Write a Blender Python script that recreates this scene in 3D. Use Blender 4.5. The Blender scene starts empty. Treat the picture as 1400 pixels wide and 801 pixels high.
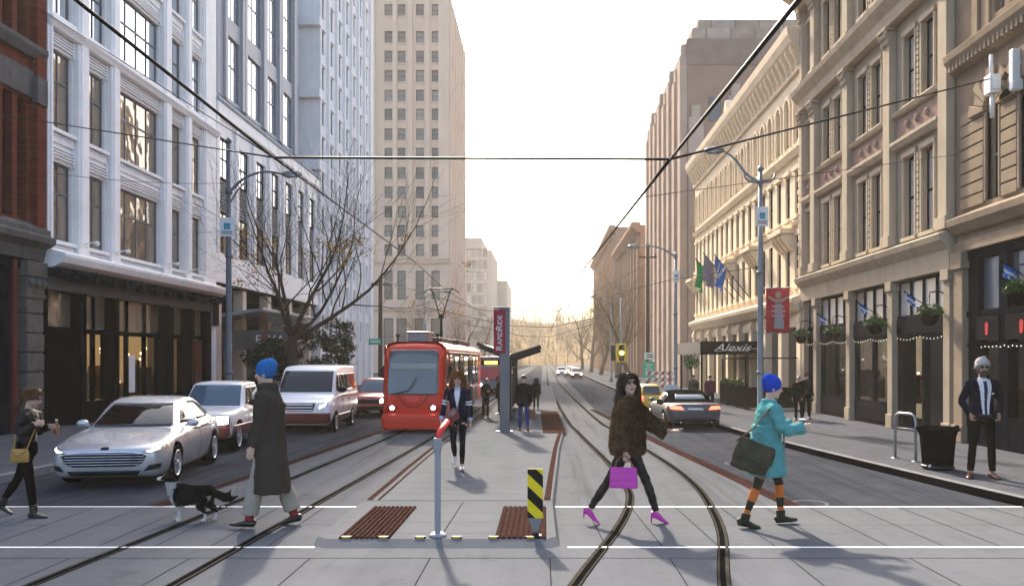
import bpy, bmesh, math, random
from mathutils import Vector, Matrix, noise
from mathutils.bvhtree import BVHTree
R = math.radians
PI = math.pi
SC = bpy.context.scene
COL = SC.collection
random.seed(7)
# ---- camera geometry of the photograph (1400 x 801 pixels): focal length, eye height, vanishing point
F, HC, VX, VY = 1150.0, 2.0, 745.0, 490.0
def gp(px, py, z=0.0):
    Y = (HC - z) * F / (py - VY)
    return Vector(((px - VX) * Y / F, Y, z))
def at(px, py, Y):
    return Vector(((px - VX) * Y / F, Y, HC + (VY - py) * Y / F))

# ------------------------------------------------------------------ mesh builder
class MB:
    def __init__(s):
        s.v = []; s.f = []; s.m = []; s.sm = []
    def add(s, vs, fs, m=0, smooth=False):
        o = len(s.v)
        s.v += [Vector(v) for v in vs]
        s.f += [[i + o for i in f] for f in fs]
        s.m += [m] * len(fs); s.sm += [smooth] * len(fs)
        return o
    def box(s, x0, x1, y0, y1, z0, z1, m=0):
        s.add([(x0,y0,z0),(x1,y0,z0),(x1,y1,z0),(x0,y1,z0),(x0,y0,z1),(x1,y0,z1),(x1,y1,z1),(x0,y1,z1)],
              [(0,3,2,1),(4,5,6,7),(0,1,5,4),(1,2,6,5),(2,3,7,6),(3,0,4,7)], m)
        return s
    def quad(s, a, b, c, d, m=0):
        s.add([a, b, c, d], [(0, 1, 2, 3)], m); return s
    def bar(s, a, b, w, h, m=0, up=(0, 0, 1)):
        a = Vector(a); b = Vector(b); d = (b - a).normalized(); up = Vector(up)
        if abs(d.dot(up)) > .99: up = Vector((0, 1, 0))
        x = d.cross(up).normalized() * (w / 2); z = x.cross(d).normalized() * (h / 2)
        vs = [a-x-z, a+x-z, a+x+z, a-x+z, b-x-z, b+x-z, b+x+z, b-x+z]
        s.add(vs, [(0,3,2,1),(4,5,6,7),(0,1,5,4),(1,2,6,5),(2,3,7,6),(3,0,4,7)], m); return s
    def prism(s, poly, o, ax, ay, n, m=0):
        """poly of 2-D points in axes ax, ay from origin o, extruded by the vector n"""
        o = Vector(o); ax = Vector(ax); ay = Vector(ay); n = Vector(n)
        k = len(poly)
        a = [o + ax * p[0] + ay * p[1] for p in poly]
        vs = a + [p + n for p in a]
        fs = [list(range(k))[::-1], list(range(k, 2 * k))] + [(i, (i + 1) % k, k + (i + 1) % k, k + i) for i in range(k)]
        s.add(vs, fs, m); return s
    def loft(s, rings, m=0, cap=True, smooth=True):
        n = len(rings[0]); vs = [p for r in rings for p in r]; fs = []
        for i in range(len(rings) - 1):
            for j in range(n):
                fs.append((i*n+j, i*n+(j+1) % n, (i+1)*n+(j+1) % n, (i+1)*n+j))
        if cap:
            fs.append(list(range(n))[::-1]); fs.append([(len(rings)-1)*n + j for j in range(n)])
        s.add(vs, fs, m, smooth); return s
    def tube(s, pts, r, n=8, m=0, cap=True, smooth=True, ref=None):
        """swept tube; r is one radius, a radius per point or (ra, rb) per point; ref is the direction of ra"""
        pts = [Vector(p) for p in pts]; k = len(pts)
        rr = r if isinstance(r, (list, tuple)) else [r] * k
        T = []
        for i in range(k):
            a = pts[max(0, i-1)]; b = pts[min(k-1, i+1)]
            d = (b - a); T.append(d.normalized() if d.length > 1e-9 else Vector((0,0,1)))
        if ref is None:
            ref = Vector((0,0,1)) if abs(T[0].z) < .9 else Vector((1,0,0))
        x = Vector(ref); rings = []
        for i in range(k):
            x = (x - T[i] * x.dot(T[i]))
            x = x.normalized() if x.length > 1e-6 else T[i].orthogonal().normalized()
            y = T[i].cross(x)
            q = rr[i]; ra, rb = q if isinstance(q, (list, tuple)) else (q, q)
            rings.append([pts[i] + x*(ra*math.cos(2*PI*j/n)) + y*(rb*math.sin(2*PI*j/n)) for j in range(n)])
        s.loft(rings, m, cap, smooth); return s
    def ell(s, c, r, M=None, u=14, w=9, m=0):
        c = Vector(c); rings = []; 
        for i in range(1, w):
            t = PI * i / w
            rings.append([(r[0]*math.sin(t)*math.cos(2*PI*j/u), r[1]*math.sin(t)*math.sin(2*PI*j/u), -r[2]*math.cos(t)) for j in range(u)])
        vs = [Vector((0,0,-r[2]))] + [Vector(p) for q in rings for p in q] + [Vector((0,0,r[2]))]
        if M is not None: vs = [M @ p for p in vs]
        vs = [p + c for p in vs]
        fs = [(0, 1+(j+1) % u, 1+j) for j in range(u)]
        for i in range(w-2):
            for j in range(u):
                a = 1+i*u
                fs.append((a+j, a+(j+1) % u, a+u+(j+1) % u, a+u+j))
        a = 1+(w-2)*u
        fs += [(a+j, a+(j+1) % u, len(vs)-1) for j in range(u)]
        s.add(vs, fs, m, True); return s
    def lathe(s, prof, c=(0,0,0), n=20, m=0, smooth=True):
        c = Vector(c)
        rings = [[c + Vector((r*math.cos(2*PI*j/n), r*math.sin(2*PI*j/n), z)) for j in range(n)] for r, z in prof]
        s.loft(rings, m, True, smooth); return s
    def xf(s, M):
        s.v = [M @ v for v in s.v]; return s
    def merge(s, o):
        k = len(s.v); s.v += o.v; s.f += [[i+k for i in f] for f in o.f]; s.m += o.m; s.sm += o.sm; return s
    def mesh(s, name, mats, recalc=True):
        me = bpy.data.meshes.new(name)
        me.from_pydata([tuple(v) for v in s.v], [], s.f)
        for mt in (mats if isinstance(mats, (list, tuple)) else [mats]): me.materials.append(mt)
        me.polygons.foreach_set('material_index', s.m)
        me.polygons.foreach_set('use_smooth', s.sm)
        if recalc:
            bm = bmesh.new(); bm.from_mesh(me); bmesh.ops.recalc_face_normals(bm, faces=bm.faces); bm.to_mesh(me); bm.free()
        me.update()
        return me
    def build(s, name, mats, parent=None, bevel=0, recalc=True, segs=2):
        """links the shapes as ONE object; coordinates are world ones when the thing's root carries ['w']"""
        if parent is not None:
            r = parent
            while r.parent: r = r.parent
            if r.get('w_'):
                l = Vector(r.location); s.v = [v - l for v in s.v]
        o = bpy.data.objects.new(name, s.mesh(name, mats, recalc)); COL.objects.link(o)
        if parent is not None: o.parent = parent
        if bevel:
            b = o.modifiers.new('bevel', 'BEVEL'); b.width = bevel; b.segments = segs; b.limit_method = 'ANGLE'; b.angle_limit = R(40)
            b.harden_normals = False
        return o

WROOT = []
def thing(name, label, cat, loc=(0,0,0), rz=0.0, group=None, world=False):
    o = bpy.data.objects.new(name, None); COL.objects.link(o)
    o.empty_display_size = .2
    o.location = loc; o.rotation_euler = (0, 0, rz)
    o['label'] = label; o['category'] = cat
    if group: o['group'] = group
    if world: o['w_'] = 1; WROOT.append(o)
    return o
def tag(o, label, cat, group=None):
    o['label'] = label; o['category'] = cat
    if group: o['group'] = group
    return o
def struct(o, kind='structure'):
    o['kind'] = kind; return o
def kids(o): return [c for c in bpy.data.objects if c.parent == o]
def dup(root, loc, rz=0.0, label=None, group=None, scale=None):
    r = root.copy(); COL.objects.link(r); r.location = loc; r.rotation_euler = (0, 0, rz)
    if label: r['label'] = label
    if group: r['group'] = group
    if scale: r.scale = (scale,)*3 if not isinstance(scale, (tuple, list)) else scale
    for ch in kids(root):
        c = ch.copy(); COL.objects.link(c); c.parent = r
        for g in kids(ch):
            d = g.copy(); COL.objects.link(d); d.parent = c
    return r
def inst(name, me, parent, loc, rz=0.0, scale=None):
    """one more object on shared mesh data; loc is a world place on a world-built thing"""
    o = bpy.data.objects.new(name, me); COL.objects.link(o); o.parent = parent
    r = parent
    while r.parent: r = r.parent
    l = Vector(loc)
    if r.get('w_') and parent == r: l = l - Vector(r.location)
    o.location = l; o.rotation_euler = (0, 0, rz)
    if scale: o.scale = scale
    return o
def remesh(mb, name, mats, voxel, smooth=4, parent=None, post=None, disp=None):
    """fuses overlapping closed shapes into one continuous skin"""
    me = mb.mesh(name, mats)
    o = bpy.data.objects.new(name, me); COL.objects.link(o)
    m = o.modifiers.new('r', 'REMESH'); m.mode = 'VOXEL'; m.voxel_size = voxel; m.use_smooth_shade = True
    if smooth:
        q = o.modifiers.new('s', 'SMOOTH'); q.iterations = smooth; q.factor = .5
    dg = bpy.context.evaluated_depsgraph_get()
    new = bpy.data.meshes.new_from_object(o.evaluated_get(dg))
    o.modifiers.clear(); o.data = new; bpy.data.meshes.remove(me); new.name = name
    if not len(new.materials):
        for mt in (mats if isinstance(mats, (list, tuple)) else [mats]): new.materials.append(mt)
    if disp:
        vs = [v.co.copy() for v in new.vertices]; ns = [v.normal.copy() for v in new.vertices]
        for v, c, nn in zip(new.vertices, vs, ns): v.co = c + nn * disp(c)
    new.polygons.foreach_set('use_smooth', [True]*len(new.polygons))
    new.polygons.foreach_set('material_index', [0]*len(new.polygons))
    if post:
        new.polygons.foreach_set('material_index', [post(p.center, p.normal) for p in new.polygons])
    if parent is not None: o.parent = parent
    return o

def tufts(o, name, parent, length, flow, lift=.5, width=.0022, per=1, seed=1, skip=lambda c: False, jit=.35):
    """a coat of short hairs growing from a skin: thin tapered blades that lie along flow"""
    rnd = random.Random(seed); me = o.data; mb = MB(); fl = Vector(flow).normalized()
    for pl in me.polygons:
        c, n = pl.center, pl.normal
        if skip(c): continue
        for k in range(per):
            t = fl-n*fl.dot(n); t = t.normalized() if t.length > .05 else n.orthogonal().normalized()
            j = Vector((rnd.gauss(0, jit), rnd.gauss(0, jit), rnd.gauss(0, jit))); d = (t+n*lift+j*.6).normalized(); L = length*rnd.uniform(.6, 1.3)
            a = me.vertices[pl.vertices[rnd.randrange(len(pl.vertices))]].co.lerp(c, rnd.random()); w = d.cross(n); w = (w.normalized() if w.length > .01 else d.orthogonal().normalized())*width
            mb.add([a-w-n*.002, a+w-n*.002, a+d*L*.55+w*.7+n*L*.06, a+d*L], [(0, 1, 2), (0, 2, 3)], pl.material_index)
    q = mb.build(name, list(me.materials), parent, recalc=False); return q
# ------------------------------------------------------------------ materials
def nodes(name):
    m = bpy.data.materials.new(name); m.use_nodes = True
    nt = m.node_tree
    return m, nt, nt.nodes['Principled BSDF'], nt.nodes, nt.links
def srgb(r, g, b):
    f = lambda c: ((c/255+.055)/1.055)**2.4 if c > 10 else c/255/12.92
    return (f(r), f(g), f(b))
def mat(name, col, rough=.7, var=.12, scale=6.0, bump=.15, bscale=40.0, metal=0.0, spec=None, coat=0.0, emit=None, estr=0.0,
        streak=0.0, stretch=(1, 1, 1), tint=None, sheen=0.0):
    m, nt, p, N, L = nodes(name)
    p.inputs['Roughness'].default_value = rough; p.inputs['Metallic'].default_value = metal
    if spec is None and rough >= .5 and not metal: spec = .2 if rough < .75 else 0.0
    if spec is not None: p.inputs['Specular IOR Level'].default_value = spec
    if coat: p.inputs['Coat Weight'].default_value = coat; p.inputs['Coat Roughness'].default_value = .04
    if sheen: p.inputs['Sheen Weight'].default_value = sheen
    tc = N.new('ShaderNodeTexCoord'); mp = N.new('ShaderNodeMapping'); mp.inputs['Scale'].default_value = stretch
    L.new(tc.outputs['Object'], mp.inputs['Vector'])
    c = (*col, 1)
    if var:
        n1 = N.new('ShaderNodeTexNoise'); n1.inputs['Scale'].default_value = scale; n1.inputs['Detail'].default_value = 6
        n1.inputs['Roughness'].default_value = .65
        L.new(mp.outputs['Vector'], n1.inputs['Vector'])
        mx = N.new('ShaderNodeMix'); mx.data_type = 'RGBA'
        t = tint or tuple(x*(1+var) for x in col)
        mx.inputs[6].default_value = (*[x*(1-var) for x in col], 1); mx.inputs[7].default_value = (*t, 1)
        rp = N.new('ShaderNodeMapRange'); rp.inputs['From Min'].default_value = .3; rp.inputs['From Max'].default_value = .7
        L.new(n1.outputs['Fac'], rp.inputs['Value']); L.new(rp.outputs['Result'], mx.inputs[0])
        out = mx.outputs[2]
        if streak:
            mp2 = N.new('ShaderNodeMapping'); mp2.inputs['Scale'].default_value = (1.5, 1.5, .12)
            L.new(tc.outputs['Object'], mp2.inputs['Vector'])
            n3 = N.new('ShaderNodeTexNoise'); n3.inputs['Scale'].default_value = 3; n3.inputs['Detail'].default_value = 5
            L.new(mp2.outputs['Vector'], n3.inputs['Vector'])
            r3 = N.new('ShaderNodeMapRange'); r3.inputs['From Min'].default_value = .45; r3.inputs['From Max'].default_value = .7
            r3.inputs['To Max'].default_value = streak
            L.new(n3.outputs['Fac'], r3.inputs['Value'])
            m3 = N.new('ShaderNodeMix'); m3.data_type = 'RGBA'; m3.inputs[7].default_value = (*[x*.35 for x in col], 1)
            L.new(r3.outputs['Result'], m3.inputs[0]); L.new(out, m3.inputs[6]); out = m3.outputs[2]
        L.new(out, p.inputs['Base Color'])
        rr = N.new('ShaderNodeMapRange'); rr.inputs['To Min'].default_value = max(0, rough-.1); rr.inputs['To Max'].default_value = min(1, rough+.1)
        L.new(n1.outputs['Fac'], rr.inputs['Value']); L.new(rr.outputs['Result'], p.inputs['Roughness'])
    else:
        p.inputs['Base Color'].default_value = c
    if bump:
        n2 = N.new('ShaderNodeTexNoise'); n2.inputs['Scale'].default_value = bscale; n2.inputs['Detail'].default_value = 4
        L.new(mp.outputs['Vector'], n2.inputs['Vector'])
        b = N.new('ShaderNodeBump'); b.inputs['Strength'].default_value = bump; b.inputs['Distance'].default_value = .02
        L.new(n2.outputs['Fac'], b.inputs['Height']); L.new(b.outputs['Normal'], p.inputs['Normal'])
    if emit:
        p.inputs['Emission Color'].default_value = (*emit, 1); p.inputs['Emission Strength'].default_value = estr
    return m
def glass(name, col, rough=.04, wav=.25, wscale=1.2, ior=1.6, var=.5, tint=None):
    m, nt, p, N, L = nodes(name)
    p.inputs['Roughness'].default_value = rough; p.inputs['IOR'].default_value = ior
    tc = N.new('ShaderNodeTexCoord'); oi = N.new('ShaderNodeObjectInfo')
    ad = N.new('ShaderNodeVectorMath'); ad.operation = 'ADD'
    L.new(tc.outputs['Object'], ad.inputs[0]); L.new(oi.outputs['Location'], ad.inputs[1])
    n = N.new('ShaderNodeTexNoise'); n.inputs['Scale'].default_value = wscale; n.inputs['Detail'].default_value = 2
    L.new(ad.outputs[0], n.inputs['Vector'])
    b = N.new('ShaderNodeBump'); b.inputs['Strength'].default_value = wav; b.inputs['Distance'].default_value = .05
    L.new(n.outputs['Fac'], b.inputs['Height']); L.new(b.outputs['Normal'], p.inputs['Normal'])
    mx = N.new('ShaderNodeMix'); mx.data_type = 'RGBA'
    mx.inputs[6].default_value = (*col, 1); mx.inputs[7].default_value = (*(tint or [c*(1+3*var) for c in col]), 1)
    L.new(oi.outputs['Random'], mx.inputs[0]); L.new(mx.outputs[2], p.inputs['Base Color'])
    return m
def brick(name, c1, c2, mort, sx=.21, sz=.07, off=.5, rough=.85, plane='yz', msize=.012):
    m, nt, p, N, L = nodes(name)
    p.inputs['Roughness'].default_value = rough
    p.inputs['Specular IOR Level'].default_value = 0.0
    tc = N.new('ShaderNodeTexCoord'); sp = N.new('ShaderNodeSeparateXYZ'); cb = N.new('ShaderNodeCombineXYZ')
    L.new(tc.outputs['Object'], sp.inputs[0])
    if plane == 'both':
        a = N.new('ShaderNodeMath'); L.new(sp.outputs['X'], a.inputs[0]); L.new(sp.outputs['Y'], a.inputs[1]); L.new(a.outputs[0], cb.inputs[0])
    else: L.new(sp.outputs['Y' if plane[0] == 'y' else 'X'], cb.inputs[0])
    L.new(sp.outputs['Z' if plane[1] == 'z' else 'Y'], cb.inputs[1])
    bt = N.new('ShaderNodeTexBrick'); bt.inputs['Scale'].default_value = 1; bt.inputs['Brick Width'].default_value = sx
    bt.inputs['Row Height'].default_value = sz; bt.inputs['Mortar Size'].default_value = msize; bt.offset = off
    bt.inputs['Color1'].default_value = (*c1, 1); bt.inputs['Color2'].default_value = (*c2, 1); bt.inputs['Mortar'].default_value = (*mort, 1)
    bt.inputs['Mortar Smooth'].default_value = .3
    L.new(cb.outputs[0], bt.inputs['Vector'])
    n = N.new('ShaderNodeTexNoise'); n.inputs['Scale'].default_value = 1.3; n.inputs['Detail'].default_value = 6
    L.new(tc.outputs['Object'], n.inputs['Vector'])
    mr = N.new('ShaderNodeMapRange'); mr.inputs['To Min'].default_value = .65; mr.inputs['To Max'].default_value = 1.3
    L.new(n.outputs['Fac'], mr.inputs['Value'])
    mu = N.new('ShaderNodeVectorMath'); mu.operation = 'SCALE'
    L.new(bt.outputs['Color'], mu.inputs[0]); L.new(mr.outputs['Result'], mu.inputs['Scale'])
    L.new(mu.outputs[0], p.inputs['Base Color'])
    b = N.new('ShaderNodeBump'); b.inputs['Strength'].default_value = .5; b.inputs['Distance'].default_value = .01; b.invert = True
    L.new(bt.outputs['Fac'], b.inputs['Height']); L.new(b.outputs['Normal'], p.inputs['Normal'])
    return m
def lamp(name, col, s):
    m, nt, p, N, L = nodes(name)
    p.inputs['Base Color'].default_value = (*col, 1); p.inputs['Roughness'].default_value = .2
    p.inputs['Emission Color'].default_value = (*col, 1); p.inputs['Emission Strength'].default_value = s
    return m
M = {}
def mm(key, *a, **k):
    M[key] = mat(key, *a, **k); return M[key]

def text(s, size, name, material, parent=None, loc=(0,0,0), rot=(0,0,0), depth=.004, shear=0.0, align='CENTER', sx=1.0):
    cu = bpy.data.curves.new(name, 'FONT'); cu.body = s; cu.size = size; cu.extrude = depth; cu.align_x = align; cu.align_y = 'CENTER'; cu.shear = shear
    o = bpy.data.objects.new(name, cu); COL.objects.link(o)
    dg = bpy.context.evaluated_depsgraph_get()
    me = bpy.data.meshes.new_from_object(o.evaluated_get(dg)); me.name = name
    bpy.data.objects.remove(o)
    me.materials.clear(); me.materials.append(material)
    q = bpy.data.objects.new(name, me); COL.objects.link(q)
    if parent is not None:
        q.parent = parent
        r = parent
        while r.parent: r = r.parent
        if r.get('w_'): loc = Vector(loc) - Vector(r.location)
    q.location = loc; q.rotation_euler = rot; q.scale = (sx, 1, 1)
    return q
# ================================================================== camera, light, air
SUN_AZ, SUN_EL = R(-12), R(33)     # azimuth from straight ahead (to the left), elevation
def setup():
    cam = bpy.data.cameras.new('camera'); co = bpy.data.objects.new('camera', cam); COL.objects.link(co)
    co.location = (0, 0, HC); co.rotation_euler = (PI/2, 0, 0)
    cam.sensor_width = 36; cam.lens = 36*F/1400
    cam.shift_x = (700-VX)/1400; cam.shift_y = (VY-400.5)/1400
    cam.clip_start = .05; cam.clip_end = 3000
    SC.camera = co
    w = bpy.data.worlds.new('World'); SC.world = w; w.use_nodes = True
    nt = w.node_tree; bg = nt.nodes['Background']
    sky = nt.nodes.new('ShaderNodeTexSky'); sky.sky_type = 'NISHITA'; sky.sun_disc = False
    sky.sun_elevation = SUN_EL; sky.sun_rotation = SUN_AZ
    sky.air_density = .9; sky.dust_density = 5.0; sky.ozone_density = .8; sky.altitude = 0
    nt.links.new(sky.outputs[0], bg.inputs[0]); bg.inputs[1].default_value = .14
    s = bpy.data.lights.new('sun', 'SUN'); so = bpy.data.objects.new('sun', s); COL.objects.link(so)
    s.energy = 3.4; s.angle = R(2.2); s.color = (1.0, .88, .72)
    d = Vector((math.sin(SUN_AZ)*math.cos(SUN_EL), math.cos(SUN_AZ)*math.cos(SUN_EL), math.sin(SUN_EL)))
    so.rotation_euler = d.to_track_quat('Z', 'Y').to_euler(); so.location = (0, 0, 50)
    SC.view_settings.view_transform = 'Standard'; SC.view_settings.look = 'None'
    SC.view_settings.exposure = 1.95; SC.view_settings.gamma = 1
    SC.render.engine = 'CYCLES'; SC.cycles.use_denoising = True
    SC.cycles.max_bounces = 6; SC.cycles.diffuse_bounces = 3; SC.cycles.glossy_bounces = 3
    SC.cycles.transmission_bounces = 3; SC.cycles.volume_bounces = 1; SC.cycles.sample_clamp_indirect = 6
    SC.cycles.caustics_reflective = False; SC.cycles.caustics_refractive = False
    SC.cycles.volume_step_rate = 4
setup()
HAZE = True
if HAZE:
    hz = MB().box(-160, 160, -14, 520, -1.2, 62)
    m = bpy.data.materials.new('haze_air'); m.use_nodes = True; nt = m.node_tree
    nt.nodes.remove(nt.nodes['Principled BSDF'])
    pv = nt.nodes.new('ShaderNodeVolumePrincipled')
    pv.inputs['Color'].default_value = (1, .93, .80, 1); pv.inputs['Density'].default_value = .00065; pv.inputs['Anisotropy'].default_value = .1
    nt.links.new(pv.outputs[0], nt.nodes['Material Output'].inputs['Volume'])
    struct(hz.build('haze', m), 'stuff')

# ================================================================== shared materials
mm('asphalt', (0.040, 0.044, 0.054), .82, .16, 1.2, .35, 160, streak=.1)
CS = dict(spec=0.0)
mm('conc', (0.108, 0.114, 0.125), .8, .07, .9, .12, 90, streak=.06, **CS)
mm('conc_track', (0.096, 0.101, 0.111), .82, .07, .7, .12, 90, streak=.06, **CS)
mm('conc_plat', (0.115, 0.121, 0.132), .8, .05, 1.3, .10, 120, **CS)
mm('sidewalk', (0.080, 0.084, 0.096), .85, .13, 1.1, .2, 80, **CS)
def ground_detail(m, stain, speck, streaky):
    nt = m.node_tree; N, L = nt.nodes, nt.links; p = N['Principled BSDF']; src = p.inputs['Base Color'].links[0].from_socket
    tc = N.new('ShaderNodeTexCoord')
    def noise_(sc, st, det, lo, hi, a, b):
        mp = N.new('ShaderNodeMapping'); mp.inputs['Scale'].default_value = st; L.new(tc.outputs['Object'], mp.inputs['Vector'])
        n = N.new('ShaderNodeTexNoise'); n.inputs['Scale'].default_value = sc; n.inputs['Detail'].default_value = det; n.inputs['Roughness'].default_value = .7; L.new(mp.outputs[0], n.inputs['Vector'])
        r = N.new('ShaderNodeMapRange'); r.interpolation_type = 'SMOOTHSTEP'; r.inputs['From Min'].default_value = lo; r.inputs['From Max'].default_value = hi; r.inputs['To Min'].default_value = a; r.inputs['To Max'].default_value = b
        L.new(n.outputs['Fac'], r.inputs['Value']); return r.outputs['Result']
    for q in (noise_(1.1, (1, 1, 1), 9, .55, .72, 1, 1-stain), noise_(9, (1, 1, 1), 6, .60, .70, 1, 1-stain*.7), noise_(260, (1, 1, 1), 2, .3, .7, 1-speck, 1+speck), noise_(2.2, (1.6, .05, 1), 5, .42, .70, 1+streaky*.4, 1-streaky)):
        v = N.new('ShaderNodeVectorMath'); v.operation = 'SCALE'; L.new(src, v.inputs[0]); L.new(q, v.inputs['Scale']); src = v.outputs[0]
    L.new(src, p.inputs['Base Color'])
ground_detail(M['asphalt'], .30, .30, .30); ground_detail(M['conc'], .24, .16, .06); ground_detail(M['conc_track'], .24, .16, .20); ground_detail(M['conc_plat'], .16, .14, .04); ground_detail(M['sidewalk'], .28, .16, .04)
mm('kerb', (.17, .17, .178), .85, .2, 3, .3, 60)
mm('kerb_dark', (0.004, 0.004, 0.005), .9, .3, 5, .3, 60)  # right kerb face: its shadow is put into this near-black colour
mm('paint', (.78, .78, .8), .6, .05, 8, .05, 60)
mm('joint', (0.03, 0.032, 0.037), .9, 0, bump=0, spec=0.0)
mm('rail_steel', (0.045, 0.042, 0.036), .7, .35, 14, .1, 80, spec=0.0, stretch=(6, .3, 1))
mm('groove', (0.006, 0.006, 0.006), .9, 0, bump=0, spec=0.0)
mm('rust', (0.04, 0.021, 0.017), .8, .4, 12, .3, 60)
mm('rust_dark', (.032, .019, .018), .85, .3, 12, .2, 60)
mm('metal_grey', (.20, .21, .225), .45, .1, 5, .05, 60, metal=.5)
mm('metal_pole', (.11, .13, .155), .5, .15, 4, .08, 50, metal=.4)
mm('black', (0.004, 0.004, 0.004), .55, .2, 8, .1, 60)
mm('black_metal', (0.005, 0.005, 0.006), .4, .2, 8, .05, 60)
mm('yellow', (.70, .55, .015), .5, .08, 8, .03, 60)
mm('white', (.75, .75, .75), .5, .04, 8, .03, 60)
mm('wire', (0.004, 0.004, 0.004), .6, 0, bump=0)

# ================================================================== ground sheets
Zc = .004
g = MB(); g.quad((-150, -12, 0), (150, -12, 0), (150, 500, 0), (-150, 500, 0))
struct(g.build('ground_road', M['asphalt']))
g = MB(); g.quad((-14, 0, Zc), (7.2, 0, Zc), (6.6, 11.32, Zc), (-12, 11.32, Zc))
struct(g.build('crosswalk_paving', M['conc']))
# tram way: concrete between the two brown strips
def sheet(name, pts, z, m):
    b = MB(); b.add([(p[0], p[1], z) for p in pts], [list(range(len(pts)))]); return struct(b.build(name, m))
sheet('trackway_left', [(-5.1, 11.32), (-2.45, 11.32), (-2.3, 60), (-2.2, 260), (-4.0, 260), (-4.25, 60), (-4.4, 24)], Zc, M['conc_track'])
sheet('trackway_right', [(.1, 11.32), (3.38, 11.32), (2.75, 20), (1.95, 32.9), (2.0, 60), (2.1, 260), (-.6, 260), (-.3, 60)], Zc, M['conc_track'])
# painted crosswalk edges
def line(name, pts, w, z, m, zs=None):
    """a flat ribbon of width w along a list of ground points"""
    b = MB(); L_, R_ = [], []
    pts = [Vector((p[0], p[1], 0)) for p in pts]
    for i, p in enumerate(pts):
        d = (pts[min(i+1, len(pts)-1)] - pts[max(i-1, 0)]).normalized(); n = Vector((-d.y, d.x, 0))*(w/2)
        L_.append(p+n); R_.append(p-n)
    k = len(pts)
    b.add([(q.x, q.y, z) for q in L_+R_], [(i, i+1, k+i+1, k+i) for i in range(k-1)]); return b
def smooth_pts(pts, n=8):
    out = []; P = [Vector((p[0], p[1], 0)) for p in pts]
    for i in range(len(P)-1):
        p0 = P[max(i-1, 0)]; p1 = P[i]; p2 = P[i+1]; p3 = P[min(i+2, len(P)-1)]
        for j in range(n):
            t = j/n
            out.append(.5*((2*p1)+(p2-p0)*t+(2*p0-5*p1+4*p2-p3)*t*t+(3*p1-p0-3*p2+p3)*t**3))
    return out + [P[-1]]
ya = gp(0, 693).y; yb = gp(0, 748.5).y
for x0, x1, y, w in ((-11.2, -2.46, ya, .055), (.12, 6.5, ya, .055), (-11.2, -2.44, yb, .055), (.24, 6.9, yb, .055)):
    struct(line('crosswalk_line', [(x0, y), (x1, y)], w, Zc+.004, M['paint']).build('crosswalk_line', M['paint']))
jb = MB()
def jl(a, b, w=.012): jb.merge(line('', [a, b], w, Zc+.003, None))
for i in range(-19, 13):
    x = i*.6+.05
    if -2.44 < x < .2: continue
    sk = -.1 if x > 0 else .06*(x+2.4)/3
    jl((x+sk, ya-.03), (x, yb+.03))
for y in (8.42, 6.9): jl((-13, y), (7, y))
for i in range(-10, 6):
    x = i*1.2+.05; jl((x, 8.42), (x+.02, 4))
for y in (10.1,): 
    jl((-12, y), (-2.5, y), .007); jl((.2, y), (6.4, y), .007)
struct(jb.build('paving_joints', M['joint']))
# ---- rails: steel head beside a dark flangeway groove
def rail(pts, side):
    p = smooth_pts(pts)
    b = MB()
    def off(d):
        o = []
        for i, q in enumerate(p):
            t = (p[min(i+1, len(p)-1)]-p[max(i-1, 0)]).normalized(); o.append(q+Vector((-t.y, t.x, 0))*d)
        return o
    for d, w, z, m in ((0, .125, Zc+.003, 1), (side*.036, .034, Zc+.011, 0), (side*-.044, .020, Zc+.009, 0)):
        q = line('', off(d), w, z, None)
        q.m = [m]*len(q.f); b.merge(q)
    struct(b.build('tram_rail', [M['rail_steel'], M['groove']]))
rail([(-4.62, 4), (-4.53, 7.4), (-4.31, 11.67), (-3.9, 22.5), (-3.7, 35), (-3.5, 60), (-2.9, 150), (-2.6, 260)], 1)
rail([(-3.42, 4), (-3.28, 7.4), (-3.22, 9.2), (-2.82, 21.5), (-2.6, 35), (-2.4, 60), (-1.9, 150), (-1.6, 260)], -1)
rail([(-.45, 4), (.26, 7.4), (.86, 9.9), (1.18, 11.7), (1.27, 13.2), (1.22, 16), (.9, 22.5), (.68, 29), (.35, 55), (.25, 77), (.35, 150), (.4, 260)], 1)
rail([(1.0, 4), (1.58, 7.4), (2.02, 9.6), (2.26, 11.6), (2.37, 13.3), (2.36, 15.5), (2.2, 18.7), (1.9, 23.5), (1.66, 29), (1.25, 55), (1.15, 77), (1.2, 150), (1.25, 260)], -1)
# ---- brown guide strips set in the paving
def strip(name, pts, w, z=Zc+.006, cell=.42):
    p = smooth_pts(pts, 6); struct(line(name, p, w, z, None).build(name, brickm))
brickm = brick('brick_strip', (.042, .021, .018), (.030, .015, .014), (.02, .014, .013), .30, .36, 0, .85, 'xy', .02)
strip('brick_strip', [(-5.25, 11.34), (-4.95, 15), (-4.55, 22), (-4.45, 26), (-4.3, 60)], .20)
strip('brick_strip', [(3.36, 11.36), (3.12, 14.8), (2.7, 20), (1.85, 32.9)], .24)
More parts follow.
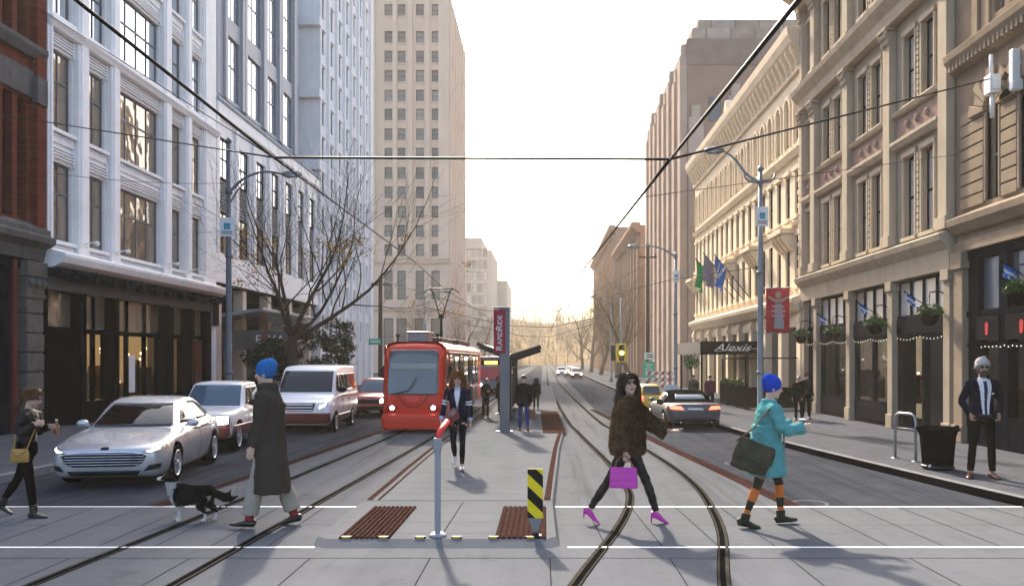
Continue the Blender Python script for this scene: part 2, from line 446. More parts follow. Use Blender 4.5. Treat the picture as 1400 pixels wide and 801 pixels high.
# ---- pavements with kerbs
def pavement(name, edge, back_x, zt, m, side):
    """edge: kerb foot polyline; back_x: x of the buildings' side"""
    b = MB(); k = len(edge); bw = .16*side
    top0 = [(x+.02*side, y, zt) for x, y in edge]; top1 = [(x+bw, y, zt+.002) for x, y in edge]
    foot = [(x, y, -.01) for x, y in edge]; back = [(back_x, y, zt+.002) for x, y in edge]
    b.add(foot+top0, [(i, i+1, k+i+1, k+i) for i in range(k-1)], 1)
    b.add(top0+top1, [(i, i+1, k+i+1, k+i) for i in range(k-1)], 2)
    b.add(top1+back, [(i, i+1, k+i+1, k+i) for i in range(k-1)], 0)
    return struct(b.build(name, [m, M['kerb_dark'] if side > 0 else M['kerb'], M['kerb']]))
ER = [(7.4, 4), (6.95, 9), (6.45, 11.2), (5.95, 14.5), (5.42, 18.6), (5.0, 23), (4.72, 29), (4.5, 38), (4.35, 60), (4.4, 120), (4.6, 300)]
EL = [(-8.9, 3), (-8.75, 12), (-8.65, 16), (-8.6, 30), (-8.6, 300)]
def sm2(e): return [(p.x, p.y) for p in smooth_pts(e, 5)]
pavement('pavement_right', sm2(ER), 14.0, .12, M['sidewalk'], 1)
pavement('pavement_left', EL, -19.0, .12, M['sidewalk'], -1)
jb = MB()
for y in [8+1.35*i for i in range(22)]:
    xk = next((a[0]+(b[0]-a[0])*(y-a[1])/(b[1]-a[1]) for a, b in zip(ER, ER[1:]) if a[1] <= y <= b[1]), 5)
    jb.merge(line('', [(xk+.17, y), (9.3, y)], .012, .127, None)); jb.merge(line('', [(-8.84, y), (-13.2, y)], .012, .127, None))
for x in (7.4, 8.4): jb.merge(line('', [(x, 9), (x, 36)], .012, .1275, None))
for x in (-10.2, -11.7): jb.merge(line('', [(x, 9), (x, 36)], .012, .1275, None))
struct(jb.build('pavement_joints', M['joint']))
# ---- the island platform between the two tracks
b = MB()
XL, XR, Y0 = -2.47, .12, 9.02
pf = [(XL, Y0+.12), (XL+.14, Y0), (XR-.1, Y0), (XR, Y0+.12), (.10, 11.4), (.30, 18), (.50, 22.5), (.50, 60), (-2.3, 60)]
k = len(pf); zt = .07
out = [(x+(.05 if x > -1 else -.0), y-(.20 if y < 10 else 0), -.01) for x, y in pf]
top = [(x, y, zt) for x, y in pf]
b.add(out+top, [(i, (i+1) % k, k+(i+1) % k, k+i) for i in range(k)], 1); b.add(top, [list(range(k))], 0)
struct(b.build('island_platform', [M['conc_plat'], M['conc_plat']]))
zp = zt+.004
jb = MB()
for y in [9.3+.62*i for i in range(3)] : jb.merge(line('', [(XL+.05, y), (XR-.05, y)], .006, zp, None))
for y in [11.45+.55*i for i in range(30)]: jb.merge(line('', [(XL+.1, y), (.1, y)], .007, zp, None))
jb.merge(line('', [(-1.13, 9.1), (-1.1, 11.3)], .010, zp+.0005, None))
jb.merge(line('', [(XL, 11.42), (XR, 11.42)], .016, zp+.001, None))
struct(jb.build('platform_joints', M['joint']))
# ribbed tactile pads: raised bars
def tactile(x0, x1, y0, y1, n):
    b = MB(); b.box(x0, x1, y0, y1, zt+.001, zt+.006, 1); w = (x1-x0)/n
    for i in range(n): b.box(x0+w*(i+.2), x0+w*(i+.8), y0+.01, y1-.01, zt+.0055, zt+.020, 0)
    return struct(b.build('tactile_pad', [M['rust'], M['rust_dark']], bevel=.004))
tactile(gp(462, 736, zt).x, gp(533, 736, zt).x, gp(0, 736, zt).y, gp(0, 693, zt).y, 10)
tactile(gp(676, 736, zt).x, gp(747, 736, zt).x, gp(0, 736, zt).y, gp(0, 693, zt).y, 9)
def strip3(pts, w): struct(line('', smooth_pts(pts, 5), w, zp+.003, None).build('edge_strip', M['rust']))
strip3([(-2.40, 11.5), (-2.42, 19), (-2.2, 30), (-2.15, 45)], .075)
strip3([(-2.27, 11.5), (-2.29, 19), (-2.07, 30), (-2.02, 45)], .035)
strip3([(.03, 11.5), (.22, 18), (.42, 22.3)], .085)
b = MB(); b.add([(p.x, p.y, zp+.004) for p in (gp(742, 592, zp), gp(774, 592, zp), gp(762, 562, zp), gp(739, 562, zp))], [(0, 1, 2, 3)])
struct(b.build('edge_strip', M['rust']))
# yellow and black reflectors along the nose of the island: one thing each
for i, px in enumerate((466, 518, 570, 621, 673, 725)):
    p = gp(px, 742, zt); w = .10
    t = thing('kerb_reflector', ['yellow reflector on the island nose, at the left end of the row', 'yellow reflector on the island nose below the left ribbed pad',
        'yellow reflector on the island nose just left of the grey post', 'yellow reflector on the island nose just right of the grey post',
        'yellow reflector on the island nose below the left edge of the right ribbed pad', 'yellow reflector on the island nose beside the striped marker foot'][i], 'reflector', (p.x, Y0+.02, zt), 0, 'reflectors along the island nose')
    MB().box(-.055, .055, -.012, .03, 0, .022).build('housing', M['black'], t, .004)
    MB().box(-.04, .04, -.016, -.0125, .004, .018).build('lens', M['yellow'], t)
# ================================================================== buildings
mm('white_stone', (0.86, 0.85, 0.835), .7, .06, 2.0, .12, 40, streak=.10)
mm('grey_panel', (.36, .375, .41), .6, .05, 1.5, .06, 30)
mm('grey_ledge', (.34, .35, .37), .8, .12, 2, .2, 30, streak=.25)
mm('white_conc', (0.78, 0.785, 0.79), .75, .06, 2.0, .1, 40, streak=.12)
mm('beige_stone', (.62, .49, .385), .8, .07, .25, .1, 10)
mm('beige_pier', (.66, .53, .42), .8, .07, .25, .1, 10)
mm('cream', (0.43, 0.365, 0.28), .75, .09, 1.8, .15, 40, streak=.22)
mm('cream_dk', (0.36, 0.305, 0.235), .8, .1, 1.8, .15, 40, streak=.2)
mm('pink_stone', (.26, .19, .165), .85, .15, 3, .25, 40)
mm('sandstone', (.25, .195, .145), .85, .16, 1.6, .45, 25, streak=.2)
mm('sandstone_lt', (.29, .23, .17), .85, .14, 1.6, .3, 25, streak=.2)
mm('hotel', (.74, .62, .46), .75, .07, 1.5, .12, 30, streak=.12)
mm('deco', (0.31, 0.22, 0.17), .85, .12, .5, .15, 10)
mm('deco_lt', (0.44, 0.35, 0.29), .85, .12, .5, .15, 10)
mm('brown_block', (.30, .21, .16), .85, .12, .4, .1, 10)
mm('navy', (0.006, 0.008, 0.012), .8, .25, 3, .1, 40)
mm('shop_black', (0.002, 0.002, 0.0025), .8, .3, 3, .1, 40)
mm('dark_grey', (0.017, 0.017, 0.02), .8, .15, 3, .1, 40)
mm('beam_grey', (0.085, 0.08, 0.075), .7, .15, 3, .15, 40)
mm('frame_grey', (.13, .14, .155), .5, .1, 3, .05, 40)
mm('frame_dark', (0.012, 0.011, 0.011), .8, .1, 3, .05, 40)
mm('frame_cream', (.30, .26, .19), .6, .1, 3, .05, 40)
mm('red_paint', (.10, .016, .013), .6, .15, 3, .1, 40)
mm('pier_stone', (.13, .115, .105), .9, .25, 4, .7, 14)
mm('lintel_stone', (.12, .115, .11), .85, .2, 3, .4, 20, streak=.3)
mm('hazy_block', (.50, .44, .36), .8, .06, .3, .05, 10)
M['redbrick'] = brick('redbrick', (.20, .055, .033), (.14, .035, .022), (.10, .05, .04))
M['g_warm'] = glass('glass_warm', (.045, .032, .02), .02, .55, 1.3, 2.3, .9)
M['g_dark'] = glass('glass_dark', (.008, .008, .009), .03, .25, .8, 1.55, .6)
M['g_sky'] = glass('glass_sky', (.06, .07, .085), .02, .12, .7, 2.6, .5)
def mirror_glass(k, c, met, wav):
    M[k] = glass(k, c, .03, wav, .9, 1.6, 0); M[k].node_tree.nodes['Principled BSDF'].inputs['Metallic'].default_value = met
mirror_glass('g_mirror', (.62, .66, .70), .75, .10); mirror_glass('g_warm', (.36, .30, .22), .6, .6)
M['g_teal'] = glass('glass_teal', (.16, .24, .25), .08, .12, .7, 1.5, .2)
M['g_brown'] = glass('glass_brown', (.035, .033, .035), .1, .2, .6, 1.5, .8, (.24, .225, .20))
M['g_shop'] = glass('glass_shop', (.008, .007, .006), .03, .2, .8, 1.5, .6)
M['g_blind'] = glass('glass_blind', (.16, .155, .15), .3, .1, .6, 1.5, .9)
M['shop_warm'] = mat('shop_warm', (.16, .09, .04), .8, .85, 5.0, 0, emit=(1, .62, .26), estr=.24, stretch=(1, 1.6, .5))  # glowing back wall stands in for gold reflections in the shop glass
M['bulb'] = lamp('bulb', (1, .72, .35), 4)
M['bulb_white'] = lamp('bulb_white', (1, .93, .8), .45)

class Fac:
    """a facade plane; u runs along it, v is height, w points out of the wall. kind: 'L' (faces +X at x), 'R' (faces -X at x), 'F' (faces the camera at y)"""
    def __init__(s, kind, c): s.k = kind; s.c = c
    def p(s, u, v, w=0.0):
        if s.k == 'L': return Vector((s.c+w, u, v))
        if s.k == 'R': return Vector((s.c-w, u, v))
        if s.k == 'B': return Vector((u, s.c+w, v))
        return Vector((u, s.c-w, v))
    def rz(s): return {'L': PI/2, 'R': -PI/2, 'F': 0.0, 'B': PI}[s.k]
    def box(s, mb, u0, u1, v0, v1, w0, w1, m=0):
        a = s.p(u0, v0, w0); b = s.p(u1, v1, w1)
        mb.box(min(a.x, b.x), max(a.x, b.x), min(a.y, b.y), max(a.y, b.y), min(a.z, b.z), max(a.z, b.z), m)
    def prof(s, mb, u0, u1, pts, m=0):
        """a moulding: outline of (w, v) points swept from u0 to u1"""
        A = [s.p(u0, v, w) for w, v in pts]; B = [s.p(u1, v, w) for w, v in pts]; k = len(pts)
        mb.add(A+B, [list(range(k))[::-1], list(range(k, 2*k))]+[(i, (i+1) % k, k+(i+1) % k, k+i) for i in range(k)], m)
    def wall(s, mb, u0, u1, v0, v1, holes, depth=.16, w=0.0, m=0, mr=None):
        mr = m if mr is None else mr
        us = sorted({u0, u1, *[h[0] for h in holes], *[h[1] for h in holes]}); vs = sorted({v0, v1, *[h[2] for h in holes], *[h[3] for h in holes]})
        us = [u for u in us if u0 <= u <= u1]; vs = [v for v in vs if v0 <= v <= v1]
        for a, b in zip(us, us[1:]):
            run = None
            for c, d in zip(vs, vs[1:]):
                cu, cv = (a+b)/2, (c+d)/2
                if any(h[0] < cu < h[1] and h[2] < cv < h[3] for h in holes):
                    if run: mb.quad(s.p(a, run[0], w), s.p(b, run[0], w), s.p(b, run[1], w), s.p(a, run[1], w), m); run = None
                else: run = (run[0], d) if run else (c, d)
            if run: mb.quad(s.p(a, run[0], w), s.p(b, run[0], w), s.p(b, run[1], w), s.p(a, run[1], w), m)
        for h in holes:
            a, b, c, d = h[:4]; i = w-depth
            for q in (((a, c), (b, c)), ((b, c), (b, d)), ((b, d), (a, d)), ((a, d), (a, c))):
                (p1, q1), (p2, q2) = q
                mb.quad(s.p(p1, q1, w), s.p(p2, q2, w), s.p(p2, q2, i), s.p(p1, q1, i), mr)
    def shell(s, mb, u0, u1, v0, v1, back, m=0):
        """the rest of the block behind the facade: two sides, rear and roof"""
        for u in (u0, u1): mb.quad(s.p(u, v0, 0), s.p(u, v1, 0), s.p(u, v1, -back), s.p(u, v0, -back), m)
        mb.quad(s.p(u0, v1, 0), s.p(u1, v1, 0), s.p(u1, v1, -back), s.p(u0, v1, -back), m)
        mb.quad(s.p(u0, v0, -back), s.p(u1, v0, -back), s.p(u1, v1, -back), s.p(u0, v1, -back), m)
WM = {}
def win_mesh(w, h, cols, rows, fr, t, arch=False, sash=False, fd=.05):
    """frame with its bars; local x along the wall, -y out, z up from the sill. rows: list of fractions of bar heights"""
    k = (round(w, 2), round(h, 2), cols, tuple(rows), fr, t, arch)
    if k in WM: return WM[k]
    mb = MB(); x = w/2
    mb.box(-x, -x+t, 0, fd, 0, h); mb.box(x-t, x, 0, fd, 0, h); mb.box(-x+t, x-t, 0, fd, 0, t); mb.box(-x+t, x-t, 0, fd, h-t, h)
    for i in range(1, cols):
        c = -x+w*i/cols; mb.box(c-t*.4, c+t*.4, .006, fd, t, h-t)
    for r in rows: mb.box(-x+t, x-t, .003, fd-.003, h*r-t*.45, h*r+t*.45)
    f = mb.mesh('window', M[fr])
    g = MB(); g.box(-x+t*.5, x-t*.5, .028, .04, t*.5, h-t*.5)
    WM[k] = (f, g); return WM[k]
PM = {}
def window(fac, root, u, v, w, h, cols=1, rows=(.5,), fr='frame_dark', gl='g_dark', t=.05, rec=.14, name='window'):
    """a window (frame) with its pane as a sub-part; u is its middle, v its sill"""
    f, g = win_mesh(w, h, cols, rows, fr, t)
    k = (id(f), gl)
    if k not in PM: PM[k] = g.mesh('pane', M[gl])
    o = inst(name, f, root, fac.p(u, v, -rec), fac.rz())
    q = bpy.data.objects.new('pane', PM[k]); COL.objects.link(q); q.parent = o
    return o

XLf, XRf = -13.3, 9.4
def Yl(px): return 13.3*F/(VX-px)
def Yr(px): return XRf*F/(px-VX)

# ---------------------------------------------------------------- red brick block at the left edge
def red_brick():
    fc = Fac('L', XLf); t = thing('brick_building', 'red brick building with grey stone lintels at the left edge', 'building', (XLf, 17, 0), world=True)
    holes = []; U = [(19.05, 19.5), (19.75, 20.2), (20.62, 21.0), (21.2, 21.56)]; U = [(a-5.2*k, b-5.2*k) for k in (0,) for a, b in U]
    for a, b in U: holes += [(a, b, 5.55, 8.65), (a, b, 10.15, 13.6)]
    mb = MB(); fc.wall(mb, 11, 22.18, 4.9, 17, holes, .3); fc.shell(mb, 11, 22.18, 0, 17, 6)
    fc.box(mb, 21.78, 22.18, 5.35, 16.9, 0, .16); fc.box(mb, 20.3, 20.5, 5.35, 8.7, 0, .06); 
    mb.build('wall', M['redbrick'], t)
    mb = MB()
    fc.box(mb, 11, 21.78, 8.72, 9.42, -.1, .07); fc.box(mb, 21.72, 22.18, 8.6, 9.3, .05, .20)
    fc.prof(mb, 11, 22.18, [(0, 9.75), (.10, 9.75), (.22, 9.95), (.22, 10.08), (0, 10.14)])
    mb.build('stone_lintel', M['lintel_stone'], t, .01)
    mb = MB()
    fc.prof(mb, 11, 22.3, [(-.3, 4.55), (.06, 4.55), (.12, 4.85), (.34, 5.0), (.36, 5.15), (.2, 5.22), (.2, 5.36), (0, 5.5), (-.3, 5.5)])
    mb.build('cornice', M['lintel_stone'], t, .01)
    for a, b in U:
        window(fc, t, (a+b)/2, 5.55, b-a, 3.1, 1, (.5,), 'frame_dark', 'g_dark', .05, .2); window(fc, t, (a+b)/2, 10.15, b-a, 3.4, 1, (.5,), 'frame_dark', 'g_dark', .05, .2)
    # shopfront: navy frame, teal panes, red column, rusticated stone pier
    mb = MB(); fc.box(mb, 11, 21.35, .1, .75, -.3, -.05); fc.box(mb, 11, 21.35, 4.3, 4.56, -.3, .0)
    for u in (12, 14.8, 17.5, 20.75): fc.box(mb, u, u+.22, .75, 4.3, -.3, -.03)
    fc.box(mb, 11, 21.0, 3.62, 3.78, -.3, -.06)
    mb.build('shopfront_frame', M['navy'], t, .008)
    for a, b in ((12.22, 14.8), (15.02, 17.5), (17.72, 20.75)):
        mb = MB(); fc.box(mb, a, b, .75, 3.62, -.22, -.16); fc.box(mb, a, b, 3.78, 4.3, -.22, -.16); mb.build('shop_window', M['g_teal'], t)
    mb = MB(); fc.box(mb, 21.02, 21.2, .1, 4.5, -.2, .02); mb.build('column', M['red_paint'], t, .01)
    mb = MB(); random.seed(3)
    v = .1
    for i in range(7):
        h = (.55, .5, .5, .5, .5, .5, .5)[i]; d = random.uniform(0, .03)
        fc.box(mb, 21.42-d, 22.12+d*.5, v+.02, v+h-.02, -.3, .12+d); v += h
    fc.box(mb, 21.45, 22.1, .1, 4.5, -.3, .08); fc.box(mb, 21.36, 22.16, 3.55, 3.68, -.2, .17); fc.box(mb, 21.40, 22.14, 3.68, 4.1, -.2, .14); fc.box(mb, 21.34, 22.18, 4.1, 4.5, -.2, .2)
    for u in (21.52, 21.78, 22.04): mb.ell(fc.p(u, 3.95, .17), (.10, .10, .13), None, 8, 6)
    mb.build('stone_pier', M['pier_stone'], t, .025)
red_brick()

# ---------------------------------------------------------------- white terracotta block with the black shopfront
def white_block():
    fc = Fac('L', XLf); u0, u1 = 22.24, 33.8; H = 17.2
    t = thing('white_building', 'white terracotta building above a long black shopfront', 'building', (XLf, 28, 0), world=True)
    cols = [(22.58, 23.64, 1.06, 2), (24.38, 25.42, 1.04, 2), (26.15, 28.97, 2.8, 4), (29.76, 30.77, 1.0, 2), (31.47, 32.47, 1.0, 2)]
    fl = [(5.2, 7.35), (8.22, 10.4), (11.3, 13.45), (14.35, 16.4)]
    holes = [(a, b, v0, v1) for a, b, _, _ in cols for v0, v1 in fl]
    mb = MB(); fc.wall(mb, u0, u1, 4.85, H, holes, .28); fc.shell(mb, u0, u1, 0, H, 6)
    mb.build('wall', M['white_stone'], t)
    piers = [(22.24, 22.5), (23.72, 24.28), (25.52, 26.05), (29.06, 29.66), (30.86, 31.36), (32.6, 33.8)]
    for a, b in piers:
        mb = MB(); fc.box(mb, a, b, 4.86, H-.2, 0, .16 if b-a < 1 else .10)
        fc.box(mb, a+.1, b-.1, 5.2, H-.4, .1, .2 if b-a < 1 else .13)
        mb.build('pilaster', M['white_stone'], t, .02)
    mb = MB()
    for v0, v1 in fl:
        # sills, louvred heads and panelled spandrels
        for a, b, w, n in cols:
            fc.box(mb, a-.06, b+.06, v0-.10, v0, -.02, .14)
            fc.box(mb, a-.04, b+.04, v0-.36, v0-.14, 0, .05)
            for k in range(int((b-a)/.11)): fc.box(mb, a+.02+k*.11, a+.07+k*.11, v0-.2, v0-.14, .045, .085)
            for k in range(4): fc.box(mb, a, b, v1+.09+k*.085, v1+.13+k*.085, 0, .07)
            fc.box(mb, a-.06, a, v1-.02, v1+.5, 0, .07); fc.box(mb, b, b+.06, v1-.02, v1+.5, 0, .07)
    for v in (10.95,):
        fc.prof(mb, u0, u1, [(0, v-.08), (.2, v-.08), (.24, v), (.30, v+.08), (.30, v+.14), (.12, v+.2), (0, v+.22)])
    fc.prof(mb, u0, u1, [(0, 16.9), (.2, 16.9), (.5, 17.3), (.5, 17.5), (0, 17.5)])
    mb.build('moulding', M['white_stone'], t, .008)
    for i, (v0, v1) in enumerate(fl):
        for a, b, w, n in cols:
            window(fc, t, (a+b)/2, v0, b-a, v1-v0, n, (.62,), 'frame_grey', 'g_warm' if i < 2 else 'g_mirror', .06, .09)
    # cornice over the shopfront with paired brackets, grey beam
    mb = MB(); fc.prof(mb, u0, 33.75, [(0, 4.42), (.28, 4.42), (.55, 4.55), (.62, 4.72), (.62, 4.80), (.3, 4.88), (0, 5.0)])
    mb.build('cornice', M['white_stone'], t, .01)
    mb = MB(); fc.prof(mb, u0, 33.7, [(0, 4.18), (.34, 4.2), (.5, 4.3), (.5, 4.415), (0, 4.415)])
    for u in [22.9+1.0*i for i in range(11)]:
        for d in (-.12, .12): fc.box(mb, u+d-.06, u+d+.06, 4.12, 4.415, .3, .54)
    fc.box(mb, 33.3, 33.7, 3.3, 4.2, 0, .25)
    mb.build('cornice_gutter', M['dark_grey'], t, .01)
    mb = MB(); fc.box(mb, u0, 33.4, 3.84, 4.19, -.2, .16); mb.build('beam', M['beam_grey'], t, .01)
    mb = MB()
    for u in (24.0, 25.85, 29.4, 31.2, 33.0): fc.box(mb, u-.14, u+.14, .1, 3.84, -.3, .14); fc.box(mb, u-.06, u+.06, .1, 3.84, .13, .2)
    fc.box(mb, u0, 33.2, 2.72, 2.86, -.25, -.06); fc.box(mb, 24.1, 33.2, .1, .75, -.25, -.02)
    for u in (25.0, 27.0, 28.2, 30.3, 32.1): fc.box(mb, u-.035, u+.035, .7, 3.84, -.22, -.08)
    fc.box(mb, 22.3, 22.52, .1, 3.84, -.3, 0)
    mb.build('shopfront_frame', M['shop_black'], t, .008)
    mb = MB(); fc.box(mb, 33.15, 33.75, .1, 4.2, -.2, .12); mb.build('end_pier', M['white_conc'], t, .02)
    mb = MB(); fc.box(mb, 31.9, 32.9, .75, 2.7, -.2, -.10); mb.build('brick_infill', M['redbrick'], t)
    mb = MB(); fc.box(mb, 22.3, 24, .1, 3.9, -1.6, -1.5); fc.box(mb, 23.9, 24.0, .1, 3.9, -2.4, -.3); mb.build('door_recess', M['shop_black'], t)
    for a, b in ((22.52, 23.86), (24.14, 25.71), (25.99, 29.26), (29.54, 31.06), (31.34, 32.86)):
        mb = MB(); fc.box(mb, a, b, 2.86, 3.84, -.20, -.16)
        if a > 24 and a < 31: fc.box(mb, a, b, .75, 2.72, -.20, -.16)
        mb.build('shop_window', M['g_shopw'], t)
        mb = MB(); fc.box(mb, a+.02, b-.02, 2.88, 3.82, -.155, -.15); mb.build('transom_window', M['g_warm'], t)
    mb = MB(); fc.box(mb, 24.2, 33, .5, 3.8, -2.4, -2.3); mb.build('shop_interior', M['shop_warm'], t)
    for i in range(16):
        mb = MB(); u = random.uniform(24.3, 31); mb.ell(fc.p(u, random.uniform(1.4, 2.5), -1.2), (.035, .035, .05), None, 8, 5); mb.build('pendant_light', M['bulb'], t)
    mb = MB(); random.seed(5)
    for a, b in ((24.3, 25.6), (26.2, 29.1), (29.7, 30.9)):
        u = a
        while u < b:
            w = random.uniform(.15, .5); fc.box(mb, u, u+w*.8, .7, random.uniform(1.0, 2.0), -1.5, -1.1, random.randrange(3)); u += w
    mb.build('display_goods', [M['goods_a'], M['goods_b'], M['goods_c']], t)
    # lettering and paper posters in the shop window
    for k, (z, w) in enumerate(((2.3, .16), (2.1, .26), (1.99, .26), (1.86, .24), (1.2, .22))):
        mb = MB(); fc.box(mb, 24.22, 24.22+w, z, z+.075, -.15, -.146); mb.build('window_lettering', M['white'], t)
    mb = MB(); fc.box(mb, 24.3, 24.62, .95, 1.55, -.155, -.15); mb.build('poster', M['goods_a'], t)
    mb = MB(); fc.box(mb, 27.2, 27.6, .9, 2.1, -.155, -.15); mb.build('poster', M['white'], t)
    for u in (23.95, 25.75, 29.2, 31.05):
        mb = MB(); mb.tube([fc.p(u, 5.25, .15), fc.p(u, 5.3, .5)], .02, 6); mb.ell(fc.p(u, 5.27, .55), (.07, .09, .07), None, 8, 6); mb.build('spot_lamp', M['white'], t)
mm('goods_a', (.45, .30, .06), .7, .3, 6, 0); mm('goods_b', (.3, .27, .22), .7, .3, 6, 0); mm('goods_c', (.10, .06, .04), .7, .3, 6, 0)
def clear_glass(name, tint, a):
    m, nt, p, N, L = nodes(name)
    p.inputs['Roughness'].default_value = .03; p.inputs['Base Color'].default_value = (*tint, 1); p.inputs['IOR'].default_value = 1.6
    tr = N.new('ShaderNodeBsdfTransparent'); mx = N.new('ShaderNodeMixShader'); mx.inputs[0].default_value = a
    L.new(tr.outputs[0], mx.inputs[1]); L.new(p.outputs[0], mx.inputs[2]); L.new(mx.outputs[0], N['Material Output'].inputs['Surface'])
    tc = N.new('ShaderNodeTexCoord'); n = N.new('ShaderNodeTexNoise'); n.inputs['Scale'].default_value = 1; L.new(tc.outputs['Object'], n.inputs['Vector'])
    b = N.new('ShaderNodeBump'); b.inputs['Strength'].default_value = .3; b.inputs['Distance'].default_value = .05
    L.new(n.outputs['Fac'], b.inputs['Height']); L.new(b.outputs['Normal'], p.inputs['Normal'])
    M[name] = m
clear_glass('g_shopw', (.006, .006, .006), .42)
white_block()

# ---------------------------------------------------------------- grey block with tall windows over a white podium
def grey_block():
    fc = Fac('L', XLf); u0, u1 = 33.85, 49.2; H = 24.0
    t = thing('office_building', 'grey office building with tall windows over a white louvred podium', 'building', (XLf, 41, 0), world=True)
    bays = [33.95+2.16*i for i in range(7)]
    ph = [(b+.35, b+1.75, 6.35, 11.1) for b in bays]
    mb = MB(); fc.wall(mb, u0, u1, 5.1, 12.4, ph, .4); fc.shell(mb, u0, u1, 5.1, 12.4, 6)
    for b in bays: fc.box(mb, b-.12, b+.2, 6.3, 12.3, 0, .12)
    fc.box(mb, u0, u1, 11.9, 12.4, 0, .16); fc.box(mb, u0, u1, 5.1, 6.2, 0, .05)
    mb.build('podium', M['white_stone'], t, .015)
    mb = MB(); fc.prof(mb, u0, u1, [(-1.2, 13.2), (-.55, 13.2), (.2, 12.5), (.2, 12.4), (-1.2, 12.4)]); mb.build('ledge', M['grey_ledge'], t, .02)
    cs = [(36.5, 38.0), (38.9, 40.9), (41.7, 43.3), (44.2, 45.9)]
    fc2 = Fac('L', XLf-.5)
    uh = [(a, b, v0, v1) for a, b in cs for v0, v1 in ((13.35, 16.1), (16.9, 23.4))]
    mb = MB(); fc2.wall(mb, u0+1.6, 46.6, 13.2, H, uh, .5); fc2.shell(mb, u0+1.6, 46.6, 12.5, H, 6)
    for a, b in cs: fc2.box(mb, a-.42, a-.12, 13.2, H-.05, 0, .12); fc2.box(mb, b+.12, b+.42, 13.2, H-.05, 0, .121)
    mb.build('tower_wall', M['grey_panel'], t, .02)
    fc3 = Fac('L', XLf-1.6)
    mb = MB(); fc3.wall(mb, u0, u1-.05, 12.45, H-.4, [], .3); fc3.shell(mb, u0, u1-.05, 12.45, H-.4, 5)
    for v in (15.3, 18.2, 21.1): fc3.box(mb, u0, 36, v, v+.12, 0, .05)
    fc3.box(mb, 46.65, 47.4, 12.5, H-.6, 0, 1.0)
    mb.build('side_wall', M['grey_panel'], t, .02)
    for a, b in cs:
        window(fc2, t, (a+b)/2, 13.35, b-a, 2.75, 2, (.55,), 'frame_grey', 'g_mirror', .07, .08)
        window(fc2, t, (a+b)/2, 16.9, b-a, 6.5, 2, (.25, .5, .75), 'frame_grey', 'g_mirror', .07, .08)
    lm = MB()
    for k in range(10): lm.box(-.62, .62, .0, .05, .02+k*.13, .09+k*.13)
    lme = lm.mesh('louvre', M['frame_grey'])
    for i, b in enumerate(bays):
        c = b+1.05
        window(fc, t, c, 6.35, 1.4, 1.7, 2, (.5,), 'frame_dark', 'g_warm', .06, .10)
        inst('louvre', lme, t, fc.p(c, 8.1, -.10), fc.rz())
        window(fc, t, c, 9.45, 1.4, 1.65, 2, (.5,), 'frame_dark', 'g_mirror', .06, .10)
    # open arcade under the podium: columns, dark back wall, soffit
    for u in (34.3, 37.2, 40.6, 44.0, 47.6):
        mb = MB(); fc.box(mb, u, u+.45, .1, 5.0, -.5, -.05); mb.build('column', M['beige_pier'], t, .03)
    mb = MB(); fc.box(mb, u0, u1, .1, 5.1, -2.9, -2.8); fc.box(mb, u0, u1, 5.0, 5.095, -2.9, 0); fc.box(mb, u0, u1, .1, 2.0, -2.8, -2.75)
    mb.build('arcade_wall', M['dark_grey'], t)
    for u in (35, 38, 41.5, 45):
        mb = MB(); fc.box(mb, u, u+2.0, .4, 3.2, -2.79, -2.74); mb.build('shop_window', M['g_dark'], t)
    mb = MB(); fc.prof(mb, 35.2, 43.0, [(-1.0, 3.62), (1.5, 4.0), (1.5, 4.12), (-1.0, 3.8)]); mb.build('canopy', M['canopy_glass'], t, .01)
    # arched dark fascia with lettering, black panels
    mb = MB(); n = 12; pl = [(-1.6, 0), (1.6, 0)]+[(1.6*math.cos(PI*i/n), .55+.30*math.sin(PI*i/n)) for i in range(n+1)]
    mb.prism(pl, (-12.1, 35.3, 2.36), (1, 0, 0), (0, 0, 1), (0, .12, 0)); sg = mb.build('shop_sign', M['sign_grey'], t, .01)
    for s_, x, m_ in (('E', -.13, 'white'), ('O', .19, 'red_sign'), ('XA', .62, 'white')):
        q = text(s_, .52, 'sign_letter', M[m_], None, (0, 0, 0), (PI/2, 0, 0), .01)
        q.parent = sg; q.location = Vector((-11.9+x, 35.285, 2.78))-Vector(t.location)
mm('canopy_glass', (.22, .30, .33), .2, .2, 3, .05, 20); mm('sign_grey', (.10, .095, .09), .7, .2, 3, .1, 30); mm('red_sign', (.45, .02, .02), .5, 0, bump=0)
grey_block()

# ---------------------------------------------------------------- tall white slab with slit windows
def white_slab():
    fc = Fac('L', XLf); u0, u1, H = 49.25, 65.2, 31.5
    t = thing('white_tower', 'tall white concrete slab with rows of narrow windows', 'building', (XLf, 57, 0), world=True)
    us = [50.4+2.05*i for i in range(7)]; vs = [3.2+2.12*i for i in range(13)]
    mb = MB(); fc.wall(mb, u0, u1, 0, H, [(u-.26, u+.26, v, v+1.35) for u in us for v in vs], .3); fc.shell(mb, u0, u1, 0, H, 8)
    for u in [49.4]+[u+1.02 for u in us]: fc.box(mb, u-.16, u+.16, .1, H-.2, 0, .16)
    for v in vs:
        for u in us: fc.box(mb, u-.34, u+.34, v+1.38, v+1.5, 0, .12)
    for v in [4.6+4.2*i for i in range(7)]: fc.box(mb, u0-.35, u0+.1, v, v+.5, -1, .2)
    mb.build('wall', M['white_conc'], t)
    for u in us:
        for v in vs: window(fc, t, u, v, .52, 1.35, 1, (.5,), 'frame_grey', 'g_blind', .05, .07)
white_slab()

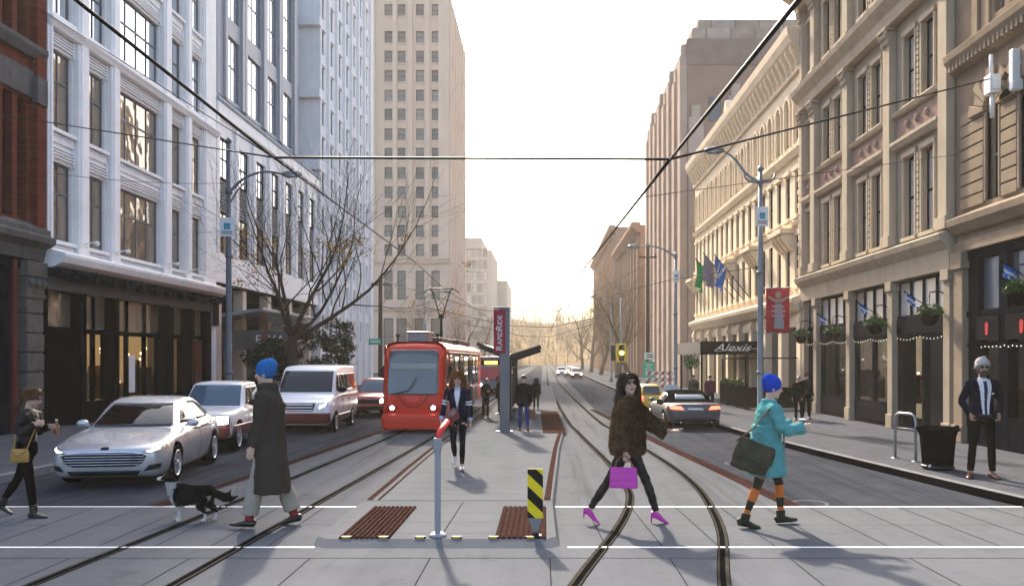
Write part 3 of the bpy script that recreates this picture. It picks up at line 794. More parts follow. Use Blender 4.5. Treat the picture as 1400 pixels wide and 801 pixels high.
# ---------------------------------------------------------------- beige tower facing the street
def beige_tower():
    Y = 117.0; fc = Fac('F', Y); x0, x1, H = -29.0, -13.3, 53.0
    t = thing('beige_tower', 'tall beige stone tower behind the red tram', 'building', (-21, Y+9, 0), world=True)
    X = lambda px: (px-VX)*Y/F
    cs = [X(p) for p in (490.5, 531, 549, 574, 595.5)]; vs = [2+(VY-y-8)*Y/F for y in (-12, 14, 51, 78, 104, 131, 157, 184, 210.5, 237, 263.5, 290, 316, 342)]
    holes = [(c-.55, c+.55, v, v+1.65) for c in cs for v in vs]+[(c-.6, c+.6, 10.2, 14.2) for c in cs]+[(c-.7, c+.7, 2.5, 7.6) for c in cs]
    mb = MB(); fc.wall(mb, x0, x1, 0, H, holes, .45); fc.shell(mb, x0, x1, 0, H, 22)
    for v in (8.6, 15.2): fc.prof(mb, x0, x1+.2, [(0, v), (.25, v), (.35, v+.35), (0, v+.5)])
    mb.build('wall', M['beige_stone'], t)
    mb = MB()
    for c in [(cs[i]+cs[i+1])/2 for i in range(4)]+[cs[4]+1.55]:
        fc.box(mb, c-.28, c+.28, 15.8, H-.2, 0, .35)
    fc.box(mb, x1-1.5, x1, 15.8, H-.1, 0, .22)
    for v in vs: 
        for c in cs: fc.box(mb, c-.62, c+.62, v-.2, v-.04, 0, .12)
    mb.build('pier', M['beige_pier'], t)
    for c in cs:
        for v in vs: window(fc, t, c, v, 1.1, 1.65, 1, (.5,), 'frame_dark', 'g_brown', .07, .3)
        window(fc, t, c, 10.2, 1.2, 4.0, 1, (.5,), 'frame_dark', 'g_brown', .08, .3); window(fc, t, c, 2.5, 1.4, 5.1, 1, (.5,), 'frame_dark', 'g_brown', .08, .3)
    fs = Fac('L', x1); mb = MB()
    for i in range(8):
        mb = MB(); fs.box(mb, Y+.2+i*2.8, Y+1.2+i*2.8, .5, H-1, 0, .3); mb.build('pier', M['beige_pier'], t)
    for i in range(7):
        for v in vs[1::2]: window(fs, t, Y+2.1+i*2.8, v, 1.0, 1.65, 1, (.5,), 'frame_dark', 'g_brown', .07, -.02)
beige_tower()

def far_left():
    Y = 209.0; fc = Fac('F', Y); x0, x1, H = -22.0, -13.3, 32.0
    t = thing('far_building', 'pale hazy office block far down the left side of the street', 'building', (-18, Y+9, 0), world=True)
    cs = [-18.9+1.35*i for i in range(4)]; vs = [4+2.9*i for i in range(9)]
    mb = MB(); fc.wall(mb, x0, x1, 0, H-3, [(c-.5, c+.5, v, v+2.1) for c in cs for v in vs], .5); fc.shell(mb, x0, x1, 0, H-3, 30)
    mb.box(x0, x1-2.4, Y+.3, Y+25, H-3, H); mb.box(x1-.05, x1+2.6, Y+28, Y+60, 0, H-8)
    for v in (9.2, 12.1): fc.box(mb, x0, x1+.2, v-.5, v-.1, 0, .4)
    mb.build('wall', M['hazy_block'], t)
    for c in cs:
        for v in vs: window(fc, t, c, v, 1.0, 2.1, 1, (.5,), 'frame_grey', 'g_blind', .08, .3)
far_left()

# ================================================================== right side
def arch_ring(fac, mb, u, v, r, d0, d1, w0, w1, n=10, m=0, parts=None):
    """voussoir ring of a round arch: springing at v, inner radius r"""
    for i in range(n):
        a0 = PI*i/n+.012; a1 = PI*(i+1)/n-.012; ro = r+d0 if not parts else r+(d0 if i % 2 else d1)
        pts = [(u+r*math.cos(a0), v+r*math.sin(a0)), (u+ro*math.cos(a0), v+ro*math.sin(a0)), (u+ro*math.cos(a1), v+ro*math.sin(a1)), (u+r*math.cos(a1), v+r*math.sin(a1))]
        A = [fac.p(p[0], p[1], w0) for p in pts]; B = [fac.p(p[0], p[1], w1) for p in pts]
        mb.add(A+B, [(3, 2, 1, 0), (4, 5, 6, 7)]+[(i_, (i_+1) % 4, 4+(i_+1) % 4, 4+i_) for i_ in range(4)], m)
def arch_fill(fac, mb, u, v, r, hw, top, w, m=0, n=12):
    """wall between a round arch (radius r at springing v) and the rectangle up to top, half width hw"""
    pts = [(u+r*math.cos(PI*i/n), v+r*math.sin(PI*i/n)) for i in range(n+1)]
    for i in range(n):
        a, b = pts[i], pts[i+1]
        mb.quad(fac.p(a[0], a[1], w), fac.p(a[0], top, w), fac.p(b[0], top, w), fac.p(b[0], b[1], w), m)
        mb.quad(fac.p(a[0], a[1], w), fac.p(b[0], b[1], w), fac.p(b[0], b[1], w-.25), fac.p(a[0], a[1], w-.25), m)
    if hw > r:
        mb.quad(fac.p(u-hw, v, w), fac.p(u-r, v, w), fac.p(u-r, top, w), fac.p(u-hw, top, w), m); mb.quad(fac.p(u+hw, v, w), fac.p(u+r, v, w), fac.p(u+r, top, w), fac.p(u+hw, top, w), m)

def sandstone():
    fc = Fac('R', XRf); u0, u1, H = 9.0, 19.22, 14.5
    t = thing('sandstone_building', 'brown rusticated sandstone building with arched windows at the right edge', 'building', (XRf, 14, 0), world=True)
    aw = [17.62, 16.35, 15.1, 13.2, 11.2]; r = .24
    holes = [(a-r, a+r, 5.35, 7.5) for a in aw]; up = [(17.2, 17.6), (16.55, 17.0), (15.4, 15.9), (14.5, 15.0), (13, 13.5)]
    holes += [(a, b, 9.2, 11.6) for a, b in up]
    mb = MB(); fc.wall(mb, u0, u1, 4.4, H, holes, .3); fc.shell(mb, u0, u1, 0, H, 6)
    for a in aw: arch_fill(fc, mb, a, 7.26, r, r, 7.5, 0)
    mb.build('wall', M['sandstone'], t)
    mb = MB(); v = 5.3
    while v < 7.2:                                                   # rock-faced courses between the openings
        e = [u0]+[x for a in sorted(aw) for x in (a-r-.1, a+r+.1)]+[18.95]
        for a, b in zip(e[::2], e[1::2]): fc.box(mb, a, b, v+.012, v+.258, 0, .045)
        v += .27
    for a in aw:
        arch_ring(fc, mb, a, 7.24, r+.02, .42, .62, 0, .11, 9, 0, True); fc.box(mb, a-r-.08, a-r, 5.35, 7.24, -.1, .05); fc.box(mb, a+r, a+r+.08, 5.35, 7.24, -.1, .05)
    mb.build('rustication', M['sandstone_lt'], t, .022)
    mb = MB()
    fc.prof(mb, u0, u1, [(0, 4.78), (.1, 4.8), (.24, 4.98), (.26, 5.12), (.08, 5.2), (0, 5.25)])
    fc.prof(mb, u0, u1, [(0, 8.42), (.12, 8.45), (.3, 8.7), (.32, 8.85), (.1, 8.98), (0, 9.0)]); fc.box(mb, u0, u1, 4.38, 4.62, 0, .08)
    for k in range(60): fc.box(mb, u0+.17*k, u0+.17*k+.1, 8.46, 8.66, .1, .24)
    fc.box(mb, 18.1, 18.35, 9.0, H, 0, .1); fc.box(mb, 17.72, 18.05, 9.0, H, 0, .05); fc.box(mb, 16.1, 16.4, 9, H, 0, .1)
    mb.build('cornice', M['sandstone_lt'], t, .012)
    mb = MB(); fc.box(mb, 18.75, 19.16, .12, 4.4, -.2, .10); fc.box(mb, 18.7, 19.2, 4.0, 4.38, -.2, .16); fc.box(mb, 18.7, 19.2, .12, .5, -.2, .15); mb.build('pilaster', M['sandstone_lt'], t, .02)
    for a in aw: window(fc, t, a, 5.35, 2*r, 2.13, 1, (.45,), 'frame_cream', 'g_dark', .05, .12)
    for a, b in up: window(fc, t, (a+b)/2, 9.2, b-a, 2.4, 1, (.5,), 'frame_cream', 'g_sky', .05, .12)
    # shopfront: navy frame, transom lights, sign board, bright interior
    mb = MB()
    for u in (18.2, 17.05, 15.6, 13.4, 11.4): fc.box(mb, u, u+.34, .12, 4.38, -.2, .02)
    fc.box(mb, u0, 18.75, 4.16, 4.38, -.2, 0); fc.box(mb, u0, 18.75, 2.92, 3.05, -.2, .01); fc.box(mb, u0, 18.75, .12, .8, -.2, .01); fc.box(mb, u0, 18.75, 2.25, 2.36, -.2, -.02)
    fc.box(mb, 18.54, 18.75, .12, 4.3, -.2, -.04)
    mb.build('shopfront_frame', M['navy'], t, .01)
    for a, b in ((17.39, 18.2), (15.94, 17.05), (13.74, 15.6)):
        mb = MB(); fc.box(mb, a, b, 3.05, 4.16, -.14, -.1); mb.build('transom_window', M['g_sky'], t)
        mb = MB(); fc.box(mb, a, b, .8, 2.25, -.14, -.1); mb.build('shop_window', M['g_shopw'], t)
        mb = MB(); fc.box(mb, a-.05, b+.05, 2.38, 2.9, -.1, .05); sb = mb.build('sign_board', M['dark_grey'], t, .01)
        c = (a+b)/2; mb = MB(); pl = [(-.07, .10), (-.03, .15), (.03, .15), (.07, .10), (.05, -.12), (-.05, -.12)]
        q = MB(); q.prism(pl, fc.p(c, 2.62, .052), (0, -1, 0), (0, 0, 1), (-.008, 0, 0)); q.build('crest', M['red_sign'], sb)
    mb = MB(); fc.box(mb, u0, 18.5, .3, 2.9, -1.9, -1.8); mb.build('shop_interior', M['shop_warm2'], t)
    mb = MB(); random.seed(11)
    for i in range(14): 
        u = random.uniform(13.5, 17); fc.box(mb, u, u+.2, .8, random.uniform(1.0, 2.0), -1.2, -1.0, random.randrange(3))
    mb.build('display_goods', [M['goods_red'], M['goods_blue'], M['goods_b']], t)
    mb = MB(); u = 13.5
    while u < 18.1: mb.ell(fc.p(u, 2.27-.03*abs(math.sin(u*9)), .06), (.011, .011, .015), None, 6, 4); u += .15
    mb.build('string_lights', M['bulb_white'], t)
mm('goods_red', (.3, .03, .02), .7, .3, 6, 0); mm('goods_blue', (.03, .07, .25), .7, .3, 6, 0)
M['shop_warm2'] = mat('shop_warm2', (.30, .24, .15), .8, .5, 1.2, 0, emit=(1, .66, .3), estr=.07)  # back wall glows by itself in place of shop lighting
sandstone()

def capital(fac, mb, u, hw, v, h, w):
    """a leafy capital: flared block with two tiers of leaves and scrolls"""
    fac.prof(mb, u-hw*.95, u+hw*.95, [(0, v), (w, v), (w*1.5, v+h*.8), (0, v+h*.8)])
    fac.box(mb, u-hw*1.3, u+hw*1.3, v+h*.82, v+h, 0, w*1.7)
    for tier in range(2):
        for k in (-1, -.33, .33, 1):
            mb.ell(fac.p(u+k*hw*.85, v+h*(.22+.36*tier), w*(1.15+.25*tier)), (.05, .05, .09), None, 6, 5)
    for k in (-1, 1): mb.ell(fac.p(u+k*hw*1.05, v+h*.72, w*1.45), (.06, .06, .06), None, 8, 6)
def cream_block():
    fc = Fac('R', XRf); u0, u1, H = 19.3, 30.45, 15.0
    t = thing('cream_building', 'cream stone building with leafy pilasters and paired windows', 'building', (XRf, 25, 0), world=True)
    piers = [19.5, 22.7, 25.85, 29.0]; bays = [(19.75, 22.45), (22.95, 25.6), (26.1, 28.75), (29.25, 30.3)]
    wins = []
    for a, b in bays[:3]:
        c = (a+b)/2; wins += [c-.52, c+.52]
    wins += [29.78]
    fl = [(5.12, 7.2), (8.55, 10.35), (12.1, 13.9)]
    holes = [(c-.30, c+.30, v0, v1) for c in wins for v0, v1 in fl]
    mb = MB(); fc.wall(mb, u0, u1, 4.1, H, holes, .28); fc.shell(mb, u0, u1, 0, H, 6); mb.build('wall', M['cream_dk'], t)
    for p in piers+[30.3]:
        mb = MB(); hw = .22 if p < 30 else .14
        for v0, v1 in ((4.98, 10.35), (11.65, 14.0)):
            fc.box(mb, p-hw, p+hw, v0, v1, 0, .2); fc.box(mb, p-hw-.05, p+hw+.05, v0, v0+.3, 0, .26)
            capital(fc, mb, p, hw, v1, .5, .2)
        mb.build('pilaster', M['cream'], t, .015)
    mb = MB()
    fc.prof(mb, u0-.05, u1, [(0, 4.05), (.14, 4.05), (.17, 4.5), (.36, 4.72), (.40, 4.86), (.15, 4.96), (0, 4.98)])
    fc.prof(mb, u0-.05, u1, [(0, 10.86), (.26, 10.86), (.30, 11.15), (.5, 11.4), (.54, 11.55), (.2, 11.66), (0, 11.68)])
    fc.prof(mb, u0-.05, u1+.15, [(0, 14.5), (.3, 14.5), (.42, 14.75), (.8, 15.0), (.85, 15.2), (0, 15.25)])
    for k in range(44): fc.box(mb, u0+.25*k, u0+.25*k+.12, 14.55, 14.75, .28, .5)
    for a, b in bays:
        fc.prof(mb, a, b, [(0, 7.5), (.14, 7.5), (.22, 7.62), (.22, 7.7), (0, 7.76)]); fc.prof(mb, a, b, [(0, 8.32), (.14, 8.36), (.18, 8.46), (0, 8.52)])
        for c in wins:
            if a < c < b:
                for v0, v1 in fl:
                    for d in (-.40, .32): fc.box(mb, c+d, c+d+.08, v0, v1, 0, .06)
                    fc.box(mb, c-.42, c+.42, v1, v1+.14, 0, .08); fc.box(mb, c-.42, c+.42, v0-.1, v0, 0, .10)
        c = (a+b)/2
        if b-a > 2:
            for v0, v1 in fl:
                for k in range(12): fc.box(mb, c-.05, c+.05, v0+(v1-v0)*k/12+.01, v0+(v1-v0)*(k+1)/12-.02, 0, .06)
    mb.build('moulding', M['cream'], t, .01)
    mb = MB()
    for a, b in bays:
        fc.box(mb, a+.05, b-.05, 7.78, 8.30, 0, .05)
        for k in ((-.55, 0, .55) if b-a > 2 else (0,)): mb.ell(fc.p((a+b)/2+k, 8.04, .06), (.07, .11, .11), None, 10, 6)
    mb.build('spandrel_panel', M['pink_stone'], t, .01)
    for c in wins:
        for i, (v0, v1) in enumerate(fl): window(fc, t, c, v0, .6, v1-v0, 1, (.5,), 'frame_dark', 'g_blind' if i < 2 else 'g_dark', .05, .09)
    # three shop bays between stone piers
    for p in piers+[30.35]:
        mb = MB(); fc.box(mb, p-.16, p+.16, .12, 4.06, -.25, .10); fc.box(mb, p-.2, p+.2, .12, .5, -.25, .14); fc.box(mb, p-.2, p+.2, 3.8, 4.05, -.25, .16)
        mb.build('pier', M['cream_dk'], t, .015)
    for i, (a, b) in enumerate(((19.66, 22.54), (22.86, 25.69), (26.01, 28.84), (29.16, 30.19))):
        mb = MB(); n = 4 if b-a > 2 else 2; mb_t = MB()
        for k in range(n+1): fc.box(mb, max(a, a+(b-a)*k/n-.04), min(b, a+(b-a)*k/n+.04), 3.1, 4.06, -.22, -.08)
        fc.box(mb, a, b, 3.98, 4.06, -.22, -.07); fc.box(mb, a, b, 2.55, 3.12, -.22, -.04); fc.box(mb, a, b, 2.62, 3.02, -.1, -.02)
        if i == 0:
            fc.box(mb, a, 20.5, .12, 2.55, -.22, -.05); fc.box(mb, 20.5, 20.62, .12, 2.55, -.5, -.05); fc.box(mb, 21.0, 21.1, .12, 2.55, -.5, -.05); fc.box(mb, 22.2, b, .12, 2.55, -.4, -.05)
            fc.box(mb, 20.62, 21, .12, .6, -.5, -.4)
        else:
            fc.box(mb, a, b, .12, .78, -.22, -.05); fc.box(mb, a+.1, b-.1, .25, .68, -.06, -.02)
            for u in (a+.06, (a+b)/2, b-.06): fc.box(mb, u-.06, u+.06, .78, 2.55, -.2, -.06)
        mb.build('shopfront_frame', M['dark_grey'], t, .008)
        mb = MB(); fc.box(mb, a, b, 3.12, 3.98, -.16, -.13); mb.build('transom_window', M['g_blind'], t)
        if i == 0:
            mb = MB(); fc.box(mb, 20.62, 21, .6, 2.55, -.46, -.44); mb.build('shop_window', M['g_shopw'], t)
            mb = MB(); fc.box(mb, 21.1, 22.2, .14, 2.5, -.9, -.85); mb.build('door', M['shop_black'], t)
            mb = MB(); fc.box(mb, 20.66, 20.96, 1.75, 2.1, -.55, -.5); mb.build('lit_sign', M['blue_sign'], t)
        else:
            mb = MB(); fc.box(mb, a, b, .78, 2.55, -.15, -.12); mb.build('shop_window', M['g_shopw'], t)
        mb = MB(); fc.box(mb, a, b, .2, 3.0, -2.0, -1.9); mb.build('shop_interior', M['shop_dim'], t)
        mb = MB(); random.seed(20+i)
        for k in range(9):
            u = random.uniform(a, b-.3); fc.box(mb, u, u+random.uniform(.15, .5), .75, random.uniform(.9, 1.7), -1.3, -1.0, random.randrange(3))
        mb.build('display_goods', [M['goods_red'], M['goods_b'], M['goods_c']], t)
        for k in range(3):
            mb = MB(); mb.ell(fc.p(a+(b-a)*(k+.6)/3, random.uniform(1.5, 2.1), -1.0), (.045, .045, .035), None, 8, 5); mb.build('pendant_light', M['bulb_white'], t)
        mb = MB(); u = a+.05
        while u < b: mb.ell(fc.p(u, 2.56-.08*abs(math.sin((u-a)*2.2)), .02), (.010, .010, .014), None, 6, 4); u += .19
        mb.build('string_lights', M['bulb_white'], t)
M['blue_sign'] = lamp('blue_sign', (.05, .35, .9), 1.6)
M['shop_dim'] = mat('shop_dim', (.14, .115, .095), .8, .7, 2.5, 0, emit=(1, .78, .5), estr=.07)  # self-lit wall added to brighten the bays, not a lamp
cream_block()

def hotel():
    fc = Fac('R', XRf); u0, u1, H = 30.6, 52.6, 14.0
    t = thing('hotel_building', 'sunlit cream hotel with a row of arched top windows and bracketed cornice', 'building', (XRf, 41, 0), world=True)
    us = [31.35+1.215*i for i in range(18)]
    holes = [(u-.3, u+.3, v0, v1) for u in us for v0, v1 in ((4.75, 6.6), (7.35, 9.0), (10.1, 11.95))]
    mb = MB(); fc.wall(mb, u0, u1, 3.7, H, holes, .3); fc.shell(mb, u0, u1, 0, H, 6)
    for u in us: arch_fill(fc, mb, u, 11.65, .3, .3, 11.95, 0)
    mb.build('wall', M['hotel'], t)
    mb = MB()
    fc.prof(mb, u0-.1, u1, [(0, 12.6), (.12, 12.6), (.14, 13.2), (.5, 13.5), (.6, 13.75), (.64, 14.05), (0, 14.1)])
    for k in range(36): fc.prof(mb, u0+.1+.61*k, u0+.3+.61*k, [(.1, 12.75), (.18, 12.75), (.44, 13.3), (.44, 13.46), (.1, 13.46)])
    fc.prof(mb, u0, u1, [(0, 9.55), (.12, 9.55), (.22, 9.75), (0, 9.85)]); fc.prof(mb, u0, u1, [(0, 6.95), (.1, 6.95), (.15, 7.1), (0, 7.15)])
    fc.prof(mb, u0, u1, [(0, 3.7), (.2, 3.75), (.42, 4.05), (.45, 4.2), (.1, 4.35), (0, 4.36)])
    for u in us:
        arch_ring(fc, mb, u, 11.65, .31, .14, .14, 0, .07, 8); fc.box(mb, u-.42, u-.31, 10.1, 11.65, 0, .06); fc.box(mb, u+.31, u+.42, 10.1, 11.65, 0, .06)
        fc.box(mb, u-.4, u+.4, 7.2, 7.34, 0, .14); fc.box(mb, u-.4, u+.4, 9.02, 9.16, 0, .10); fc.box(mb, u-.4, u+.4, 4.6, 4.74, 0, .12)
    for a in us[1::4]:                                               # balcony slabs on consoles
        fc.box(mb, a-.9, a+.9, 6.72, 6.9, 0, .55)
        for d in (-.7, -.25, .25, .7): fc.prof(mb, a+d-.1, a+d+.1, [(0, 6.1), (.1, 6.1), (.45, 6.55), (.45, 6.71), (0, 6.71)])
    mb.build('moulding', M['hotel'], t, .008)
    mb = MB()
    for k in range(40): fc.box(mb, u0, u0+.34+.08*(k % 2), 4.4+.24*k*1.0, 4.6+.24*k*1.0, 0, .09) if 4.6+.24*k < 12.5 else None
    mb.build('quoin', M['hotel'], t, .02)
    for u in us:
        window(fc, t, u, 4.75, .6, 1.85, 1, (.5,), 'frame_dark', 'g_brown', .05, .08); window(fc, t, u, 7.35, .6, 1.65, 1, (.5,), 'frame_dark', 'g_brown', .05, .08); window(fc, t, u, 10.1, .6, 1.84, 1, (.5,), 'frame_dark', 'g_brown', .05, .08)
    mb = MB()
    fc.box(mb, u0, u1, 3.2, 3.7, -.3, -.05); mb.build('shop_lintel', M['hotel'], t, .02)
    for u in [30.7+2.43*i for i in range(10)]:
        mb = MB(); fc.box(mb, u, u+.5, .12, 3.7, -.3, .08); fc.box(mb, u-.05, u+.55, 3.3, 3.55, -.3, .14); mb.build('pier', M['hotel'], t, .02)
    for u in [30.7+2.43*i for i in range(9)]:
        mb = MB(); fc.box(mb, u+.5, u+2.43, .5, 3.2, -.25, -.2); mb.build('shop_window', M['g_shop'], t)
    mb = MB(); fc.box(mb, u0, u1, .12, .5, -.3, -.1); mb.build('base', M['dark_grey'], t)
    mb = MB()                                                         # crest on the roof
    pl = [(-.9, 0), (.9, 0), (.8, .6), (.45, .7), (.35, 1.2), (0, 1.6), (-.35, 1.2), (-.45, .7), (-.8, .6)]
    mb.prism(pl, fc.p(44.4, 14.05, -.1), (0, 1, 0), (0, 0, 1), (.4, 0, 0)); mb.build('crest', M['hotel'], t, .05)
hotel()

def deco():
    fc = Fac('R', XRf); u0, u1, H = 55.4, 75, 23.0
    t = thing('deco_tower', 'tall stone and brown brick block with tall piers rising behind the hotel', 'building', (XRf+8, 65, 0), world=True)
    mb = MB(); mb.box(XRf, XRf+24, u0, u1, 0, H); mb.build('wall', M['deco'], t)
    ff = Fac('F', u0)
    for i in range(8):
        mb = MB(); v = 20.8+(1.2 if i % 2 else 2.0); fc.box(mb, u0+.05+2.6*i, u0+1.15+2.6*i, .1, v-.9, 0, .5); fc.box(mb, u0+.25+2.6*i, u0+.95+2.6*i, v-.9, v, 0, .38); mb.build('pier', M['deco_lt'], t, .04)
    for i in range(9):
        mb = MB(); v = 18.6+(i % 2)*1.4; ff.box(mb, XRf+.02+2.6*i, XRf+1.0+2.6*i, 0, v-.8, 0, .4); ff.box(mb, XRf+.22+2.6*i, XRf+.8+2.6*i, v-.8, v, 0, .3); mb.build('pier', M['deco_lt'], t, .04)
    mb = MB()
    mb.box(XRf-.06, XRf+23.9, u0-.06, u1+.05, 21.3, 23.05); mb.box(XRf+.35, XRf+23, u0+.3, u1-.6, 23.05, 23.9); mb.box(XRf+.8, XRf+22, u0+.7, u1-1.4, 23.9, 24.6)
    mb.build('parapet', M['deco_band'], t, .05)
    mb = MB()
    for i in range(7):
        for k in range(7): fc.box(mb, u0+1.3+2.6*i, u0+2.5+2.6*i, 3.5+2.5*k, 5.2+2.5*k, 0, .06)
    mb.build('window', M['g_brown'], t)
    for k in range(3):
        for c in (1.78, 4.38, 6.98, 9.58, 12.18):
            mb = MB(); ff.box(mb, XRf+c-.42, XRf+c+.42, 12.4+2.6*k, 14.0+2.6*k, 0, .05); mb.build('window', M['g_brown'], t)
M['deco_band'] = brick('deco_band', (.46, .39, .33), (.37, .29, .235), (.26, .20, .165), 1.6, .42, .5, .85, 'both', .05)
deco()

def right_far():
    for (u0, u1, H, mt, name, lab, nrow) in ((83, 108, 15.2, 'brown_block', 'brick_building', 'brown brick block beyond the stepped tower, behind bare trees', 5), (112, 160, 19.5, 'brown_block', 'far_building', 'tall hazy brown block far down the right side', 8)):
        fc = Fac('R', XRf); t = thing(name, lab, 'building', (XRf, (u0+u1)/2, 0), world=True)
        n = int((u1-u0)/3); vs = [3+(H-4)/nrow*i for i in range(nrow)]
        mb = MB(); fc.wall(mb, u0, u1, 0, H, [(u0+1+3*i, u0+2.2+3*i, v, v+1.7) for i in range(n) for v in vs], .4); fc.shell(mb, u0, u1, 0, H, 14)
        fc.prof(mb, u0-.4, u1, [(0, H-.8), (.3, H-.8), (.9, H-.2), (.9, H+.2), (0, H+.2)])
        for i in range(n): fc.box(mb, u0+.2+3*i, u0+.8+3*i, 0, H-1, 0, .3)
        mb.build('wall', M[mt], t)
        for i in range(n):
            for v in vs: window(fc, t, u0+1.6+3*i, v, 1.2, 1.7, 1, (.5,), 'frame_dark', 'g_brown', .08, .25)
        ff = Fac('F', u0)
        for i in range(4):
            for v in vs: window(ff, t, XRf+1.4+2.6*i, v, 1.2, 1.7, 1, (.5,), 'frame_dark', 'g_brown', .08, -.05)
right_far()
# ================================================================== vehicles
def paintm(key, col, metal=.0, rough=.28, coat=.6):
    M[key] = mat(key, col, rough, 0, 3, 0, metal=metal, coat=coat); return M[key]
paintm('silver', (0.52, 0.525, 0.55), .55, .26); paintm('pickup_paint', (.72, .71, .71), .1, .28); paintm('white_paint', (.84, .84, .85)); paintm('maroon', (0.13, 0.018, 0.016)); paintm('dark_red', (0.42, 0.055, 0.035))
paintm('grey_car', (0.1, 0.105, 0.125), .5, .28); paintm('taxi', (.75, .48, .02)); paintm('tram_red', (0.68, 0.03, 0.01), 0, .35, .15); paintm('brown_red', (.24, .07, .05), .2, .3)
paintm('bus_blue', (.10, .20, .27)); paintm('far_white', (.7, .7, .7)); paintm('far_red', (.3, .05, .04)); paintm('far_dark', (.06, .06, .07))
mm('rubber', (0.004, 0.004, 0.0045), .75, .2, 10, .1, 60); mm('rim_metal', (.55, .56, .58), .3, .05, 6, 0, metal=.8); mm('chrome', (.62, .63, .65), .12, 0, bump=0, metal=1.0)
mm('liner', (.006, .006, .006), .95, 0, bump=0); mm('softtop', (0.005, 0.005, 0.006), .85, .2, 20, .2, 120); mm('plastic', (0.007, 0.007, 0.008), .55, .1, 8, .05, 60)
M['car_glass'] = glass('car_glass', (.004, .005, .006), .03, .03, .5, 1.6, 0)
M['tram_glass'] = glass('tram_glass', (.03, .04, .042), .03, .12, .9, 1.8, 0)
M['car_glass_lt'] = glass('car_glass_lt', (.05, .10, .14), .05, .03, .5, 1.6, 0)
M['headlamp'] = lamp('headlamp', (1, .93, .82), 7); M['taillamp'] = lamp('taillamp', (1, .10, .05), 1.6); M['amber'] = lamp('amber', (1, .45, .05), 1.4)
M['lens'] = mat('lens', (.5, .5, .52), .12, 0, bump=0, metal=.6)

def crom(P, n):
    out = []
    for i in range(len(P)-1):
        p0, p1, p2, p3 = P[max(i-1, 0)], P[i], P[i+1], P[min(i+2, len(P)-1)]
        for j in range(n):
            t = j/n
            out.append([.5*(2*b+(c-a)*t+(2*a-5*b+4*c-d)*t*t+(3*b-a-3*c+d)*t**3) for a, b, c, d in zip(p0, p1, p2, p3)])
    return out+[list(P[-1])]
def shell(stations, nx, ns):
    """stations: (x, [(y, z) half section from bottom centre to top centre]); returns a closed shell"""
    k = len(stations[0][1])
    flat = crom([[x]+[c for p in sec for c in p] for x, sec in stations], nx)
    mb = MB(); rings = []
    for s in flat:
        half = crom([[s[1+2*i], s[2+2*i]] for i in range(k)], ns)
        half = [[max(0, y), z] for y, z in half]
        pts = [Vector((s[0], y, z)) for y, z in half]+[Vector((s[0], -y, z)) for y, z in half[-2:0:-1]]
        rings.append(pts)
    mb.loft(rings); return mb
def body_sec(zb, zt, w, crown=.02, tuck=.9):
    h = zt-zb
    return [(0, zb), (.7*w, zb), (tuck*w, zb+.05*h), (.965*w, zb+.22*h), (w, zb+.48*h), (.985*w, zb+.74*h), (.945*w, zb+.91*h), (.84*w, zt-.01*h), (.5*w, zt+crown*.7), (0, zt+crown)]
def cab_sec(z0, z1, wb, wt, crown=.015):
    h = z1-z0
    return [(0, z0-.12), (wb*.95, z0-.12), (wb, z0), (wb+(wt-wb)*.55, z0+.5*h), (wt, z0+.86*h), (wt*.93, z0+.965*h), (wt*.55, z1+crown*.6), (0, z1+crown)]
def cut_arches(mb, arches, wmin):
    """opens round wheel arches in the sides of a shell"""
    for (xw, zw, ra) in arches:
        def d(v): return math.hypot(v.x-xw, v.z-zw)
        for v in mb.v:
            if abs(v.y) > wmin:
                q = d(v)
                if abs(q-ra) < .045 and q > 1e-6 and v.z > zw-ra*.75:
                    f = ra/q; v.x = xw+(v.x-xw)*f; v.z = zw+(v.z-zw)*f
        keep = [i for i, f in enumerate(mb.f) if not (len(f) < 6 and all(abs(mb.v[j].y) > wmin and d(mb.v[j]) <= ra+.002 for j in f))]
        mb.f = [mb.f[i] for i in keep]; mb.m = [mb.m[i] for i in keep]; mb.sm = [mb.sm[i] for i in keep]
def bvh_of(*mbs):
    vs, fs = [], []
    for mb in mbs:
        o = len(vs); vs += [tuple(v) for v in mb.v]; fs += [[i+o for i in f] for f in mb.f]
    return BVHTree.FromPolygons(vs, fs)
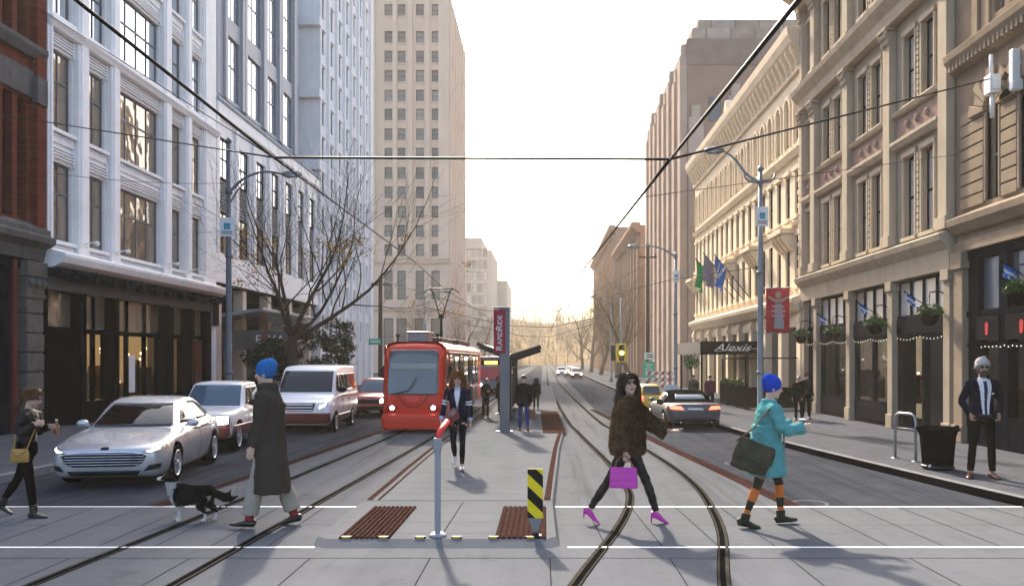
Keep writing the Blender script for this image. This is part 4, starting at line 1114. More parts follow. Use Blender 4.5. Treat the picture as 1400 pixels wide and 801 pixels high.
def patch(bvh, poly, d, off=.005, skirt=.02, step=.05, m=0, hint=None):
    """a thin panel laid on a shell: poly lies in (y, z) for d = 'f'/'r' (front/rear) or (x, z) for 'l'/'s' (left/right side) or (x, y) for 't'"""
    bm = bmesh.new(); vs = [bm.verts.new((p[0], p[1], 0)) for p in poly]; bm.faces.new(vs)
    xs = [p[0] for p in poly]; ys = [p[1] for p in poly]
    for ax, lo, hi in ((0, min(xs), max(xs)), (1, min(ys), max(ys))):
        c = lo+step
        while c < hi-step*.3:
            nrm = (1, 0, 0) if ax == 0 else (0, 1, 0); pt = (c, 0, 0) if ax == 0 else (0, c, 0)
            bmesh.ops.bisect_plane(bm, geom=bm.verts[:]+bm.edges[:]+bm.faces[:], plane_co=pt, plane_no=nrm); c += step
    dirs = {'f': Vector((-1, 0, 0)), 'r': Vector((1, 0, 0)), 'l': Vector((0, -1, 0)), 's': Vector((0, 1, 0)), 't': Vector((0, 0, -1))}; D = dirs[d]
    bm.verts.ensure_lookup_table(); bad = []
    dep = []
    for v in bm.verts:
        a, b = v.co.x, v.co.y
        o = Vector((9, a, b)) if d == 'f' else Vector((-9, a, b)) if d == 'r' else Vector((a, 9, b)) if d == 'l' else Vector((a, -9, b)) if d == 's' else Vector((a, b, 9))
        hit = bvh.ray_cast(o, D)
        if hit[0] is None: hit = bvh.find_nearest(o+D*7); q = hit[0]
        else: q = hit[0]
        v.co = q-D*off
    bm.normal_update()
    e = [x for x in bm.edges if x.is_boundary]
    if skirt:
        r = bmesh.ops.extrude_edge_only(bm, edges=e)
        for v in [x for x in r['geom'] if isinstance(x, bmesh.types.BMVert)]: v.co += D*skirt
    bm.verts.index_update(); mb = MB()
    mb.add([v.co.copy() for v in bm.verts], [[v.index for v in f.verts] for f in bm.faces], m, True); bm.free(); return mb
def wheel_meshes(r, w, spokes=10, detail=True):
    t = MB(); n = 28
    prof = [(r*.66, -w/2), (r*.9, -w/2), (r*.985, -w*.36), (r, -w*.2), (r, w*.2), (r*.985, w*.36), (r*.9, w/2), (r*.66, w/2)]
    rings = [[Vector((a*math.cos(2*PI*j/n), b, a*math.sin(2*PI*j/n))) for j in range(n)] for a, b in prof]
    t.loft(rings, 0, False); 
    for i in range(n): pass
    rings2 = [[Vector((r*.67*math.cos(2*PI*j/n), b, r*.67*math.sin(2*PI*j/n))) for j in range(n)] for b in (-w*.05, w*.04)]
    t.loft(rings2, 0, True)
    q = MB()
    rp = [(r*.68, w*.44), (r*.70, w*.52), (r*.64, w*.5), (r*.62, w*.30)]
    q.loft([[Vector((a*math.cos(2*PI*j/n), b, a*math.sin(2*PI*j/n))) for j in range(n)] for a, b in rp], 0, False)
    for i in range(spokes):
        a = 2*PI*i/spokes
        u = Vector((math.cos(a), 0, math.sin(a))); s = Vector((-math.sin(a), 0, math.cos(a)))*r*(.055 if spokes > 6 else .1)
        p0 = u*r*.1; p1 = u*r*.645
        y0, y1 = Vector((0, w*.36, 0)), Vector((0, w*.46, 0))
        q.add([p0-s+y0, p0+s+y0, p1+s*1.1+y0, p1-s*1.1+y0, p0-s+y1*1.1, p0+s+y1*1.1, p1+s*1.1+y1, p1-s*1.1+y1], [(0,3,2,1),(4,5,6,7),(0,1,5,4),(1,2,6,5),(2,3,7,6),(3,0,4,7)])
    q.loft([[Vector((a*math.cos(2*PI*j/12), b, a*math.sin(2*PI*j/12))) for j in range(12)] for a, b in ((r*.15, w*.3), (r*.15, w*.5), (r*.09, w*.54))], 0, True)
    return t.mesh('tyre', M['rubber']), q.mesh('rim', M['rim_metal'])
def add_wheels(t, xs, tr, r, w, spokes):
    a, b = wheel_meshes(r, w, spokes)
    for x in xs:
        for s in (1, -1):
            o = bpy.data.objects.new('wheel', a); COL.objects.link(o); o.parent = t; o.location = (x, s*tr, r); o.rotation_euler = (0, random.uniform(0, 1), 0 if s > 0 else PI)
            q = bpy.data.objects.new('rim', b); COL.objects.link(q); q.parent = o
def liners(t, xs, r, ra, w):
    n = 20
    for x in xs:
        for s in (1, -1):
            mb = MB(); R_ = [[Vector((x+a*math.cos(2*PI*j/n), s*y, r+a*math.sin(2*PI*j/n))) for j in range(n)] for a, y in ((.02, w*.45), (ra+.01, w*.45), (ra+.01, w-.05))]
            mb.loft(R_, 0, False)
            mb.v = [Vector((v.x, v.y, max(v.z, .16))) for v in mb.v]
            mb.build('wheel_arch', M['liner'], t)
def rect(a, b, c, d): return [(a, c), (b, c), (b, d), (a, d)]
def mirror(poly): return [(-x, y) for x, y in poly][::-1]
def both(bvh, t, name, poly, d, m, off=.006, **k):
    for p in (poly, mirror(poly)): patch(bvh, p, d, off, **k).build(name, M[m], t)
def sides(bvh, t, name, poly, m, off=.006, **k):
    for d in ('l', 's'): patch(bvh, poly, d, off, **k).build(name, M[m], t)
def mirror_part(t, x, y, z, m, s=1.0):
    for k in (1, -1):
        mb = MB(); mb.ell((x, k*(y+.10), z), (.06*s, .11*s, .075*s), None, 12, 8); mb.bar((x, k*(y-.03), z-.04), (x, k*(y+.06), z-.02), .05, .035)
        mb.build('wing_mirror', M[m], t)

def sedan():
    t = thing('silver_sedan', 'silver saloon car with lit headlights and a wide chrome slatted grille', 'car')
    B = body_sec
    st = [(2.38, B(.36, .56, .42)), (2.36, B(.26, .64, .66)), (2.28, B(.20, .70, .80)), (2.1, B(.17, .76, .88)), (1.75, B(.17, .82, .925)), (1.3, B(.17, .885, .93)), (.85, B(.17, .93, .93, .03)),
          (.3, B(.17, .95, .925)), (-.6, B(.17, .97, .925)), (-1.4, B(.18, .985, .92)), (-1.9, B(.2, .99, .89)), (-2.25, B(.24, .98, .82)), (-2.36, B(.30, .92, .70)), (-2.40, B(.42, .80, .5))]
    lo = shell(st, 7, 4)
    C_ = cab_sec
    cab = shell([(1.05, C_(.88, .885, .70, .60)), (.95, C_(.88, .92, .78, .68)), (.6, C_(.90, 1.13, .83, .68)), (.15, C_(.93, 1.36, .86, .645)), (-.25, C_(.94, 1.455, .87, .62)), (-.8, C_(.95, 1.45, .87, .615)),
                 (-1.3, C_(.96, 1.33, .85, .62)), (-1.75, C_(.97, 1.12, .80, .64)), (-2.05, C_(.97, .98, .70, .60))], 6, 4)
    r = .335; ax = (1.42, -1.43)
    bv = bvh_of(lo, cab)
    cut_arches(lo, [(x, r, .395) for x in ax], .6)
    lo.merge(cab); lo.build('body', M['silver'], t)
    liners(t, ax, r, .395, .9); add_wheels(t, ax, .815, r, .22, 10)
    patch(bv, [(-.70, .955), (.70, .955), (.53, 1.36), (-.53, 1.36)], 'f').build('windscreen', M['car_glass'], t)
    patch(bv, [(-.60, 1.04), (.60, 1.04), (.50, 1.34), (-.50, 1.34)], 'r').build('rear_window', M['car_glass'], t)
    for poly in ([(.62, 1.0), (-.22, 1.015), (-.22, 1.375), (.0, 1.345), (.30, 1.22)], [(-.29, 1.015), (-1.10, 1.03), (-1.12, 1.30), (-.8, 1.375), (-.29, 1.38)], [(-1.17, 1.04), (-1.55, 1.06), (-1.42, 1.18), (-1.18, 1.27)]):
        sides(bv, t, 'side_window', poly, 'car_glass')
    g = [(-.60, .60), (-.66, .56), (-.60, .44), (-.48, .385), (.48, .385), (.60, .44), (.66, .56), (.60, .60), (.3, .635), (-.3, .635)]
    gr = patch(bv, g, 'f', .012).build('grille', M['plastic'], t)
    mb = MB()
    for z in (.42, .465, .51, .555, .60): mb.merge(patch(bv, rect(-.55-.08*(z > .44), .55+.08*(z > .44), z-.006, z+.006), 'f', .026, .02))
    mb.merge(patch(bv, [(-.68, .565), (-.62, .61), (-.3, .645), (.3, .645), (.62, .61), (.68, .565), (.66, .545), (.6, .588), (.3, .622), (-.3, .622), (-.6, .588), (-.66, .545)], 'f', .024, .02, .04))
    mb.build('grille_bar', M['chrome'], gr)
    both(bv, t, 'headlight', [(.58, .64), (.74, .70), (.885, .74), (.90, .70), (.80, .62), (.64, .60)], 'f', 'lens', .010)
    both(bv, t, 'headlight_lamp', [(.66, .637), (.78, .672), (.83, .70), (.83, .665), (.74, .628)], 'f', 'headlamp', .016)
    both(bv, t, 'indicator', [(.86, .69), (.885, .735), (.905, .72), (.895, .68)], 'f', 'amber', .014)
    patch(bv, [(-.52, .225), (.52, .225), (.58, .315), (-.58, .315)], 'f', .008).build('air_intake', M['plastic'], t)
    both(bv, t, 'fog_lamp_recess', [(.62, .30), (.84, .33), (.86, .42), (.70, .40)], 'f', 'plastic', .008)
    patch(bv, [(-.07, .69), (-.05, .67), (.05, .67), (.07, .69), (.05, .712), (-.05, .712)], 'f', .008, .01, .03).build('badge', M['plastic'], t)
    for x in (-.26, .68, -1.16): sides(bv, t, 'door_seam', [(x-.006, .26), (x+.006, .26), (x+.006, .985), (x-.006, .985)], 'plastic', .0025, skirt=.004)
    sides(bv, t, 'side_sill', rect(-.98, .96, .20, .235), 'plastic', .004)
    for x in (-.1, -.98): sides(bv, t, 'door_handle', rect(x-.10, x+.10, .86, .89), 'silver', .03)
    both(bv, t, 'tail_light', [(.5, .78), (.80, .80), (.80, .90), (.5, .88)], 'r', 'taillamp', .008)
    mirror_part(t, .55, .87, 1.0, 'silver')
    return t
def pickup():
    t = thing('pickup_truck', 'silver pickup truck with a rust red bumper and one bright headlight, behind the silver saloon', 'pickup truck')
    B = body_sec
    st = [(2.75, B(.5, .75, .75)), (2.72, B(.42, 1.0, .88)), (2.6, B(.40, 1.08, .96)), (2.3, B(.38, 1.13, .99)), (1.4, B(.38, 1.17, 1.0)), (.9, B(.38, 1.18, 1.0)), (0, B(.38, 1.2, 1.0)), (-.8, B(.38, 1.2, 1.0)), (-2.5, B(.4, 1.2, 1.0)), (-2.72, B(.42, 1.19, .98)), (-2.76, B(.5, 1.1, .9))]
    lo = shell(st, 7, 4); C_ = cab_sec
    cab = shell([(1.25, C_(1.12, 1.13, .8, .7)), (1.1, C_(1.14, 1.2, .9, .8)), (.55, C_(1.16, 1.72, .94, .76)), (.2, C_(1.17, 1.87, .95, .75)), (-.6, C_(1.17, 1.88, .95, .75)), (-.95, C_(1.17, 1.84, .94, .75)), (-1.08, C_(1.17, 1.5, .92, .78)), (-1.12, C_(1.17, 1.2, .9, .8))], 6, 4)
    bv = bvh_of(lo, cab); r = .40; ax = (1.85, -1.75)
    cut_arches(lo, [(x, r, .49) for x in ax], .7); lo.merge(cab); lo.build('body', M['pickup_paint'], t)
    liners(t, ax, r, .49, .96); add_wheels(t, ax, .86, r, .26, 6)
    patch(bv, [(-.80, 1.22), (.80, 1.22), (.68, 1.80), (-.68, 1.80)], 'f').build('windscreen', M['car_glass_lt'], t)
    sides(bv, t, 'side_window', [(.78, 1.26), (-.1, 1.26), (-.1, 1.76), (.30, 1.76)], 'car_glass'); sides(bv, t, 'side_window', [(-.18, 1.26), (-.9, 1.26), (-.86, 1.76), (-.18, 1.76)], 'car_glass')
    patch(bv, rect(-.97, .97, .42, 1.03), 'f', .012, .03).build('front_panel', M['brown_red'], t); sides(bv, t, 'side_skirt', rect(-2.5, 2.45, .40, .74), 'brown_red', .006)  # brown-red panels carry the tram's red reflection as paint
    patch(bv, rect(-.92, .92, .44, .72), 'f', .06, .08).build('bumper', M['brown_red'], t)
    patch(bv, rect(-.55, .55, .78, 1.0), 'f', .02, .04).build('grille', M['plastic'], t)
    both(bv, t, 'headlight', [(.60, .78), (.90, .80), (.90, .99), (.60, 1.0)], 'f', 'headlamp', .02)
    for x in (-.14, .85): sides(bv, t, 'door_seam', rect(x-.007, x+.007, .5, 1.2), 'plastic', .0025, skirt=.004)
    sides(bv, t, 'door_handle', rect(-.08, .12, 1.02, 1.06), 'plastic', .03); both(bv, t, 'tail_light', rect(.82, .94, .8, 1.12), 'r', 'taillamp', .01)
    mirror_part(t, .68, .98, 1.3, 'plastic', 1.3)
    mb = MB(); mb.box(-2.6, -1.2, -.8, .8, 1.1, 1.215); mb.build('bed_floor', M['plastic'], t)
    return t
def van():
    t = thing('white_van', 'white passenger van with a maroon bumper and dark windscreen beside the tram', 'van')
    B = body_sec
    st = [(2.75, B(.5, .8, .70)), (2.72, B(.36, 1.0, .86)), (2.6, B(.3, 1.12, .95)), (2.2, B(.28, 1.26, 1.0)), (1.75, B(.28, 1.40, 1.02)), (1, B(.28, 1.45, 1.03)), (-1, B(.28, 1.45, 1.03)), (-2.6, B(.3, 1.45, 1.03)), (-2.74, B(.35, 1.4, 1.0)), (-2.78, B(.5, 1.3, .9))]
    lo = shell(st, 7, 4); C_ = cab_sec
    cab = shell([(2.0, C_(1.2, 1.22, .85, .78)), (1.85, C_(1.28, 1.42, .95, .85)), (1.2, C_(1.38, 2.1, 1.0, .86)), (.8, C_(1.4, 2.36, 1.01, .88)), (.2, C_(1.4, 2.44, 1.02, .89)), (-2.4, C_(1.4, 2.44, 1.02, .90)), (-2.68, C_(1.4, 2.40, 1.02, .90)), (-2.76, C_(1.4, 2.2, 1.0, .9))], 6, 4)
    bv = bvh_of(lo, cab); r = .36; ax = (1.85, -1.6)
    cut_arches(lo, [(x, r, .45) for x in ax], .7); lo.merge(cab); lo.build('body', M['white_paint'], t)
    liners(t, ax, r, .45, .98); add_wheels(t, ax, .90, r, .24, 10)
    patch(bv, [(-.86, 1.46), (.86, 1.46), (.80, 2.24), (-.80, 2.24)], 'f').build('windscreen', M['car_glass'], t)
    for p in ([(1.45, 1.5), (.55, 1.5), (.55, 2.12), (1.0, 2.12)], [(.45, 1.5), (-.75, 1.5), (-.75, 2.12), (.45, 2.12)], [(-.85, 1.5), (-2.4, 1.5), (-2.4, 2.12), (-.85, 2.12)]): sides(bv, t, 'side_window', p, 'car_glass')
    patch(bv, [(-.93, .36), (.93, .36), (.95, .74), (-.95, .74)], 'f', .03, .06).build('bumper', M['maroon'], t); sides(bv, t, 'side_skirt', rect(-1.1, 1.35, .32, .62), 'maroon', .006)
    gr = patch(bv, [(-.42, .80), (.42, .80), (.50, 1.10), (-.50, 1.10)], 'f', .015, .03).build('grille', M['plastic'], t)
    mb = MB()
    for z in (.84, .94, 1.04): mb.merge(patch(bv, rect(-.42, .42, z-.022, z+.022), 'f', .035, .03))
    mb.build('grille_bar', M['white_paint'], gr)
    both(bv, t, 'headlight', [(.58, .86), (.86, .96), (.92, 1.22), (.78, 1.16), (.60, 1.0)], 'f', 'lens', .012); both(bv, t, 'headlight_lamp', [(.62, .90), (.80, .98), (.82, 1.08), (.64, 1.0)], 'f', 'headlamp', .02)
    for x in (.5, -.8, 1.5): sides(bv, t, 'door_seam', rect(x-.008, x+.008, .66, 2.2), 'plastic', .0025, skirt=.004)
    for x in (.62, -.65): sides(bv, t, 'door_handle', rect(x-.1, x+.1, 1.12, 1.16), 'plastic', .03)
    both(bv, t, 'tail_light', rect(.88, .99, 1.0, 1.5), 'r', 'taillamp', .01); mirror_part(t, 1.5, 1.04, 1.55, 'plastic', 1.5)
    return t
def suv(name, label, paint, cat='car'):
    t = thing(name, label, cat); B = body_sec
    st = [(2.25, B(.45, .7, .6)), (2.22, B(.36, .86, .78)), (2.1, B(.32, .95, .87)), (1.7, B(.3, 1.0, .9)), (1.0, B(.3, 1.05, .91)), (0, B(.3, 1.07, .92)), (-1.5, B(.3, 1.09, .92)), (-2.1, B(.34, 1.08, .9)), (-2.2, B(.42, 1.0, .8)), (-2.22, B(.55, .9, .6))]
    lo = shell(st, 5, 3); C_ = cab_sec
    cab = shell([(1.1, C_(1.0, 1.01, .75, .65)), (.95, C_(1.02, 1.1, .83, .72)), (.35, C_(1.04, 1.6, .87, .69)), (0, C_(1.05, 1.7, .88, .68)), (-1.6, C_(1.06, 1.69, .88, .68)), (-2.0, C_(1.06, 1.6, .87, .68)), (-2.15, C_(1.06, 1.2, .85, .72))], 5, 3)
    bv = bvh_of(lo, cab); r = .36; ax = (1.38, -1.3)
    cut_arches(lo, [(x, r, .43) for x in ax], .62); lo.merge(cab); lo.build('body', M[paint], t)
    liners(t, ax, r, .43, .88); add_wheels(t, ax, .79, r, .22, 6)
    patch(bv, [(-.72, 1.1), (.72, 1.1), (.6, 1.62), (-.6, 1.62)], 'f').build('windscreen', M['car_glass_lt'], t); patch(bv, [(-.7, 1.14), (.7, 1.14), (.6, 1.6), (-.6, 1.6)], 'r').build('rear_window', M['car_glass'], t)
    for p in ([(.62, 1.13), (-.3, 1.13), (-.3, 1.6), (.12, 1.6)], [(-.38, 1.13), (-1.2, 1.13), (-1.2, 1.6), (-.38, 1.6)], [(-1.28, 1.13), (-1.9, 1.13), (-1.8, 1.55), (-1.28, 1.6)]): sides(bv, t, 'side_window', p, 'car_glass')
    patch(bv, rect(-.5, .5, .62, .82), 'f', .015, .03).build('grille', M['plastic'], t); patch(bv, rect(-.8, .8, .38, .52), 'f', .03, .05).build('bumper', M['plastic'], t)
    both(bv, t, 'headlight', [(.52, .66), (.80, .70), (.82, .86), (.54, .84)], 'f', 'headlamp', .015); both(bv, t, 'tail_light', rect(.66, .82, .75, 1.05), 'r', 'taillamp', .01)
    patch(bv, rect(-.24, .24, .56, .68), 'r', .012, .02).build('number_plate', M['white'], t); mirror_part(t, .55, .9, 1.14, 'plastic', 1.1)
    return t
def convertible():
    t = thing('grey_convertible', 'grey convertible with a black soft top driving away with red tail lights lit', 'car'); B = body_sec
    st = [(2.28, B(.4, .55, .45)), (2.22, B(.26, .68, .72)), (2.0, B(.2, .76, .84)), (1.5, B(.18, .84, .89)), (.8, B(.18, .92, .90)), (-.8, B(.18, .95, .905)), (-1.5, B(.2, .965, .90)), (-2.0, B(.24, .96, .86)), (-2.22, B(.28, .93, .78)), (-2.30, B(.36, .86, .66)), (-2.33, B(.46, .78, .5))]
    lo = shell(st, 6, 4); C_ = cab_sec
    cab = shell([(.95, C_(.9, .91, .68, .6)), (.8, C_(.91, .98, .77, .66)), (.35, C_(.92, 1.28, .82, .62)), (.05, C_(.93, 1.38, .84, .6)), (-.6, C_(.94, 1.38, .84, .6)), (-1.1, C_(.95, 1.25, .82, .6)), (-1.45, C_(.95, 1.06, .78, .6)), (-1.62, C_(.95, .96, .7, .58))], 6, 4)
    bv = bvh_of(lo, cab); r = .33; ax = (1.38, -1.38)
    cut_arches(lo, [(x, r, .39) for x in ax], .6); lo.build('body', M['grey_car'], t); cab.build('soft_top', M['softtop'], t)
    liners(t, ax, r, .39, .87); add_wheels(t, ax, .79, r, .23, 5)
    patch(bv, [(-.52, 1.08), (.52, 1.08), (.45, 1.26), (-.45, 1.26)], 'r').build('rear_window', M['car_glass_lt'], t); patch(bv, [(-.66, .97), (.66, .97), (.52, 1.32), (-.52, 1.32)], 'f').build('windscreen', M['car_glass'], t)
    sides(bv, t, 'side_window', [(.6, .99), (-.9, 1.0), (-.85, 1.2), (-.5, 1.30), (.1, 1.30)], 'car_glass')
    both(bv, t, 'tail_light', [(.40, .74), (.80, .76), (.82, .88), (.48, .87)], 'r', 'taillamp', .012); patch(bv, rect(-.26, .26, .66, .80), 'r', .012, .02).build('number_plate', M['chrome'], t)
    patch(bv, rect(-.7, .7, .26, .38), 'r', .012, .03).build('bumper_insert', M['plastic'], t); patch(bv, rect(-.6, .6, .92, .945), 'r', .03, .04).build('spoiler', M['grey_car'], t)
    both(bv, t, 'headlight', [(.5, .6), (.78, .62), (.8, .7), (.55, .69)], 'f', 'lens', .01)
    for k in (1, -1):
        mb = MB(); mb.tube([(-2.25, k*.5, .27), (-2.38, k*.5, .27)], .04, 10); mb.build('exhaust_pipe', M['chrome'], t)
    mirror_part(t, .55, .86, 1.0, 'grey_car'); return t
def put(t, px, py, rz, s, z=0.0):
    p = gp(px, py, z); t.location = p; t.rotation_euler = (0, 0, rz); t.scale = s if isinstance(s, tuple) else (s, s, s); return t
c = sedan(); c.location = (-7.02, 14.85, 0); c.rotation_euler = (0, 0, R(-90+8)); c.scale = (.85, .92, .90)
c = pickup(); c.location = (-7.45, 19.45, 0); c.rotation_euler = (0, 0, R(-90+3)); c.scale = (.66, .76, .78)
c = van(); c.location = (-6.60, 24.2, 0); c.rotation_euler = (0, 0, R(-90+2)); c.scale = (.66, .84, .74)
c = suv('dark_red_suv', 'dark red off-road car with its headlight lit, between the white van and the tram', 'dark_red'); c.location = (-5.95, 30.0, 0); c.rotation_euler = (0, 0, R(-90)); c.scale = (.72, .74, .76)
c = convertible(); c.location = (4.15, 25.4, 0); c.rotation_euler = (0, 0, R(90+3)); c.scale = (.78, .88, .76)
c = suv('yellow_taxi', 'small yellow taxi seen from behind beyond the grey convertible', 'taxi', 'taxi'); c.location = (3.85, 31.6, 0); c.rotation_euler = (0, 0, R(90)); c.scale = (.55, .45, .62)
for i, (x, y, pm, lb) in enumerate(((1.9, 96, 'far_white', 'white car far up the street, beside the right-hand rails'), (3.15, 84, 'far_red', 'red car parked far up the right kerb, nearest of the parked row'), (3.15, 90, 'far_dark', 'dark car parked far up the right kerb, second of the parked row'),
        (3.2, 98, 'far_red', 'red car parked far up the right kerb behind the dark one'), (3.2, 106, 'far_white', 'white car parked far up the right kerb at the end of the row'))):
    c = suv('parked_car', lb, pm); c['group'] = 'cars far up the street'; c.location = (x, y, 0); c.rotation_euler = (0, 0, R(-90)); c.scale = (.62,)*3

# ---------------------------------------------------------------- the tram
def rrect(w, z0, z1, r, n=5):
    h = []
    for i in range(n+1): a = -PI/2+PI/2*i/n; h.append((w-r+r*math.cos(a), z0+r+r*math.sin(a)))
    for i in range(n+1): a = PI/2*i/n; h.append((w-r*1.6+r*1.6*math.cos(a), z1-r*1.2+r*1.2*math.sin(a)))
    return [(0, z0)]+h+[(0, z1+.02)]
def tram():
    Y0 = 22.45; X0 = -3.53; L = 12.9; W = .83
    t = thing('red_tram', 'bright red tram with lit headlights standing at the island stop', 'tram', (X0, Y0+L/2, 0), R(-90)); f = L/2
    st = [(f, rrect(W*.80, .5, 2.15, .22)), (f-.05, rrect(W*.90, .40, 2.3, .24)), (f-.18, rrect(W*.965, .32, 2.40, .22)), (f-.45, rrect(W, .30, 2.45, .2)), (f-1.2, rrect(W, .3, 2.46, .2)), (-f+1.2, rrect(W, .3, 2.46, .2)), (-f+.2, rrect(W*.96, .3, 2.4, .2)), (-f, rrect(W*.85, .45, 2.25, .22))]
    sh = shell(st, 5, 2)
    def lean(v):
        if v.x > f-2: v.x -= .20*max(0, (v.z-.95))**1.3*max(0, min(1, (v.x-f+1.2)/.9))
    for v in sh.v: lean(v)
    bv = bvh_of(sh); sh.build('body', M['tram_red'], t)
    bp = shell([(f+.10, rrect(W*.80, .14, .46, .09)), (f+.07, rrect(W*.93, .11, .50, .1)), (f-.06, rrect(W*1.015, .10, .54, .1)), (f-.6, rrect(W*1.03, .10, .55, .09)), (f-1.2, rrect(W*1.0, .12, .54, .08))], 4, 2)
    bp.build('bumper', M['tram_red'], t)
    ws = patch(bv, [(-.66, 1.03), (.66, 1.03), (.68, 1.2), (.66, 2.16), (.60, 2.24), (-.60, 2.24), (-.66, 2.16), (-.68, 1.2)], 'f', .022, .05, .04).build('windscreen', M['tram_glass'], t)
    patch(bv, rect(-.62, .62, 1.70, 1.86), 'f', .034, .004, .04).build('sun_blind', M['blind'], ws)
    mb = MB(); mb.tube([(f+.02, -.48, 1.06), (f+.03, -.1, 1.16), (f+.0, .1, 1.5)], .012, 6); mb.build('wiper', M['black'], ws)
    patch(bv, [(-.25, 1.04), (.25, 1.04), (.2, .90), (.08, .80), (-.08, .80), (-.2, .90)], 'f', .016, .02, .04).build('badge_plate', M['tram_red'], t)
    mb = MB(); P = []
    for i in range(17):
        a = -.42+.84*i/16; h = bv.ray_cast(Vector((9+f, a, .70+1.9*a*a)), Vector((-1, 0, 0))); P.append(h[0]+Vector((.003, 0, 0)))
    mb.tube(P, .010, 6); mb.build('front_crease', M['dark_trim'], t)
    for k in (1, -1):
        cy = k*.55; poly = [(cy+.12*math.cos(a*PI/8), .69+.095*math.sin(a*PI/8)) for a in range(16)]
        hl = patch(bv, poly, 'f', .012, .03).build('headlight', M['dark_lens'], t)
        poly = [(cy-k*.0+.055*math.cos(a*PI/8), .685+.055*math.sin(a*PI/8)) for a in range(16)]
        patch(bv, poly, 'f', .02, .02).build('headlight_lamp', M['headlamp'], hl)
        mb = MB(); mb.box(f-.75, f-.68, k*(W+.02), k*(W+.16), 1.45, 1.78); mb.bar((f-.7, k*W*.98, 1.8), (f-.7, k*(W+.12), 1.78), .03, .03); mb.build('wing_mirror', M['black'], t, .02)
    mb = MB(); mb.ell((f-.72, -W-.03, 1.4), (.02, .05, .08)); 
    # sides: dark glazing band, doors, roof gear, articulation
    for d, k in (('l', 1), ('s', -1)):
        patch(bv, rect(f-1.05, f-.62, 1.0, 2.1), d, .006, .02, .3).build('side_window', M['tram_glass'], t)
        x = f-1.3
        for i, (ln, kind) in enumerate(((1.1, 'door'), (1.7, 'win'), (1.3, 'door'), (1.9, 'win'), (1.3, 'door'), (1.7, 'win'), (1.2, 'win'))):
            if kind == 'win': patch(bv, rect(x-ln+.06, x-.06, 1.05, 2.05), d, .006, .02, .4).build('side_window', M['car_glass'], t); patch(bv, rect(x-ln+.02, x-.02, .42, .98), d, .004, .02, .4).build('side_panel', M['tram_side'], t)
            else:
                dr = patch(bv, rect(x-ln+.05, x-.05, .36, 2.1), d, .007, .02, .4).build('door', M['tram_side'], t)
                for a, b in ((x-ln+.1, x-ln/2-.03), (x-ln/2+.03, x-.1)): patch(bv, rect(a, b, .6, 2.0), d, .011, .01, .4).build('door_window', M['car_glass'], dr)
            x -= ln
        patch(bv, rect(-f+.6, f-.9, 2.10, 2.2), d, .005, .01, .5).build('side_band', M['tram_side'], t)
    for x in (f-4.2, f-8.6):
        mb = MB(); n = 14; sec = [(W*.985, .4), (W*.985, 2.2), (W*.8, 2.46), (-W*.8, 2.46), (-W*.985, 2.2), (-W*.985, .4)]
        mb.prism([(a, b+.03 if b > 2.3 else b) for a, b in [(y*1.012, z) for y, z in sec]], (x, 0, 0), (0, 1, 0), (0, 0, 1), (.12, 0, 0)); mb.build('articulation', M['dark_trim'], t)
    mb = MB(); mb.box(f-1.9, f-.9, -.28, .28, 2.44, 2.72); mb.box(f-1.95, f-.85, -.32, .32, 2.70, 2.75); mb.build('roof_unit', M['metal_grey'], t, .02)
    mb = MB(); mb.box(f-5.2, f-2.2, -.5, .5, 2.44, 2.62); mb.build('roof_unit', M['roof_dark'], t, .03)
    mb = MB(); mb.box(f-11.5, f-7, -.5, .5, 2.44, 2.66); mb.build('roof_unit', M['roof_dark'], t, .03)
    for k in (1, -1):
        mb = MB(); mb.tube([(f-.9, k*.55, 2.44), (f-.9, k*.55, 2.60)], .02, 6); mb.box(f-.95, f-.85, k*.55-.05, k*.55+.05, 2.6, 2.68); mb.build('roof_lamp', M['black'], t)
    pg = MB(); px = f-6.2
    pg.box(px-.3, px+.3, -.3, .3, 2.5, 2.62); pg.tube([(px, 0, 2.6), (px, 0, 3.5)], .045, 8)
    pa = pg.build('pantograph', M['frame_dark'], t)
    pg = MB()
    for k in (1, -1):
        pg.tube([(px, k*.05, 3.42), (px, k*.30, 4.30)], .022, 6); pg.tube([(px, k*.14, 3.75), (px, -k*.28, 4.25)], .009, 5)
        pg.tube([(px, k*.30, 4.3), (px, k*.42, 4.37), (px, k*.60, 4.24)], .018, 6)
    pg.tube([(px, -.43, 4.37), (px, .43, 4.37)], .022, 6); pg.tube([(px, -.32, 4.29), (px, .32, 4.29)], .014, 6); pg.box(px-.07, px+.07, -.09, .09, 3.36, 3.46)
    pg.build('collector_head', M['black'], pa)
    mb = MB()
    for x in (f-1.6, f-2.5, -f+1.6, -f+2.5):
        for k in (1, -1): mb.tube([(x, k*.48, .22), (x, k*.62, .22)], .22, 16)
    mb.box(-f+.6, f-.5, -.62, .62, .14, .34); mb.build('bogie', M['liner'], t)
mm('blind', (.30, .33, .32), .6, 0, bump=0); mm('dark_trim', (.05, .012, .01), .5, 0, bump=0); mm('tram_side', (.16, .055, .045), .35, .1, 2, 0); mm('roof_dark', (0.035, 0.035, 0.038), .6, .1, 3, 0)
M['dark_lens'] = mat('dark_lens', (.22, .02, .012), .15, 0, bump=0)
M['tram_red'].node_tree.nodes['Principled BSDF'].inputs['Specular IOR Level'].default_value = .25
tram()
